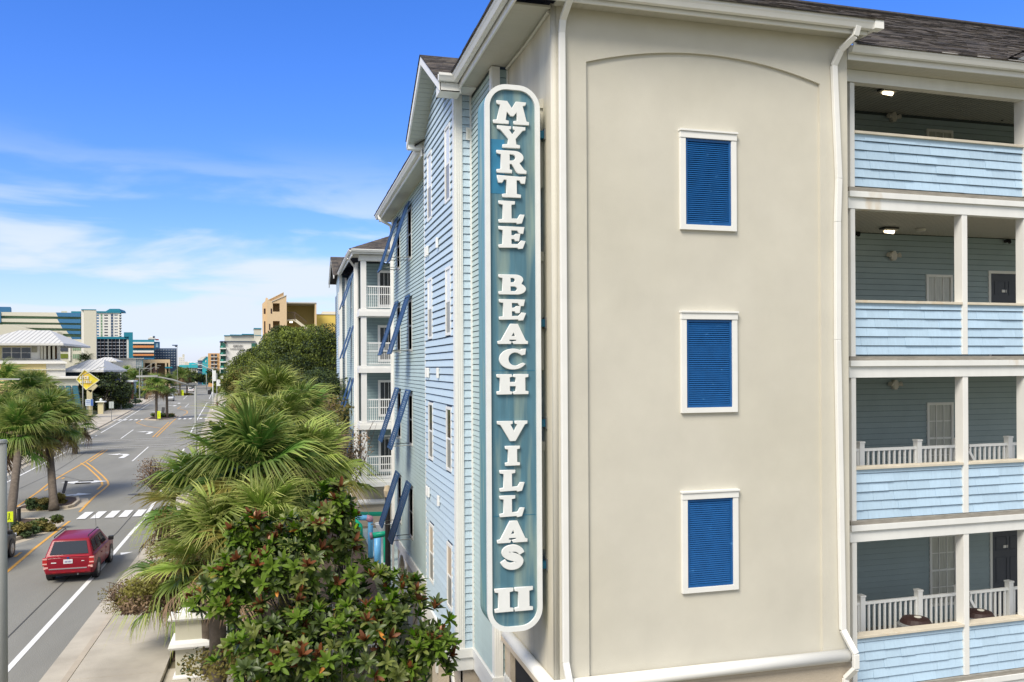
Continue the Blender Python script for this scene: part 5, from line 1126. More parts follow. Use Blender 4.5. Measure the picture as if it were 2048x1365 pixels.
for (p, v, q) in wh:
    ax = v * .8 + np.array([0, -.15, .75]) + mr.normal(size=3) * .25; ax /= np.linalg.norm(ax)
    a = np.cross(ax, [0.3, .2, .9]); a /= np.linalg.norm(a); b_ = np.cross(ax, a); nl = mr.integers(10, 16); rust = mr.random() < (.30 if v[2] > .2 else .10); base_m = mr.choice([0, 0, 0, 0, 0, 1, 1, 2, 2])
    for j in range(nl):
        th = j * 2.4 + mr.uniform(-.3, .3); t = j / nl; op = R(22 + 72 * t + mr.uniform(-14, 14)) if not rust else R(10 + 82 * t + mr.uniform(-8, 8))
        d = ax * math.cos(op) + (a * math.cos(th) + b_ * math.sin(th)) * math.sin(op); side = np.cross(ax, d); side /= np.linalg.norm(side) + 1e-9; up = np.cross(d, side)
        if up @ ax < 0: up = -up; side = -side
        M = np.stack([d, np.cross(up, d), up], 1); m = base_m
        if q < .72 and mr.random() < .6: m = 2  # inner leaves coloured darker for the shade inside the crown
        if rust and t < .36: m = 3
        if mr.random() < .004: m = 4
        if t > .7 and mr.random() < .16: m = 1
        xf.append((M, p + ax * .03 * j / nl, mr.uniform(.125, .20), m))
MM = [MG, MGL, MGD, MGR, MGO]
cp = np.array([0, 0, H]); order = sorted(range(len(xf)), key=lambda i: -(1.0 if True else 0) * 0 + np.linalg.norm(xf[i][1] - cp))
near = set(order[:280]); leafm = [np_mesh('leaf', LV, LF, [m], smooth=True) for m in MM]
L0 = wloc(MT)
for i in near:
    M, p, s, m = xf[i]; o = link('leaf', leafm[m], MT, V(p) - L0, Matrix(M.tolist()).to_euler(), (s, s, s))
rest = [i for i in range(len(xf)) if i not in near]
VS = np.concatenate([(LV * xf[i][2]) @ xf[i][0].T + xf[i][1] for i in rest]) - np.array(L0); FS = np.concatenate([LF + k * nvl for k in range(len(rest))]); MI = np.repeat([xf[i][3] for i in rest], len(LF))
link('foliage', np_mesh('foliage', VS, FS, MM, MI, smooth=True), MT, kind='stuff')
b = MB(); root0 = V((.9, 12.9, 0)); fork = V((.85, 12.9, 2.2)); b.tube([root0, (.92, 12.85, 1.2), fork], [.14, .11, .09], 10)
b.build('trunk', OBARK, MT, smooth=True)
for (px, py, d, rx, rz) in ell:
    u = px - 1024; c = at(px, py, y=(FW[1] * F + RT[1] * u) / F * d)
    for k in range(2):
        e = c + V((mr.uniform(-.6, .6) * rx, mr.uniform(-.4, .4) * rx, mr.uniform(-.3, .7) * rz)); mid_ = fork.lerp(e, .5) + V((mr.uniform(-.15, .15), mr.uniform(-.15, .15), -.1)); MB().tube([fork - V((0, 0, .2)), mid_, e], [.03, .018, .007], 6).build('branch', OBARK, MT)
for k in range(16):
    p, v, q = wh[int(mr.integers(0, len(wh)))]
    if v[1] > .2: v[1] *= -1
    z0 = V(p) + V((0, -.05, .06)); MB().tube([z0, z0 + V((0, 0, .02)), z0 + V((0, 0, .055)), z0 + V((.005, 0, .085))], [.008, .022, .020, .004], 8).build('seed_pod', POD, MT, smooth=True)

# ================================================================= VEHICLES
TYRE = mat('tyre', (.02, .02, .02), .8); RIM = mat('wheel_rim', (.5, .5, .5), .3, metal=.7); CGL = mat('car_glass', (.02, .025, .03), .05, spec=.9); BLK = mat('black_plastic', (.02, .02, .022), .5)
def car(label, loc, rotz, col, nm='parked', suv=True, group='vehicles on the street', cat='car', plate=True, scale=1.0, paint=None):
    P = paint or mat('car_paint_' + nm, col, .38, coat=.15, spec=.3, var=.0)
    t = thing('car' if not suv else 'suv', label, cat, (0, 0, 0), group)
    L, W, Hh = (4.44, .90, 1.66) if suv else (4.6, .90, 1.45)
    belt = 1.06 if suv else .92; nose = .98 if suv else .80
    st = [(0.0, .78, .50, .95, belt - .10), (.06, .86, .36, .90, belt - .02), (.30, .895, .30, .92, belt), (.95, .90, .28, .92, belt), (2.4, .90, .28, .92, belt - .01), (3.20, .89, .28, .92, belt - .03), (3.35, .885, .28, .9, nose + .04), (4.10, .86, .30, .86, nose - .06), (4.36, .80, .36, .78, nose - .16), (L, .70, .46, .66, nose - .30)]
    b = MB(); vs = []
    for (y, w, zb, zw, zt_) in st:
        zm = (zb + zt_) / 2
        vs += [(-w * .92, y, zb), (-w, y, zb + .16), (-w, y, zt_ - .14), (-w * .965, y, zt_ - .03), (-w * .86, y, zt_), (0, y, zt_ + .015), (w * .86, y, zt_), (w * .965, y, zt_ - .03), (w, y, zt_ - .14), (w, y, zb + .16), (w * .92, y, zb)]
    m = 11; fs = []
    for i in range(len(st) - 1):
        for k in range(m - 1): fs.append((i * m + k, i * m + k + 1, (i + 1) * m + k + 1, (i + 1) * m + k))
        fs.append((i * m + m - 1, i * m, (i + 1) * m, (i + 1) * m + m - 1))
    fs.append(tuple(range(m))); fs.append(tuple(range((len(st) - 1) * m, len(st) * m))[::-1]); b.add(vs, fs)
    o = b.build('body', P, t, fix=True, smooth=False); md = o.modifiers.new('b', 'BEVEL'); md.width = .035; md.segments = 3; md.limit_method = 'ANGLE'; md.angle_limit = R(25); o.data.shade_smooth()
    # greenhouse
    roof = Hh; rw = .66; ya, yb = (.10, .42) if suv else (.55, 1.25); yc, yd = (2.45, 3.30) if suv else (2.35, 3.30)
    base = .845
    corners = [(-base, ya, belt - .03), (base, ya, belt - .03), (base, yd, belt - .05), (-base, yd, belt - .05), (-rw, yb, roof - .04), (rw, yb, roof - .04), (rw, yc, roof - .03), (-rw, yc, roof - .03)]
    b = MB().add(corners + [(0, (yb + yc) / 2, roof + .02)], [(0, 1, 5, 4), (1, 2, 6, 5), (2, 3, 7, 6), (3, 0, 4, 7), (4, 5, 8), (5, 6, 8), (6, 7, 8), (7, 4, 8)])
    o = b.build('roof', P, t, fix=True); md = o.modifiers.new('b', 'BEVEL'); md.width = .06; md.segments = 3; md.limit_method = 'ANGLE'; md.angle_limit = R(28); o.data.shade_smooth()
    def quad(name, mt, a, bb, c, d, out=.008, sh=None, par=None):
        a, bb, c, d = map(V, (a, bb, c, d)); n = (bb - a).cross(d - a).normalized(); cen = (a + bb + c + d) / 4
        if n.dot(cen - V((0, 2, .8))) < 0: n = -n
        q = [x + n * out for x in (a, bb, c, d)]; m_ = MB().prism(q, n * .012); return m_.build(name, mt, par or t, fix=True)
    c = [V(x) for x in corners]
    def panel(i0, i1, i2, i3, u0, u1, v0, v1):   # i0-i1 bottom edge, i3-i2 top edge
        f = lambda u, v: (c[i0].lerp(c[i1], u)).lerp(c[i3].lerp(c[i2], u), v); return f(u0, v0), f(u1, v0), f(u1, v1), f(u0, v1)
    quad('rear_window', CGL, *panel(0, 1, 5, 4, .09, .91, .10, .86)); quad('windscreen', CGL, *panel(3, 2, 6, 7, .07, .93, .10, .90))
    for (i0, i1, i2, i3) in ((0, 3, 7, 4), (1, 2, 6, 5)):
        for (u0, u1) in ((.07, .27), (.31, .56), (.60, .86)): quad('side_window', CGL, *panel(i0, i1, i2, i3, u0, u1, .14, .84))
    # wheels
    for sx in (-1, 1):
        for yy in (.88, 3.50):
            x = sx * .80; w = MB().tube([(x - .105, yy, .345), (x - .08, yy, .345), (x + .08, yy, .345), (x + .105, yy, .345)], [.31, .345, .345, .31], 28); wo_ = w.build('wheel', TYRE, t)
            MB().tube([(x + sx * .06, yy, .345), (x + sx * .108, yy, .345)], [.22, .215], 20).build('rim', RIM, wo_)
            for k in range(5):
                a = k * 1.2566; MB().beam((x + sx * .112, yy, .345), (x + sx * .112, yy + .2 * math.cos(a), .345 + .2 * math.sin(a)), .05, .012, up=(1, 0, 0)).build('spoke', RIM, wo_)
            MB().tube([(sx * .70, yy, .37), (sx * .907, yy, .37)], [.40, .395], 26).build('wheel_arch', BLK, t)
    RED = mat('lamp_red', (.45, .01, .01), .2, spec=.8); REDL = mat('lamp_pale', (.75, .40, .36), .2, spec=.8)
    for sx in (-1, 1):
        lp = MB().box(min(sx * .72, sx * .905), max(sx * .72, sx * .905), -.012, .12, belt - .36, belt - .06).build('tail_lamp', RED, t, bev=.02)
        for zz in (belt - .12, belt - .30): MB().box(min(sx * .74, sx * .895), max(sx * .74, sx * .895), -.02, .0, zz, zz + .045).build('lens', REDL, lp)
        MB().box(min(sx * .70, sx * .86), max(sx * .70, sx * .86), -.045, .02, .58, .66).build('reflector', REDL, t)
        MB().box(min(sx * .55, sx * .84), max(sx * .55, sx * .84), L - .24, L - .10, nose - .24, nose - .12).build('headlamp', mat('lamp_clear', (.8, .8, .8), .1, spec=.9), t, bev=.02)
        mi_ = MB().box(min(sx * .90, sx * 1.10), max(sx * .90, sx * 1.10), 2.78, 2.92, belt + .0, belt + .17).build('mirror', BLK, t, bev=.03)
        MB().tube([(sx * .60, yb + .1, roof + .015), (sx * .60, yb + .16, roof + .06), (sx * .60, yc - .16, roof + .06), (sx * .60, yc - .1, roof + .015)], .02, 6).build('roof_rail', BLK, t)
        for yy in (1.30, 2.20, 3.12): MB().box(min(sx * .897, sx * .9035), max(sx * .897, sx * .9035), yy, yy + .012, .42, belt - .1).build('door_seam', BLK, t)
        for yy in (1.42, 2.32): MB().box(min(sx * .90, sx * .93), max(sx * .90, sx * .93), yy, yy + .16, belt - .22, belt - .18).build('door_handle', P, t)
    MB().box(-.80, .80, -.07, .10, .40, .62).build('rear_bumper', P, t, bev=.04)
    MB().box(-.66, .66, -.085, -.0701, .565, .605).build('chrome_strip', RIM, t)
    for x in (-.55, -.22, .12, .45): MB().box(x, x + .14, -.078, -.0701, .435, .455).build('reflector', RED, t)
    MB().box(-.74, .74, -.008, .02, belt - .04, belt + .0).build('tailgate_trim', mat('bright_' + nm, tuple(min(1, x * 2.2 + .02) for x in col), .3, coat=.5), t)
    if plate:
        p_ = MB().box(-.17, .15, -.018, .0, .76, .92).build('number_plate', mat('plate_white', (.72, .72, .72), .4), t)
        for k in range(5): MB().box(-.12 + k * .05, -.09 + k * .05, -.022, -.0181, .80, .87).build('plate_mark', mat('plate_ink', (.15, .15, .3), .5), p_)
        MB().tube([(-.01, .0, .97), (-.01, -.02, .97)], [.05, .045], 14).build('badge', mat('badge_blue', (.03, .05, .2), .3), t)
        MB().box(-.60, -.42, -.014, .0, .79, .825).build('badge', LETTER, t); MB().box(.46, .56, -.014, .0, .83, .85).build('badge', LETTER, t)
        MB().tube([(.35, -.02, .36), (.35, -.10, .35)], .025, 8).build('exhaust', STEELD, t)
    MB().tube([(.5, 2.5, roof + .0), (.5, 2.35, roof + .62)], .006, 5).build('aerial', BLK, t)
    b = MB().box(-.70, .70, .3, 4.1, .22, .4).build('underbody', BLK, t)
    for ch in t.children: pass
    t.location = loc; t.rotation_euler = (0, 0, rotz); t.scale = [scale] * 3
    return t
car('dark red estate suv driving away from the camera in the near lane', (-7.74, 34.1, .012), R(.3), (.24, .006, .018), 'red', scale=.955)
car('black car mostly hidden by the grey pole at the left edge', (-12.02, 36.1, .012), 0, (.015, .017, .02), 'black')
q = at(382, 785, z=.01); car('white car driving away beyond the third island', (q.x, q.y, .012), R(4.5), (.75, .75, .74), 'white')
q = at(330, 803, z=.01); car('silver car coming towards the camera behind the second island palms', (q.x + .8, q.y + 4, .012), R(183), (.6, .62, .64), 'silver')
q = at(404, 771, z=.01)

# ================================================================= PEOPLE
def person(label, x, y, h, shirt, trousers, skin, rotz=0, step=.12):
    t = thing('person', label, 'person', (x, y, .14), 'people walking')
    s = h / 1.75; J = {'pelvis': (0, 0, .95), 'waist': (0, 0, 1.1), 'chest': (0, .01, 1.32), 'neck': (0, 0, 1.5), 'chin': (0, .02, 1.57), 'head': (0, .02, 1.66), 'top': (0, .0, 1.75)}
    E = [('pelvis', 'waist'), ('waist', 'chest'), ('chest', 'neck'), ('neck', 'chin'), ('chin', 'head'), ('head', 'top')]
    Rr = dict(pelvis=.15, waist=.13, chest=.165, neck=.055, chin=.07, head=.095, top=.06)
    for sx, n in ((-1, 'l'), (1, 'r')):
        st = step * sx
        J.update({n + 'hip': (sx * .09, 0, .88), n + 'knee': (sx * .10, st + .04, .50), n + 'ankle': (sx * .10, st * 1.6 - .02, .08), n + 'toe': (sx * .11, st * 1.6 + .14, .04), n + 'sho': (sx * .18, 0, 1.42), n + 'elb': (sx * .25, -st, 1.14), n + 'wri': (sx * .25, -st * 1.6 + .06, .90), n + 'hand': (sx * .25, -st * 1.8 + .08, .80)})
        E += [('pelvis', n + 'hip'), (n + 'hip', n + 'knee'), (n + 'knee', n + 'ankle'), (n + 'ankle', n + 'toe'), ('chest', n + 'sho'), (n + 'sho', n + 'elb'), (n + 'elb', n + 'wri'), (n + 'wri', n + 'hand')]
        Rr.update({n + 'hip': .11, n + 'knee': .065, n + 'ankle': .045, n + 'toe': .035, n + 'sho': .065, n + 'elb': .042, n + 'wri': .03, n + 'hand': .035})
    K = list(J); me = bpy.data.meshes.new('body'); me.from_pydata([tuple(c * s for c in J[k]) for k in K], [(K.index(a), K.index(b_)) for a, b_ in E], [])
    tmp = bpy.data.objects.new('tmp', me); COL.objects.link(tmp); md = tmp.modifiers.new('s', 'SKIN'); sd = tmp.modifiers.new('u', 'SUBSURF'); sd.levels = 1; sd.render_levels = 1
    for i, k in enumerate(K): me.skin_vertices[0].data[i].radius = (Rr[k] * s, Rr[k] * s * .8)
    me.skin_vertices[0].data[0].use_root = True
    dg = bpy.context.evaluated_depsgraph_get(); m2 = bpy.data.meshes.new_from_object(tmp.evaluated_get(dg)); bpy.data.objects.remove(tmp); m2.materials.clear()
    for m in (mat('skin_' + shirt[0], skin, .6), mat('shirt_' + shirt[0], shirt[1], .8), mat('trousers_' + shirt[0], trousers, .8), mat('hair', (.03, .02, .015), .8)): m2.materials.append(m)
    for p in m2.polygons:
        z = p.center.z / s; ax = abs(p.center.x / s)
        p.material_index = 3 if z > 1.69 or (z > 1.6 and p.center.y < -.02) else 0 if z > 1.50 else 1 if (z > .93 and not (ax > .2 and z < 1.2)) else 0 if ax > .2 else 2 if z > .5 else 0
    m2.shade_smooth(); link('body', m2, t); t.rotation_euler = (0, 0, rotz); return t
person('person in a salmon pink top and shorts walking on the left pavement', -30.9, 186.5, 1.75, ('pink', (.65, .18, .16)), (.45, .22, .2), (.5, .3, .22), R(5))
person('person dressed all in dark blue walking on the left pavement', -30.5, 191.5, 1.75, ('navy', (.02, .04, .18)), (.02, .03, .12), (.35, .22, .16), R(5), .08)
person('person in dark clothes standing by the right lamp posts', -12.1, 164, 1.7, ('dark', (.12, .05, .04)), (.05, .05, .06), (.4, .26, .2), R(20), .04)

# ================================================================= STREET LAMPS, SIGNS, STREET FURNITURE
def lamp(label, x, y, h, arm, rise, side=-1, r=.09, m=None, group='street lamps', twist=0.0, head=.75):
    t = thing('street_lamp', label, 'street lamp', (x, y, 0), group); m = m or STEEL
    MB().tube([(x, y, 0), (x, y, h)], [r, r * .65], 12).build('post', m, t, smooth=True); MB().tube([(x, y, 0), (x, y, .5)], r * 1.5, 12).build('base', m, t)
    dx, dy = side * math.cos(twist), math.sin(twist)
    e = V((x + dx * arm, y + dy * arm, h + rise)); md = V((x + dx * arm * .55, y + dy * arm * .55, h + rise * .62)); MB().tube([(x, y, h - .15), md, e - V((dx * .25, dy * .25, .02)), e], [r * .6, r * .5, r * .4, r * .35], 8).build('arm', m, t, smooth=True)
    b = MB(); nrm = V((-dy, dx, 0)) * .16; p0 = e - V((dx, dy, 0)) * .15; p1 = e + V((dx, dy, 0)) * head
    b.add([p0 - nrm * .4 + V((0, 0, .0)), p0 + nrm * .4, p1 + nrm, p1 - nrm, p0 - nrm * .3 + V((0, 0, .10)), p0 + nrm * .3 + V((0, 0, .10)), p1 + nrm * .6 + V((0, 0, .08)), p1 - nrm * .6 + V((0, 0, .08))], [(0, 3, 2, 1), (4, 5, 6, 7), (0, 1, 5, 4), (1, 2, 6, 5), (2, 3, 7, 6), (3, 0, 4, 7)]); b.build('lamp_head', m, t, fix=True)
    return t
q = at(391, 770, y=46.0); lamp('nearest street lamp, its long arm reaching left over the road', q.x, q.y, q.z, 1.95, .42, r=.09, head=.85)
MB().box(q.x - .30, q.x + .02, q.y - .08, q.y + .08, q.z - .02, q.z + .10).build('photocell_box', STEELD, bpy.data.objects['street_lamp'])
def lampx(label, bx, by, ty, arm, rise, **k):
    b_ = at(bx, by, z=.0); z = at(bx - 1, ty, y=b_.y).z; return lamp(label, b_.x, b_.y, z, arm, rise, **k)
LG = 'street lamps along the right pavement'
lampx('slim lamp post furthest left of the right hand group', 426, 822, 739, 3.6, 1.3, group=LG, m=LETTER, r=.10)
lampx('lamp post with white box in the right hand group', 434, 812, 747, 4.2, 1.8, group=LG, r=.12)
lampx('lamp post furthest right of the right hand group', 442, 800, 740, 5.2, 1.8, group=LG, r=.13)
lampx('thin far lamp post near the vanishing road', 413, 782, 748, 4.5, 1.6, group=LG, r=.16)
lampx('lamp post in front of the yellow diamond sign', 166, 838, 750, 2.6, 1.1, side=1, group='street lamps along the left pavement', r=.11)
lampx('lamp post behind the walking couple', 242, 820, 746, 2.9, 1.3, side=1, group='street lamps along the left pavement', r=.12)
lampx('lamp post by the kiosk', 284, 793, 741, 3.2, 2.0, side=1, group='street lamps along the left pavement', r=.14)
lampx('lamp post beyond the kiosk, its arm behind the traffic signal', 291, 786, 744, 4.0, 2.0, side=1, group='street lamps along the left pavement', r=.14)
q = at(-6, 762, y=60); lamp('street lamp beyond the left edge, only its pale arm in view', q.x - 1.4, q.y, q.z - .1, 1.1, .15, side=1, group='street lamps along the left pavement', head=1.6)
for i, (px, py, w, h, c, d) in enumerate([(437, 766, .7, 1.2, LETTER, 168), (429, 752, .5, 2.0, LETTER, 168), (444, 755, .5, .6, LETTER, 190)]):
    q = at(px, py, y=d); t = thing('sign_box', ['white box fixed to the middle right hand lamp post', 'tall white box near the top of the left lamp post', 'small white lamp box on the furthest right post'][i], 'sign', (q.x, q.y, q.z)); MB().box(q.x - w / 2, q.x + w / 2, q.y - .1, q.y + .1, q.z - h / 2, q.z + h / 2).build('box', c, t)
def bin_(label, px, py, h=1.2, r=.4, m=BLK):
    q = at(px, py, z=.14); t = thing('litter_bin', label, 'bin', (q.x, q.y, .14), 'litter bins'); MB().tube([(q.x, q.y, .14), (q.x, q.y, h), (q.x, q.y, h + .1)], [r, r, r * .7], 14).build('drum', m, t); MB().tube([(q.x, q.y, h + .1), (q.x, q.y, h + .16)], r * .45, 12).build('lid', m, t)
bin_('dark litter bin on the left pavement by the flower bed', 292, 799, 1.4, .5); bin_('dark litter bin by the right hand lamp posts', 419, 789, 1.3, .5)
# keep-right marker and yellow warning sign on the islands
def marker(label, px0, py0, px1, py1, w, m, name='marker_board', cat='marker'):
    b_ = at(px0, py0, z=.14); top = at(px1, py1, y=b_.y); t = thing(name, label, cat, (b_.x, b_.y, .14)); tp = V((top.x, b_.y, top.z)); mid = V((b_.x, b_.y, .14)).lerp(tp, .30)
    MB().beam((b_.x, b_.y, .12), mid, .05, .05, up=(0, 1, 0)).build('post', STEELD, t); MB().beam(mid, tp, w, .03, up=(0, 1, 0)).build('board', m, t); return t
marker('leaning dark marker board at the tip of the near island', 124, 997, 133, 962, .17, mat('marker_grey', (.09, .09, .10), .6))
marker('dark marker board on the second island between the palms', 325, 832, 327, 815, .5, MAT['marker_grey'])
b_ = at(38, 1052, z=.14); t = thing('bollard', 'black bollard at the foot of the left median palm', 'bollard', (b_.x, b_.y, .14)); MB().tube([(b_.x, b_.y, .13), (b_.x, b_.y, 1.0)], .09, 12).build('post', BLK, t); MB().tube([(b_.x, b_.y, 1.0), (b_.x, b_.y, 1.06)], [.13, .10], 12).build('cap', BLK, t)
YG = mat('fluorescent_yellow', (.72, .85, .02), .5)
def ysign(label, px, py, ww, hh, yy, base=True):
    q = at(px, py, y=yy); t = thing('warning_sign', label, 'sign', (q.x, q.y, 0)); MB().box(q.x - .03, q.x + .03, q.y, q.y + .05, .1, q.z).build('post', STEELD, t); bo = MB().box(q.x - ww / 2, q.x + ww / 2, q.y - .03, q.y - .001, q.z - hh / 2, q.z + hh / 2).build('board', YG, t)
    MB().tube([(q.x, q.y - .035, q.z + hh * .28), (q.x, q.y - .0301, q.z + hh * .28)], ww * .10, 10).build('symbol_head', BLK, bo)
    MB().beam((q.x, q.y - .034, q.z + hh * .18), (q.x - ww * .05, q.y - .034, q.z - hh * .05), ww * .12, .006, up=(0, 1, 0)).build('symbol_body', BLK, bo)
    for s in (-1, 1): MB().beam((q.x - ww * .05, q.y - .034, q.z - hh * .05), (q.x + s * ww * .18, q.y - .034, q.z - hh * .3), ww * .07, .006, up=(0, 1, 0)).build('symbol_leg', BLK, bo)
    return t
ysign('small fluorescent yellow pedestrian sign above the black car', 19, 1034, .30, .46, 41.6); ysign('fluorescent yellow pedestrian sign on the second island', 318, 830, .45, 1.15, 137.5); ysign('fluorescent yellow sign on the farthest island', 364, 786, .9, 1.6, 260)
# left pavement: stone pillar with ball, rectangular sign, yellow diamond sign
q = at(201, 828, z=.14); t = thing('gate_pier', 'cream pillar with white ball finial on the left pavement', 'pier', (q.x, q.y, .14)); CREAM = mat('cream_render', (.62, .55, .33), .8, var=.06)
MB().box(q.x - .42, q.x + .42, q.y, q.y + .8, .14, 2.1).build('shaft', CREAM, t); MB().box(q.x - .75, q.x + .75, q.y - .3, q.y + 1.1, 2.1, 2.3).build('cap', LETTER, t, bev=.05); MB().tube([(q.x, q.y + .4, 2.3), (q.x, q.y + .4, 2.4), (q.x, q.y + .4, 2.6), (q.x, q.y + .4, 2.8)], [.1, .22, .24, .05], 12).build('ball', LETTER, t, smooth=True)
q = at(223, 842, z=.14); t = thing('road_sign', 'small grey rectangular sign on a thin post by the kerb', 'sign', (q.x, q.y, .14)); MB().tube([(q.x, q.y, .14), (q.x, q.y, 2.9)], .04, 6).build('post', STEELD, t); MB().box(q.x - .32, q.x + .32, q.y - .03, q.y, 2.0, 3.0).build('board', mat('grey_sign', (.45, .50, .48), .5), t)
Q = lambda px, py, yy=147: at(px, py, y=yy)
t = thing('diamond_sign', 'yellow diamond sign on a bent cream post beside the left pavement', 'sign', (Q(182, 835).x, 147, 0)); YEL = mat('sign_yellow', (.80, .70, .06), .5, var=.12, vscale=.8, col2=(.80, .55, .06), c2scale=.6)
pts = [Q(168, 741), Q(197, 760), Q(173, 778), Q(155, 758)]
b = MB(); b.prism([Q(169, 740.5), Q(198, 760.5), Q(172.5, 779), Q(153.5, 759.5)], (0, .5, 0)); b.build('board', YEL, t, fix=True)
sg = [Q(169, 740), Q(198.8, 760.5), Q(172.5, 779.8), Q(152.8, 759.5)]; b = MB()
for i in range(4): b.beam(sg[i], sg[(i + 1) % 4], .35, .10)
b.build('border', mat('sign_edge', (.80, .76, .45), .5), t)
def stext(parent, px0, px1, pyt, pyb, yy, n, mt, seed=0):
    r = random.Random(seed); g = 'SLAEIRT'; w = (px1 - px0) / n
    for i in range(n):
        a = Q(px0 + w * i, pyb, yy); c = Q(px0 + w * (i + .86), pyt, yy); letter(r.choice('SOCAEHILU'.replace('O', 'C').replace('U', 'V')), a.x, c.x, a.z, c.z, yy - .06, .05, parent, mt, bev=0)
stext(t, 159, 178, 752.5, 759, 146.95, 4, LETTER, 3); stext(t, 160, 184, 761.5, 766.5, 146.95, 6, LETTER, 4)
b = MB().beam((Q(179, 812).x, 147.2, 0.1), (Q(179, 812).x, 147.2, Q(179, 780).z), .75, .6, up=(0, 1, 0)).beam((Q(179, 780).x - .1, 147.2, Q(179, 780).z - .2), (Q(192, 769).x, 147.2, Q(192, 769).z), .75, .6, up=(0, 1, 0)); b.build('post', CREAM, t)
MB().box(Q(170, 810).x, Q(179, 810).x, 147.8, 148.6, 0, Q(175, 808).z).build('blue_plinth', mat('plinth_blue', (.02, .10, .2), .6), t)
t = thing('notice_board', 'white and blue notice board beside the bent cream post', 'sign', (Q(178, 800).x, 146, 0)); MB().box(Q(171, 800, 146).x, Q(186, 800, 146).x, 145.9, 146.2, Q(175, 812, 146).z, Q(175, 799, 146).z).build('board', mat('notice_white', (.62, .70, .76), .5), t); MB().box(Q(182, 800, 146).x, Q(186.5, 800, 146).x, 145.8, 145.899, Q(175, 812, 146).z, Q(175, 799, 146).z).build('blue_edge', mat('notice_blue', (.06, .14, .4), .5), t)
MB().box(Q(174, 800, 146).x, Q(176, 800, 146).x, 146.21, 146.3, 0, Q(175, 812, 146).z).build('post', STEELD, t)
for py in (801.5, 804.5, 808): MB().box(Q(172.5, 800, 146).x, Q(180.5, 800, 146).x, 145.86, 145.899, Q(175, py + .8, 146).z, Q(175, py, 146).z).build('text_line', MAT['notice_blue'], t)
# traffic signals hung over the far junction
for i, (px, py) in enumerate([(308, 741), (313, 745), (290, 758), (296, 757)]):
    q = Q(px, py, 205); t = thing('traffic_signal', ['upper left traffic signal head by the far lamp arms', 'upper right traffic signal head by the far lamp arms', 'lower left traffic signal head by the kiosk', 'lower right traffic signal head by the kiosk'][i], 'traffic light', (q.x, q.y, q.z), 'traffic signals')
    MB().box(q.x - .22, q.x + .22, q.y - .15, q.y + .1, q.z - .6, q.z + .6).build('housing', BLK, t)
    for k in range(3): MB().tube([(q.x, q.y - .16, q.z + .38 - k * .38), (q.x, q.y - .2, q.z + .38 - k * .38)], .13, 10).build('lens', mat('dull_lens', (.10, .03, .02), .3), t)
q0, q1 = Q(284, 752, 205.5), Q(318, 738, 205.5); t = thing('signal_arm', 'thin signal mast with horizontal arm over the far junction', 'signal mast', (q0.x - .5, 205.5, 0)); MB().tube([(q0.x - .5, 205.5, 0), (q0.x - .5, 205.5, q1.z + .3)], .12, 8).build('mast', STEEL, t); MB().tube([(q0.x - .5, 205.5, q1.z), (q1.x, 205.5, q1.z + .2)], .07, 8).build('arm', STEEL, t)
# kiosk with dark flag sign
t = thing('kiosk', 'open fronted kiosk with white flat roof behind the flower bed', 'kiosk', (Q(255, 790, 235).x, 235, 0)); Y = 235; z1 = Q(255, 761.5, Y).z; z2 = Q(255, 764.5, Y).z
MB().box(Q(241, 762, Y).x, Q(268, 762, Y).x, Y - 1, Y + 6, z2, z1).build('roof', LETTER, t)
for px in (243, 250, 257, 265): x = Q(px, 770, Y).x; MB().box(x - .3, x + .3, Y - .5, Y + .1, 0, z2).build('post', mat('brown_post', (.10, .05, .035), .8), t)
MB().box(Q(242, 770, Y).x, Q(268, 770, Y).x, Y + 3, Y + 3.3, 0, z2).build('back_wall', mat('poster_wall', (.35, .50, .62), .6, var=.4, vscale=.8), t)
for px in (247, 254, 262): x = Q(px, 770, Y + 2.9).x; MB().box(x - .5, x + .5, Y + 2.8, Y + 2.99, 1.2, z2 - .6).build('poster', mat('poster', (.6, .72, .8), .4, var=.3, vscale=2), t)
t = thing('flag_sign', 'dark blue angled flag sign with a small white emblem', 'sign', (Q(234, 775, 200).x, 200, 0)); Y = 200; b = MB(); b.prism([Q(228, 767, Y), Q(242, 768, Y), Q(241, 757, Y), Q(231, 758.5, Y)], (0, .2, 0)); b.build('board', mat('flag_navy', (.02, .03, .10), .5), t, fix=True); MB().box(Q(233.5, 765, Y).x, Q(234.5, 765, Y).x, Y + .21, Y + .4, 0, Q(234, 767, Y).z).build('post', STEELD, t); letter('C', Q(234, 765, Y).x, Q(238.5, 765, Y).x, Q(235, 765.5, Y).z, Q(235, 761.5, Y).z, Y - .08, .06, t, LETTER, bev=0)
t = thing('banner', 'orange yellow vertical banner by the dark tree', 'banner', (Q(239, 790, 190).x, 190, 0)); Y = 190; MB().box(Q(237, 775, Y).x, Q(242, 775, Y).x, Y, Y + .1, Q(239, 778, Y).z, Q(239, 768, Y).z).build('cloth', mat('banner_orange', (.75, .42, .08), .7), t); MB().box(Q(236.4, 775, Y).x, Q(236.9, 775, Y).x, Y, Y + .1, 0, Q(239, 767, Y).z).build('post', STEELD, t)

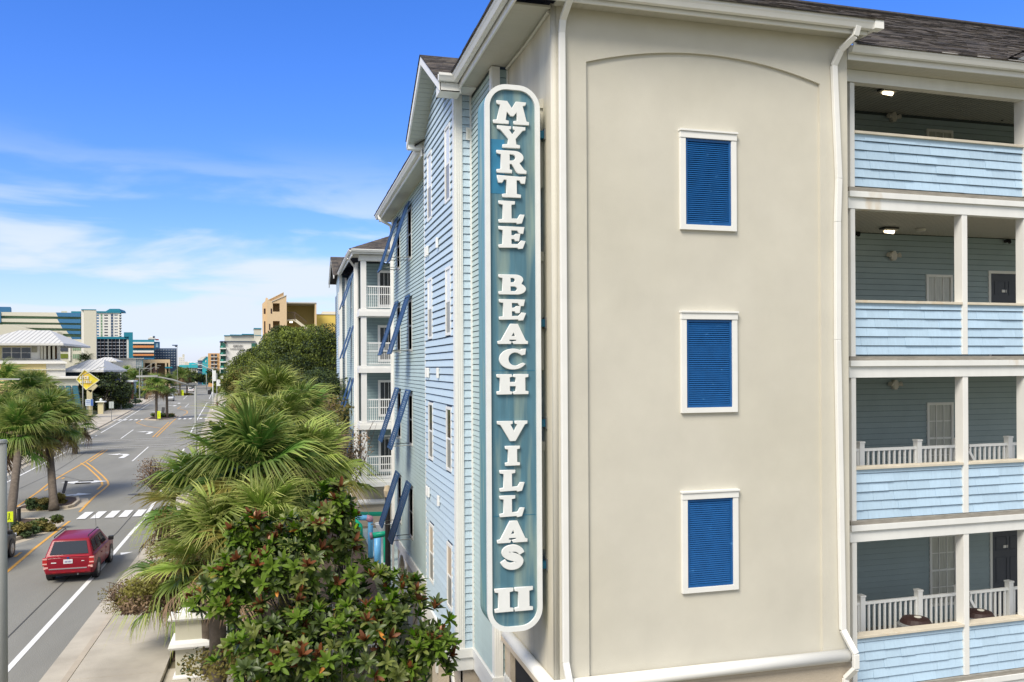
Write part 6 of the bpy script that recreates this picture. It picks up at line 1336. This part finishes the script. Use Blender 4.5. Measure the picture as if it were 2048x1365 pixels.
# ================================================================= FAR BUILDINGS
def X(px, Y): return at(px, 720, y=Y).x
def Z(py, Y, px=200): return at(px, py, y=Y).z
def fbx(b, px0, px1, py0, py1, Y, th=8, mi=0, out=0.0):
    pm = (px0 + px1) / 2; return b.box(X(px0, Y), X(px1, Y), Y - out, Y + th, Z(py1, Y, pm), Z(py0, Y, pm), mi)
def fo(name, parent, m, px0, px1, py0, py1, Y, th=8, out=0.0, ground=False):
    pm = (px0 + px1) / 2; x0, x1 = X(px0, Y), X(px1, Y); ox = parent.location.x if parent.type == 'EMPTY' else parent.parent.location.x
    k = .92 * (ox / Y); y0, y1 = Y - out, Y + th; d0, d1 = -out * k, th * k; z0, z1 = (0 if ground else Z(py1, Y, pm)), Z(py0, Y, pm)   # side walls sheared nearly along the camera sight line
    b = MB().add([(x0 + d0, y0, z0), (x1 + d0, y0, z0), (x1 + d1, y1, z0), (x0 + d1, y1, z0), (x0 + d0, y0, z1), (x1 + d0, y0, z1), (x1 + d1, y1, z1), (x0 + d1, y1, z1)],
                 [(0, 3, 2, 1), (4, 5, 6, 7), (0, 1, 5, 4), (1, 2, 6, 5), (2, 3, 7, 6), (3, 0, 4, 7)]); return b.build(name, m, parent)
def grid(parent, px0, px1, py0, py1, Y, nx, ny, m, fx=.6, fy=.6, name='window', out=.05, sub=None):
    w = (px1 - px0) / nx; h = (py1 - py0) / ny
    for i in range(nx):
        for j in range(ny):
            a = px0 + w * (i + (1 - fx) / 2); c = py0 + h * (j + (1 - fy) / 2); fo(name, parent, m, a, a + w * fx, c, c + h * fy, Y - out, .1 if out else .1)
def bld(label, px, Y, cat='building', name='building', group='far buildings'): return thing(name, label, cat, (X(px, Y), Y, 0), group)
CR1 = mat('cream_wall', (.60, .58, .48), .8, var=.04); CR2 = mat('white_wall', (.74, .73, .68), .8, var=.04); TEAL = mat('teal_wall', (.015, .21, .30), .6); BLU = mat('blue_wall', (.035, .15, .30), .6)
GRG = mat('green_glass', (.17, .30, .18), .5, var=.3, vscale=.15); DW = mat('dark_window', (.04, .05, .07), .2, spec=.7); ORG = mat('orange_wall', (.68, .28, .10), .7); NAVY = mat('navy_wall', (.05, .09, .16), .6)
METR = mat('metal_roof', (.60, .60, .57), .7, var=.05); YW = mat('yellow_wall', (.70, .58, .28), .8, var=.05); TAN = mat('tan_wall', (.66, .50, .31), .8, var=.05); OLV = mat('olive_yellow_wall', (.62, .52, .22), .8, var=.05)
# green glass hotel with sloping bands
Y = 300; t = bld('long hotel with green glass storeys and cream and blue bands, far left', 80, Y)
fo('glass_wall', t, GRG, -20, 163, 627, 720, Y, 14, ground=True)
for (a, m_, c, y0, y1) in ((2, 115, 163, 625, 633), (4, 118, 163, 638, 645.5), (8, 124, 163, 649.5, 656.5), (20, 136, 163, 661.5, 667.5), (60, 144, 163, 673.5, 679)):
    b = MB(); zz = lambda p, xx: V((X(xx, Y), Y - 1.2, Z(p, Y, xx)))
    b.prism([zz(y0, a), zz(y0 + .9, m_ - 1), zz(y1 + .9, m_ + 3), zz(y1 - .9, a)], (0, 1.19, 0)); b.build('cream_band', CR1, t, fix=True)
    b = MB(); b.prism([zz(y0 + .9, m_ - 1), zz(y0 + 1.6, c), zz(y1 + 1.6, c), zz(y1 + .9, m_ + 3)], (0, 1.19, 0)); b.build('blue_band', BLU, t, fix=True)
fo('blue_end', t, BLU, -20, 3, 625, 646, Y, 2, out=1.4); fo('roof_box', t, BLU, -20, 21.5, 614, 624.5, Y + 3, 6); fo('roof_drum', t, CR1, 123, 135, 622.5, 627, Y + 3, 3); fo('roof_box', t, TEAL, 143, 163, 623, 626, Y + 3, 5); fo('roof_house', t, CR1, 145, 163, 626, 629, Y + 4, 4)
b = MB(); Y2 = 290; b.prism([V((X(p, Y2), Y2, Z(q_, Y2, p))) for p, q_ in ((-20, 649), (18, 650), (66, 660), (115, 664), (120, 680), (120, 720), (-20, 720))], (0, 6, 0)); b.build('white_annex', CR1, t, fix=True); fo('annex_panel', t, CR2, 66, 114, 664, 679, 289, .9)
fo('podium', t, CR1, 105, 163, 679, 722, 288, 8, ground=True); fo('podium_window', t, DW, 121, 136, 686, 703, 287.8, .1); fo('podium_window', t, MAT['oak_leaf_light'], 121, 136, 708, 717, 287.8, .1); fo('podium_column', t, CR2, 137, 141, 681, 722, 287.6, .3)
grid(t, 145, 162, 686, 702, 287.9, 5, 1, GRG, .5, .9, 'slot_window'); grid(t, 145, 162, 708, 718, 287.9, 5, 1, GRG, .5, .9, 'slot_window')
t = bld('plain pale windowless tower beside the green glass hotel', 178, 285); fo('tower', t, CR2, 163, 168, 620, 722, 285, 18, ground=True); fo('tower_face', t, CR1, 168, 193, 620, 722, 284.5, 18.5, ground=True); fo('parapet', t, TEAL, 163, 193, 619, 620.5, 284.4, 19)
# white high-rise
Y = 420; t = bld('white high-rise with blue roof crown and stacked balconies', 218, Y); fo('tower', t, CR2, 192, 240, 626, 720, Y, 20, ground=True)
fo('roof_crown', t, TEAL, 192, 243, 623, 626, Y - .5, 21); b = MB(); b.prism([V((X(p, Y), Y, Z(q_, Y, p))) for p, q_ in ((212, 623), (220, 618), (239, 618), (241, 623))], (0, 15, 0)); b.build('roof_crown', TEAL, t, fix=True)
grid(t, 193, 199, 628, 674, Y, 1, 8, BLU, .7, .5); grid(t, 201, 206, 628, 674, Y, 1, 8, GRG, .7, .8); grid(t, 208, 217, 628, 674, Y, 1, 8, DW, .8, .4); grid(t, 222, 227, 628, 674, Y, 1, 8, NAVY, .9, .85); grid(t, 229, 236, 628, 674, Y, 2, 8, NAVY, .7, .4)
for j in range(9): fo('balcony', t, CR2, 238, 243.5, 629 + j * 5.2, 630.5 + j * 5.2, Y - 1, 10); fo('balcony_recess', t, NAVY, 239.5, 242, 630.5 + j * 5.2, 633.5 + j * 5.2, Y - .2, 8)
# teal topped block with recessed grid
Y = 330; t = bld('balcony grid block under a teal roof band with teal stair tower', 228, Y); fo('block', t, NAVY, 193, 254, 678, 724, Y, 15, ground=True); fo('roof_band', t, TEAL, 193, 262, 674, 678.5, Y - 1, 16); fo('end_wall', t, CR2, 253.5, 257.5, 678.5, 724, Y - .8, 15, ground=True)
for i in range(8): fo('fin', t, CR2 if i % 3 == 0 else mat('fin_brown', (.16, .13, .12), .7), 193.2 + i * 7.6, 193.9 + i * 7.6, 678.6, 724, Y - 1.2, 1.1)
for j in range(6): fo('balcony_rail', t, mat('rail_grey', (.33, .36, .42), .6), 193, 253.4, 684.2 + j * 6.6, 685.6 + j * 6.6, Y - .9, .5)
grid(t, 193.5, 253.5, 679, 719, Y, 8, 6, DW, .55, .5, out=.1)
fo('stair_tower', t, TEAL, 257.6, 266, 665, 722, Y - 1.5, 14, ground=True); fo('stair_tower_side', t, TEAL, 248, 257.5, 665, 674, Y - 1.5, 14)
# striped block
Y = 380; t = bld('striped block of teal, white and orange bands', 288, Y); fo('block', t, TEAL, 266, 309, 680, 724, Y, 18, ground=True)
for k, (y0, y1, m) in enumerate(((684.5, 688, CR2), (691.5, 696, ORG), (701.5, 705.5, CR2), (708.5, 712, ORG), (716.5, 719, BLU))): fo('stripe', t, m, 266, 308, y0, y1, Y - .6, .59)
for y0 in (689, 697.5, 706.5, 713): fo('window_band', t, DW, 266.4, 307.5, y0, y0 + 1.6, Y - .4, .39)
Y = 430; t = bld('slim blue glass tower with a stepped white roof behind the striped block', 314, Y); fo('tower', t, BLU, 308, 319.5, 684, 724, Y, 12, ground=True); fo('glass', t, mat('pale_glass', (.35, .50, .60), .2), 312, 316.5, 687, 695, Y - .2, .19); fo('roof_step', t, CR2, 296, 311, 676.5, 678.5, Y - 2, 10); fo('roof_step', t, CR2, 299, 308, 674, 676, Y, 8); fo('roof_cap', t, mat('roof_red', (.30, .05, .04), .6), 311, 317.5, 678.5, 680.2, Y, 8); fo('roof_plant', t, NAVY, 306, 310, 672.5, 676.4, Y, 4)
# navy block with pale balcony edges
Y = 400; t = bld('dark blue slab block dotted with pale balcony edges', 331, Y); fo('slab', t, NAVY, 308.5, 353.5, 697, 736, Y, 15, ground=True)
for i in range(8):
    for j in range(7): a = 310 + i * 5.4; c = 700 + j * 5.2; fo('balcony', t, mat('pale_balcony', (.50, .55, .60), .6), a, a + 2.6, c, c + 1.0, Y - .8, .79)
Y = 240; t = thing('sign_mast', 'tall thin mast with a dark flat head against the sky', 'mast', (X(354.5, Y), Y, 0)); fo('mast', t, STEEL, 354, 355, 691, 740, Y, .2, ground=True); fo('head', t, NAVY, 344.5, 355.5, 690, 692, Y - .3, .6); fo('arm', t, STEELD, 350, 354.5, 692, 694.5, Y, .3)
# lattice pavilion, white hall, sand arches
Y = 270; t = bld('brown lattice pavilion under a pale hipped roof', 213, Y)
LB = mat('lattice_brown', (.09, .04, .035), .8)
for i in range(6): fo('post', t, LB, 196.5 + i * 5.4, 198.3 + i * 5.4, 723, 760, Y, .8, ground=True)
for y0 in (722.5, 731, 740, 749): fo('beam', t, LB, 196.5, 225.5, y0, y0 + 2.4, Y - .2, .8)
fo('side_bay', t, LB, 193, 198, 722.5, 745, Y + 1, 5)
def hip(name, parent, px0, px1, pyE, pyR, Y, m, depth=12, ridge=.3, over=1.0):
    x0, x1 = X(px0, Y), X(px1, Y); zE = Z(pyE, Y, (px0 + px1) / 2); cy = Y + depth / 2; zR = Z(pyR, cy, (px0 + px1) / 2); rx0 = x0 + (x1 - x0) * ridge; rx1 = x1 - (x1 - x0) * ridge
    b = MB().add([(x0, Y, zE), (x1, Y, zE), (x1, Y + depth, zE), (x0, Y + depth, zE), (rx0, cy, zR), (rx1, cy, zR), (x0, Y, zE - .35), (x1, Y, zE - .35), (x1, Y + depth, zE - .35), (x0, Y + depth, zE - .35)],
                 [(0, 1, 5, 4), (1, 2, 5), (2, 3, 4, 5), (3, 0, 4), (6, 7, 1, 0), (7, 8, 2, 1), (8, 9, 3, 2), (9, 6, 0, 3), (9, 8, 7, 6)]); o = b.build(name, m, parent)
    rb = MB(); n = int((x1 - x0) / .75)
    for i in range(1, n):
        xx = x0 + (x1 - x0) * i / n; k = min(1, (xx - x0) / max(.01, rx0 - x0), (x1 - xx) / max(.01, x1 - rx1)); rb.beam((xx, Y - .02, zE + .03), (xx, Y + (cy - Y) * k, zE + (zR - zE) * k + .03), .06, .05)
    rb.build('seam', mat('roof_seam', (.46, .46, .45), .7), parent, kind='stuff'); return o
hip('roof', t, 184, 233, 722.4, 715, Y - 2, METR, 10, .35)
Y = 300; t = bld('long white hall with a glazed end bay', 255, Y); fo('hall', t, CR2, 225, 272, 718, 745, Y, 14, ground=True); fo('roof_edge', t, METR, 224, 288, 716.6, 718, Y - .5, 15); fo('glazed_bay', t, mat('pale_blue_glass', (.42, .52, .55), .2), 272, 285, 718, 745, Y + .2, 12, ground=True)
for p_ in (275, 278, 281.5): fo('mullion', t, CR2, p_, p_ + .7, 718, 745, Y, .2)
Y = 340; t = bld('sand coloured building with square arched openings', 310, Y); fo('lintel', t, TAN, 286, 340, 719.5, 726.5, Y, 8)
for p_ in (286, 300, 310, 330, 336.5): fo('pier', t, TAN, p_, p_ + 3.5, 726.5, 750, Y, 8, ground=True)
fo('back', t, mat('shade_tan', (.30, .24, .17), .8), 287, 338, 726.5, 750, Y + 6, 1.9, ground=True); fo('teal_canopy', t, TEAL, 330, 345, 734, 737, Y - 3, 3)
# restaurant with two hipped metal roofs
Y = 172; t = bld('restaurant with stepped grey metal hip roofs, cream walls and long windows', 60, Y, group='buildings on the left side')
fo('upper_wall', t, CREAM, -30, 62, 690, 722, Y, 14, ground=True); fo('corner_wall', t, CR2, 62, 80, 690, 722, Y - .1, 14)
hip('upper_roof', t, -60, 127, 687, 661, Y - 3.5, METR, 22, .32)
for p_, w in ((4, 18), (23.2, 18), (42.4, 19)):
    wf = fo('window', t, CR2, p_, p_ + w + .9, 695, 718, Y - .15, .14)
    for (y0, y1) in ((696, 705.5), (706.5, 717)): fo('pane', wf, DW, p_ + .8, p_ + w, y0, y1, Y - .2, .04)
fo('plaque', t, mat('plaque', (.28, .27, .20), .7), 63, 74, 693, 705, Y - .3, .19)
for p_ in (81, 87.5, 96, 105): fo('column', t, CR1, p_, p_ + 5, 692, 720, Y - .5, 2)
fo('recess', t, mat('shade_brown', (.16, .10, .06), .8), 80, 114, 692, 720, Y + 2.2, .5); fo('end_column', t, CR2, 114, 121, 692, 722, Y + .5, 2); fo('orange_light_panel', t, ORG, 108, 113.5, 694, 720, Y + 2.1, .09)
b = MB(); xx0, xx1 = X(-30, Y - 4), X(134, Y - 4); b.add([(xx0, Y - 4, Z(725, Y - 4)), (xx1, Y - 4, Z(725, Y - 4)), (X(118, Y), Y, Z(718.5, Y)), (xx0, Y, Z(718.5, Y))], [(0, 1, 2, 3)]); b.build('skirt_roof', METR, t)
fo('cornice', t, CR2, -30, 134, 725, 728, Y - 4, 3.9); fo('lower_wall', t, YW, -30, 92, 728, 760, Y - 3.4, 3, ground=True); fo('lower_wall_grey', t, CR2, 92, 131, 728, 760, Y - 3.3, 3, ground=True); fo('string_course', t, CR1, -30, 131, 739, 741, Y - 3.6, .19)
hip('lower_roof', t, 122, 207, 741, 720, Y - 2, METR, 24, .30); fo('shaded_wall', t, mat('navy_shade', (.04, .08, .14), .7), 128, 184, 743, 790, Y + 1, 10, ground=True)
Y = 158; t = bld('single storey front with white parapet and sloping blue buttresses', 110, Y, group='buildings on the left side')
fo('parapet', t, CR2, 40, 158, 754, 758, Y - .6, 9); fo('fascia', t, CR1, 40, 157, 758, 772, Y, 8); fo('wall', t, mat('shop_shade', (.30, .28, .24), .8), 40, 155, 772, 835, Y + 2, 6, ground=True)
BB = mat('buttress_blue', (.03, .15, .22), .6, var=.1); 
for p_ in (100, 114, 128, 141, 153): fo('pilaster', t, CR2, p_, p_ + 3, 772, 786, Y - .2, 1.2)
for (p_, w, dx, y1) in ((118, 9, 0, 800), (131, 9, 2, 815), (144, 10, 12, 842)):
    b = MB(); y0 = Y - .6; q = lambda a, c: V((X(a, y0), y0, Z(c, y0, a))); b.prism([q(p_, 772), q(p_ + w, 772), q(p_ + w + dx, y1), q(p_ + dx, y1)], (0, .5, 0)); b.build('buttress', BB, t, fix=True)
t = bld('flat pale canopy frame behind the yellow sign', 215, 175, 'canopy', 'canopy', None); Y = 185; fo('edge_beam', t, mat('canopy_grey', (.42, .45, .42), .6), 191, 240, 744, 747.5, Y, 5); fo('shade', t, NAVY, 196, 236, 747.6, 751, Y + 1, 4); fo('lower_beam', t, MAT['canopy_grey'], 200, 232, 753, 755, Y, 1); fo('post', t, MAT['canopy_grey'], 221, 223, 747.6, 775, Y, .5, ground=True); fo('wall', t, BB, 183, 192, 740, 790, Y, 4, ground=True)
# right side: turquoise, orange, white hotel, yellow building
Y = 900; t = bld('pale white tower at the end of the street', 363, Y); fo('tower', t, CR2, 357, 369, 715, 740, Y, 20, ground=True); fo('roof_plant', t, CR1, 365, 369, 709, 715, Y, 12); grid(t, 358, 368, 716, 734, Y, 3, 5, mat('haze_window', (.45, .5, .55), .5), .5, .5); fo('low_wing', t, CR1, 369, 380, 724, 740, Y, 20, ground=True)
Y = 480; t = bld('low turquoise roofed building across the far junction', 378, Y); TQ = mat('turquoise', (.03, .42, .48), .6); fo('roof', t, TQ, 358, 400, 730.5, 736, Y, 14); fo('wall', t, CR1, 360, 398, 736, 748, Y + 1, 10, ground=True); fo('roof_box', t, TQ, 378, 396, 726, 730.4, Y + 4, 6); grid(t, 361, 397, 737, 743, Y + 1, 8, 1, DW, .5, .8)
Y = 430; t = bld('turquoise gabled house with white roof and balconies', 406, Y); fo('house', t, TQ, 404.5, 416, 722, 748, Y, 12, ground=True); b = MB(); q = lambda a, c: V((X(a, Y), Y, Z(c, Y, a))); b.prism([q(404.5, 722), q(416, 722), q(416, 713.5), q(413, 714)], (0, 12, 0)); b.build('gable', TQ, t, fix=True)
fo('balcony_side', t, NAVY, 395.5, 404.4, 722, 746, Y + 2, 10, ground=True); b = MB(); b.prism([q(395, 722), q(404.5, 721.8), q(413.5, 713.2), q(403, 715.5)], (0, -.6, .2)); b.build('roof', CR2, t, fix=True)
for y0 in (729, 737): fo('balcony_edge', t, CR2, 395, 404.6, y0, y0 + 1.2, Y + 1, .9)
fo('window', t, CR2, 411, 412.5, 721, 725, Y - .2, .19)
Y = 380; t = bld('orange brick block with white balcony fronts', 427, Y); fo('block', t, mat('orange_brick', (.62, .36, .15), .8), 416, 442, 707, 750, Y, 14, ground=True)
for j in range(4): fo('balcony_recess', t, DW, 422, 434, 709 + j * 7.4, 713.5 + j * 7.4, Y - .1, .09); fo('balcony_front', t, CR2, 421.5, 434.5, 713.5 + j * 7.4, 714.8 + j * 7.4, Y - .8, .79); fo('pier', t, MAT['orange_brick'], 427.5, 428.8, 708 + j * 7.4, 713.5 + j * 7.4, Y - .4, .29)
Y = 215; t = bld('white hotel with arched green balconies and a teal edged roof storey', 482, Y)
fo('wall', t, CR2, 451, 530, 683.5, 770, Y, 14, ground=True); fo('parapet', t, NAVY, 440, 511, 682.5, 683.6, Y - .4, 14.6); fo('parapet', t, NAVY, 439, 443, 683.8, 685, Y - .4, 12); fo('roof_storey', t, CR1, 461, 509, 670.5, 682.4, Y + 2, 10); fo('roof_edge', t, TEAL, 460, 485, 669.5, 671.2, Y + 1.5, 11); fo('roof_edge', t, TEAL, 484, 510, 668.2, 670, Y + 1.4, 11.2); fo('roof_end', t, CR1, 449, 461, 671.5, 682.4, Y + 5, 6); fo('roof_edge', t, TEAL, 448, 461, 670.8, 672, Y + 4.8, 6.4)
fo('lift_tower', t, CR1, 508.2, 523, 658.5, 700, Y + 1, 9); fo('roof_edge', t, TEAL, 507.8, 523.3, 656.5, 658.4, Y + .8, 9.4); fo('roof_edge', t, TEAL, 509, 523.2, 670.6, 671.6, Y + .9, .09)
GB = mat('balcony_green', (.03, .13, .10), .6)
for j in range(5):
    y0 = 685.5 + j * 13.4
    b = MB(); x0, x1 = X(439.5, Y), X(452, Y); zT = Z(y0, Y, 445); zB = Z(y0 + 10.5, Y, 445); fo('balcony_recess', t, GB, 441, 451.6, y0, y0 + 10.6, Y - .2, .4); fo('balcony_slab', t, CR2, 439.5, 452.4, y0 + 10.6, y0 + 13, Y - 1, 12); fo('balcony_rail', t, mat('rail_teal', (.06, .30, .24), .5), 440, 446.5, y0 + 6.5, y0 + 10.5, Y - .9, .2); fo('balcony_pier', t, CR2, 439.5, 440.8, y0, y0 + 10.6, Y - .9, .6)
    b = MB(); cx = X(447, Y); r = X(451.7, Y) - cx
    for k in range(8):
        a0, a1 = math.pi / 2 * k / 8, math.pi / 2 * (k + 1) / 8; zc = zT - r
        b.prism([V((cx + r * math.sin(a0), Y - .5, zc + r * math.cos(a0))), V((cx + r * math.sin(a1), Y - .5, zc + r * math.cos(a1))), V((cx + r * 1.15, Y - .5, zc + r * math.cos(a1) + .0)), V((cx + r * 1.15, Y - .5, zT + .15)), V((cx + r * math.sin(a0), Y - .5, zT + .15))], (0, .28, 0))
    b.build('arch_head', CR2, t, fix=True)
fo('arch_window', t, GB, 503, 513, 687, 700, Y - .15, .14)
def btext(parent, n, px0, px1, pyt, pyb, Y, m, seed):
    r = random.Random(seed); w = (px1 - px0) / n
    for i in range(n):
        a = px0 + w * i; letter(r.choice('CHERATILS'), X(a, Y), X(a + w * .85, Y), Z(pyb, Y, a), Z(pyt, Y, a), Y - .06, .05, parent, m, bev=0)
DT = mat('dark_text', (.22, .22, .22), .6); btext(t, 7, 466, 486, 690, 694.5, Y - .1, DT, 5); btext(t, 12, 460, 488, 697, 699.3, Y - .1, DT, 8)
# yellow building with the open stair
Y = 120; t = bld('tan and yellow building with slanted parapets and an open roofed stair', 580, Y, group='buildings on the right side')
q = lambda a, c, yy=Y: V((X(a, yy), yy, Z(c, yy, a)))
b = MB(); b.prism([q(525, 608, Y + 3), q(531, 602.5, Y + 3), q(532, 596, Y + 3), q(536, 596, Y + 3), q(537, 599.5, Y + 3), q(568, 584.5, Y + 3), q(568.5, 600, Y + 3), q(568.5, 760, Y + 3), q(526, 760, Y + 3)], (0, 8, 0)); b.build('rear_wall', TAN, t, fix=True)
b = MB(); b.prism([q(545, 602.5), q(573.5, 590.5), q(573.8, 604), q(573.8, 607), q(560, 607), q(545.6, 606.9)], (0, 2.9, 0)); b.build('slanted_parapet', TAN, t, fix=True)
b = MB(); b.prism([q(544, 603, Y - .1), q(573.9, 590, Y - .1), q(573.9, 591.2, Y - .1), q(544, 604.2, Y - .1)], (0, .5, 0)); b.prism([q(536.5, 600, Y + 2.8), q(568.6, 584, Y + 2.8), q(568.6, 585, Y + 2.8), q(536.5, 601, Y + 2.8)], (0, .5, 0)); b.build('parapet_flashing', METR, t, fix=True)
for (a, c, y0, y1) in ((535, 546.2, 606.9, 760), (559.8, 574, 606.95, 760), (546.2, 559.8, 623.8, 642.5), (546.2, 559.8, 665, 760)): fo('wall', t, TAN, a, c, y0, y1, Y, 2.9)
b = MB(); b.prism([q(535, 600.5), q(545, 602.5), q(546.1, 606.9), q(535, 606.9)], (0, 2.9, 0)); b.build('wall', TAN, t, fix=True)
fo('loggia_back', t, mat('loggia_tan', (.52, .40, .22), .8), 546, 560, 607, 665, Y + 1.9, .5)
for (a, c, y0, y1) in ((528, 531.5, 617.5, 628), (528.5, 531, 643, 668)): fo('slot_window', t, mat('window_brown', (.05, .025, .02), .4), a, c, y0, y1, Y + 2.97, .02)
for (a, c, y0, y1) in ((541.8, 544.6, 617.5, 627.5), (538.3, 541, 648, 660)): fo('slot_window', t, MAT['window_brown'], a, c, y0, y1, Y - .03, .02)
fo('stair_roof', t, METR, 574, 634, 604.5, 606.5, Y + .2, 7); fo('roof_fascia', t, mat('pale_fascia', (.68, .62, .48), .7), 574, 634, 606.5, 608, Y + .3, .3); fo('stair_back', t, OLV, 574, 631, 608, 760, Y + 6, .8); fo('stair_side', t, OLV, 629.5, 631, 608, 760, Y + .9, 5.5); fo('end_pier', t, TAN, 630.2, 633.6, 608, 760, Y + .3, .6)
fo('landing', t, MAT['pale_fascia'], 574.2, 592, 639.5, 641.5, Y + .6, 5); b = MB(); b.beam(q(590, 640.5, Y + 1.2), q(616, 660, Y + 1.2), 1.2, .35); b.build('stair_flight', MAT['pale_fascia'], t)
RB = mat('rail_brown', (.10, .07, .05), .6); b = MB(); b.beam(q(574.5, 625, Y + .7), q(590, 625, Y + .7), .06, .08).beam(q(574.5, 638.5, Y + .7), q(590, 638.5, Y + .7), .05, .05).beam(q(590, 625, Y + .7), q(614, 644, Y + .7), .06, .08); rl = b.build('stair_rail', RB, t, kind='stuff')
for i in range(16): a = 575 + i * 1; fo('baluster', rl, RB, a, a + .25, 625, 638.5, Y + .72, .03)
for i in range(12):
    a = 591.5 + i * 1.9; dz = (a - 590) * .79; fo('baluster', rl, RB, a, a + .3, 625.5 + dz, 640 + dz, Y + .72, .03)
fo('newel', rl, RB, 589.2, 591, 624, 640, Y + .7, .1); ql = q(582.5, 643.5, Y + 2); MB().tube([ql, ql - V((0, 0, .18))], .22, 10).build('wall_lamp', mat('lamp_white', (.9, .9, .85), .3, emit=((1, .95, .85), 1.5)), t)
fo('yellow_wing', t, mat('bright_yellow', (.78, .58, .14), .8), 634, 680, 629.5, 760, Y + 8, 6); fo('yellow_wing_top', t, MAT['pale_fascia'], 645, 680, 623.5, 629.4, Y + 12, 5); fo('wing_edge', t, METR, 634, 680, 628.8, 629.5, Y + 7.9, 6)
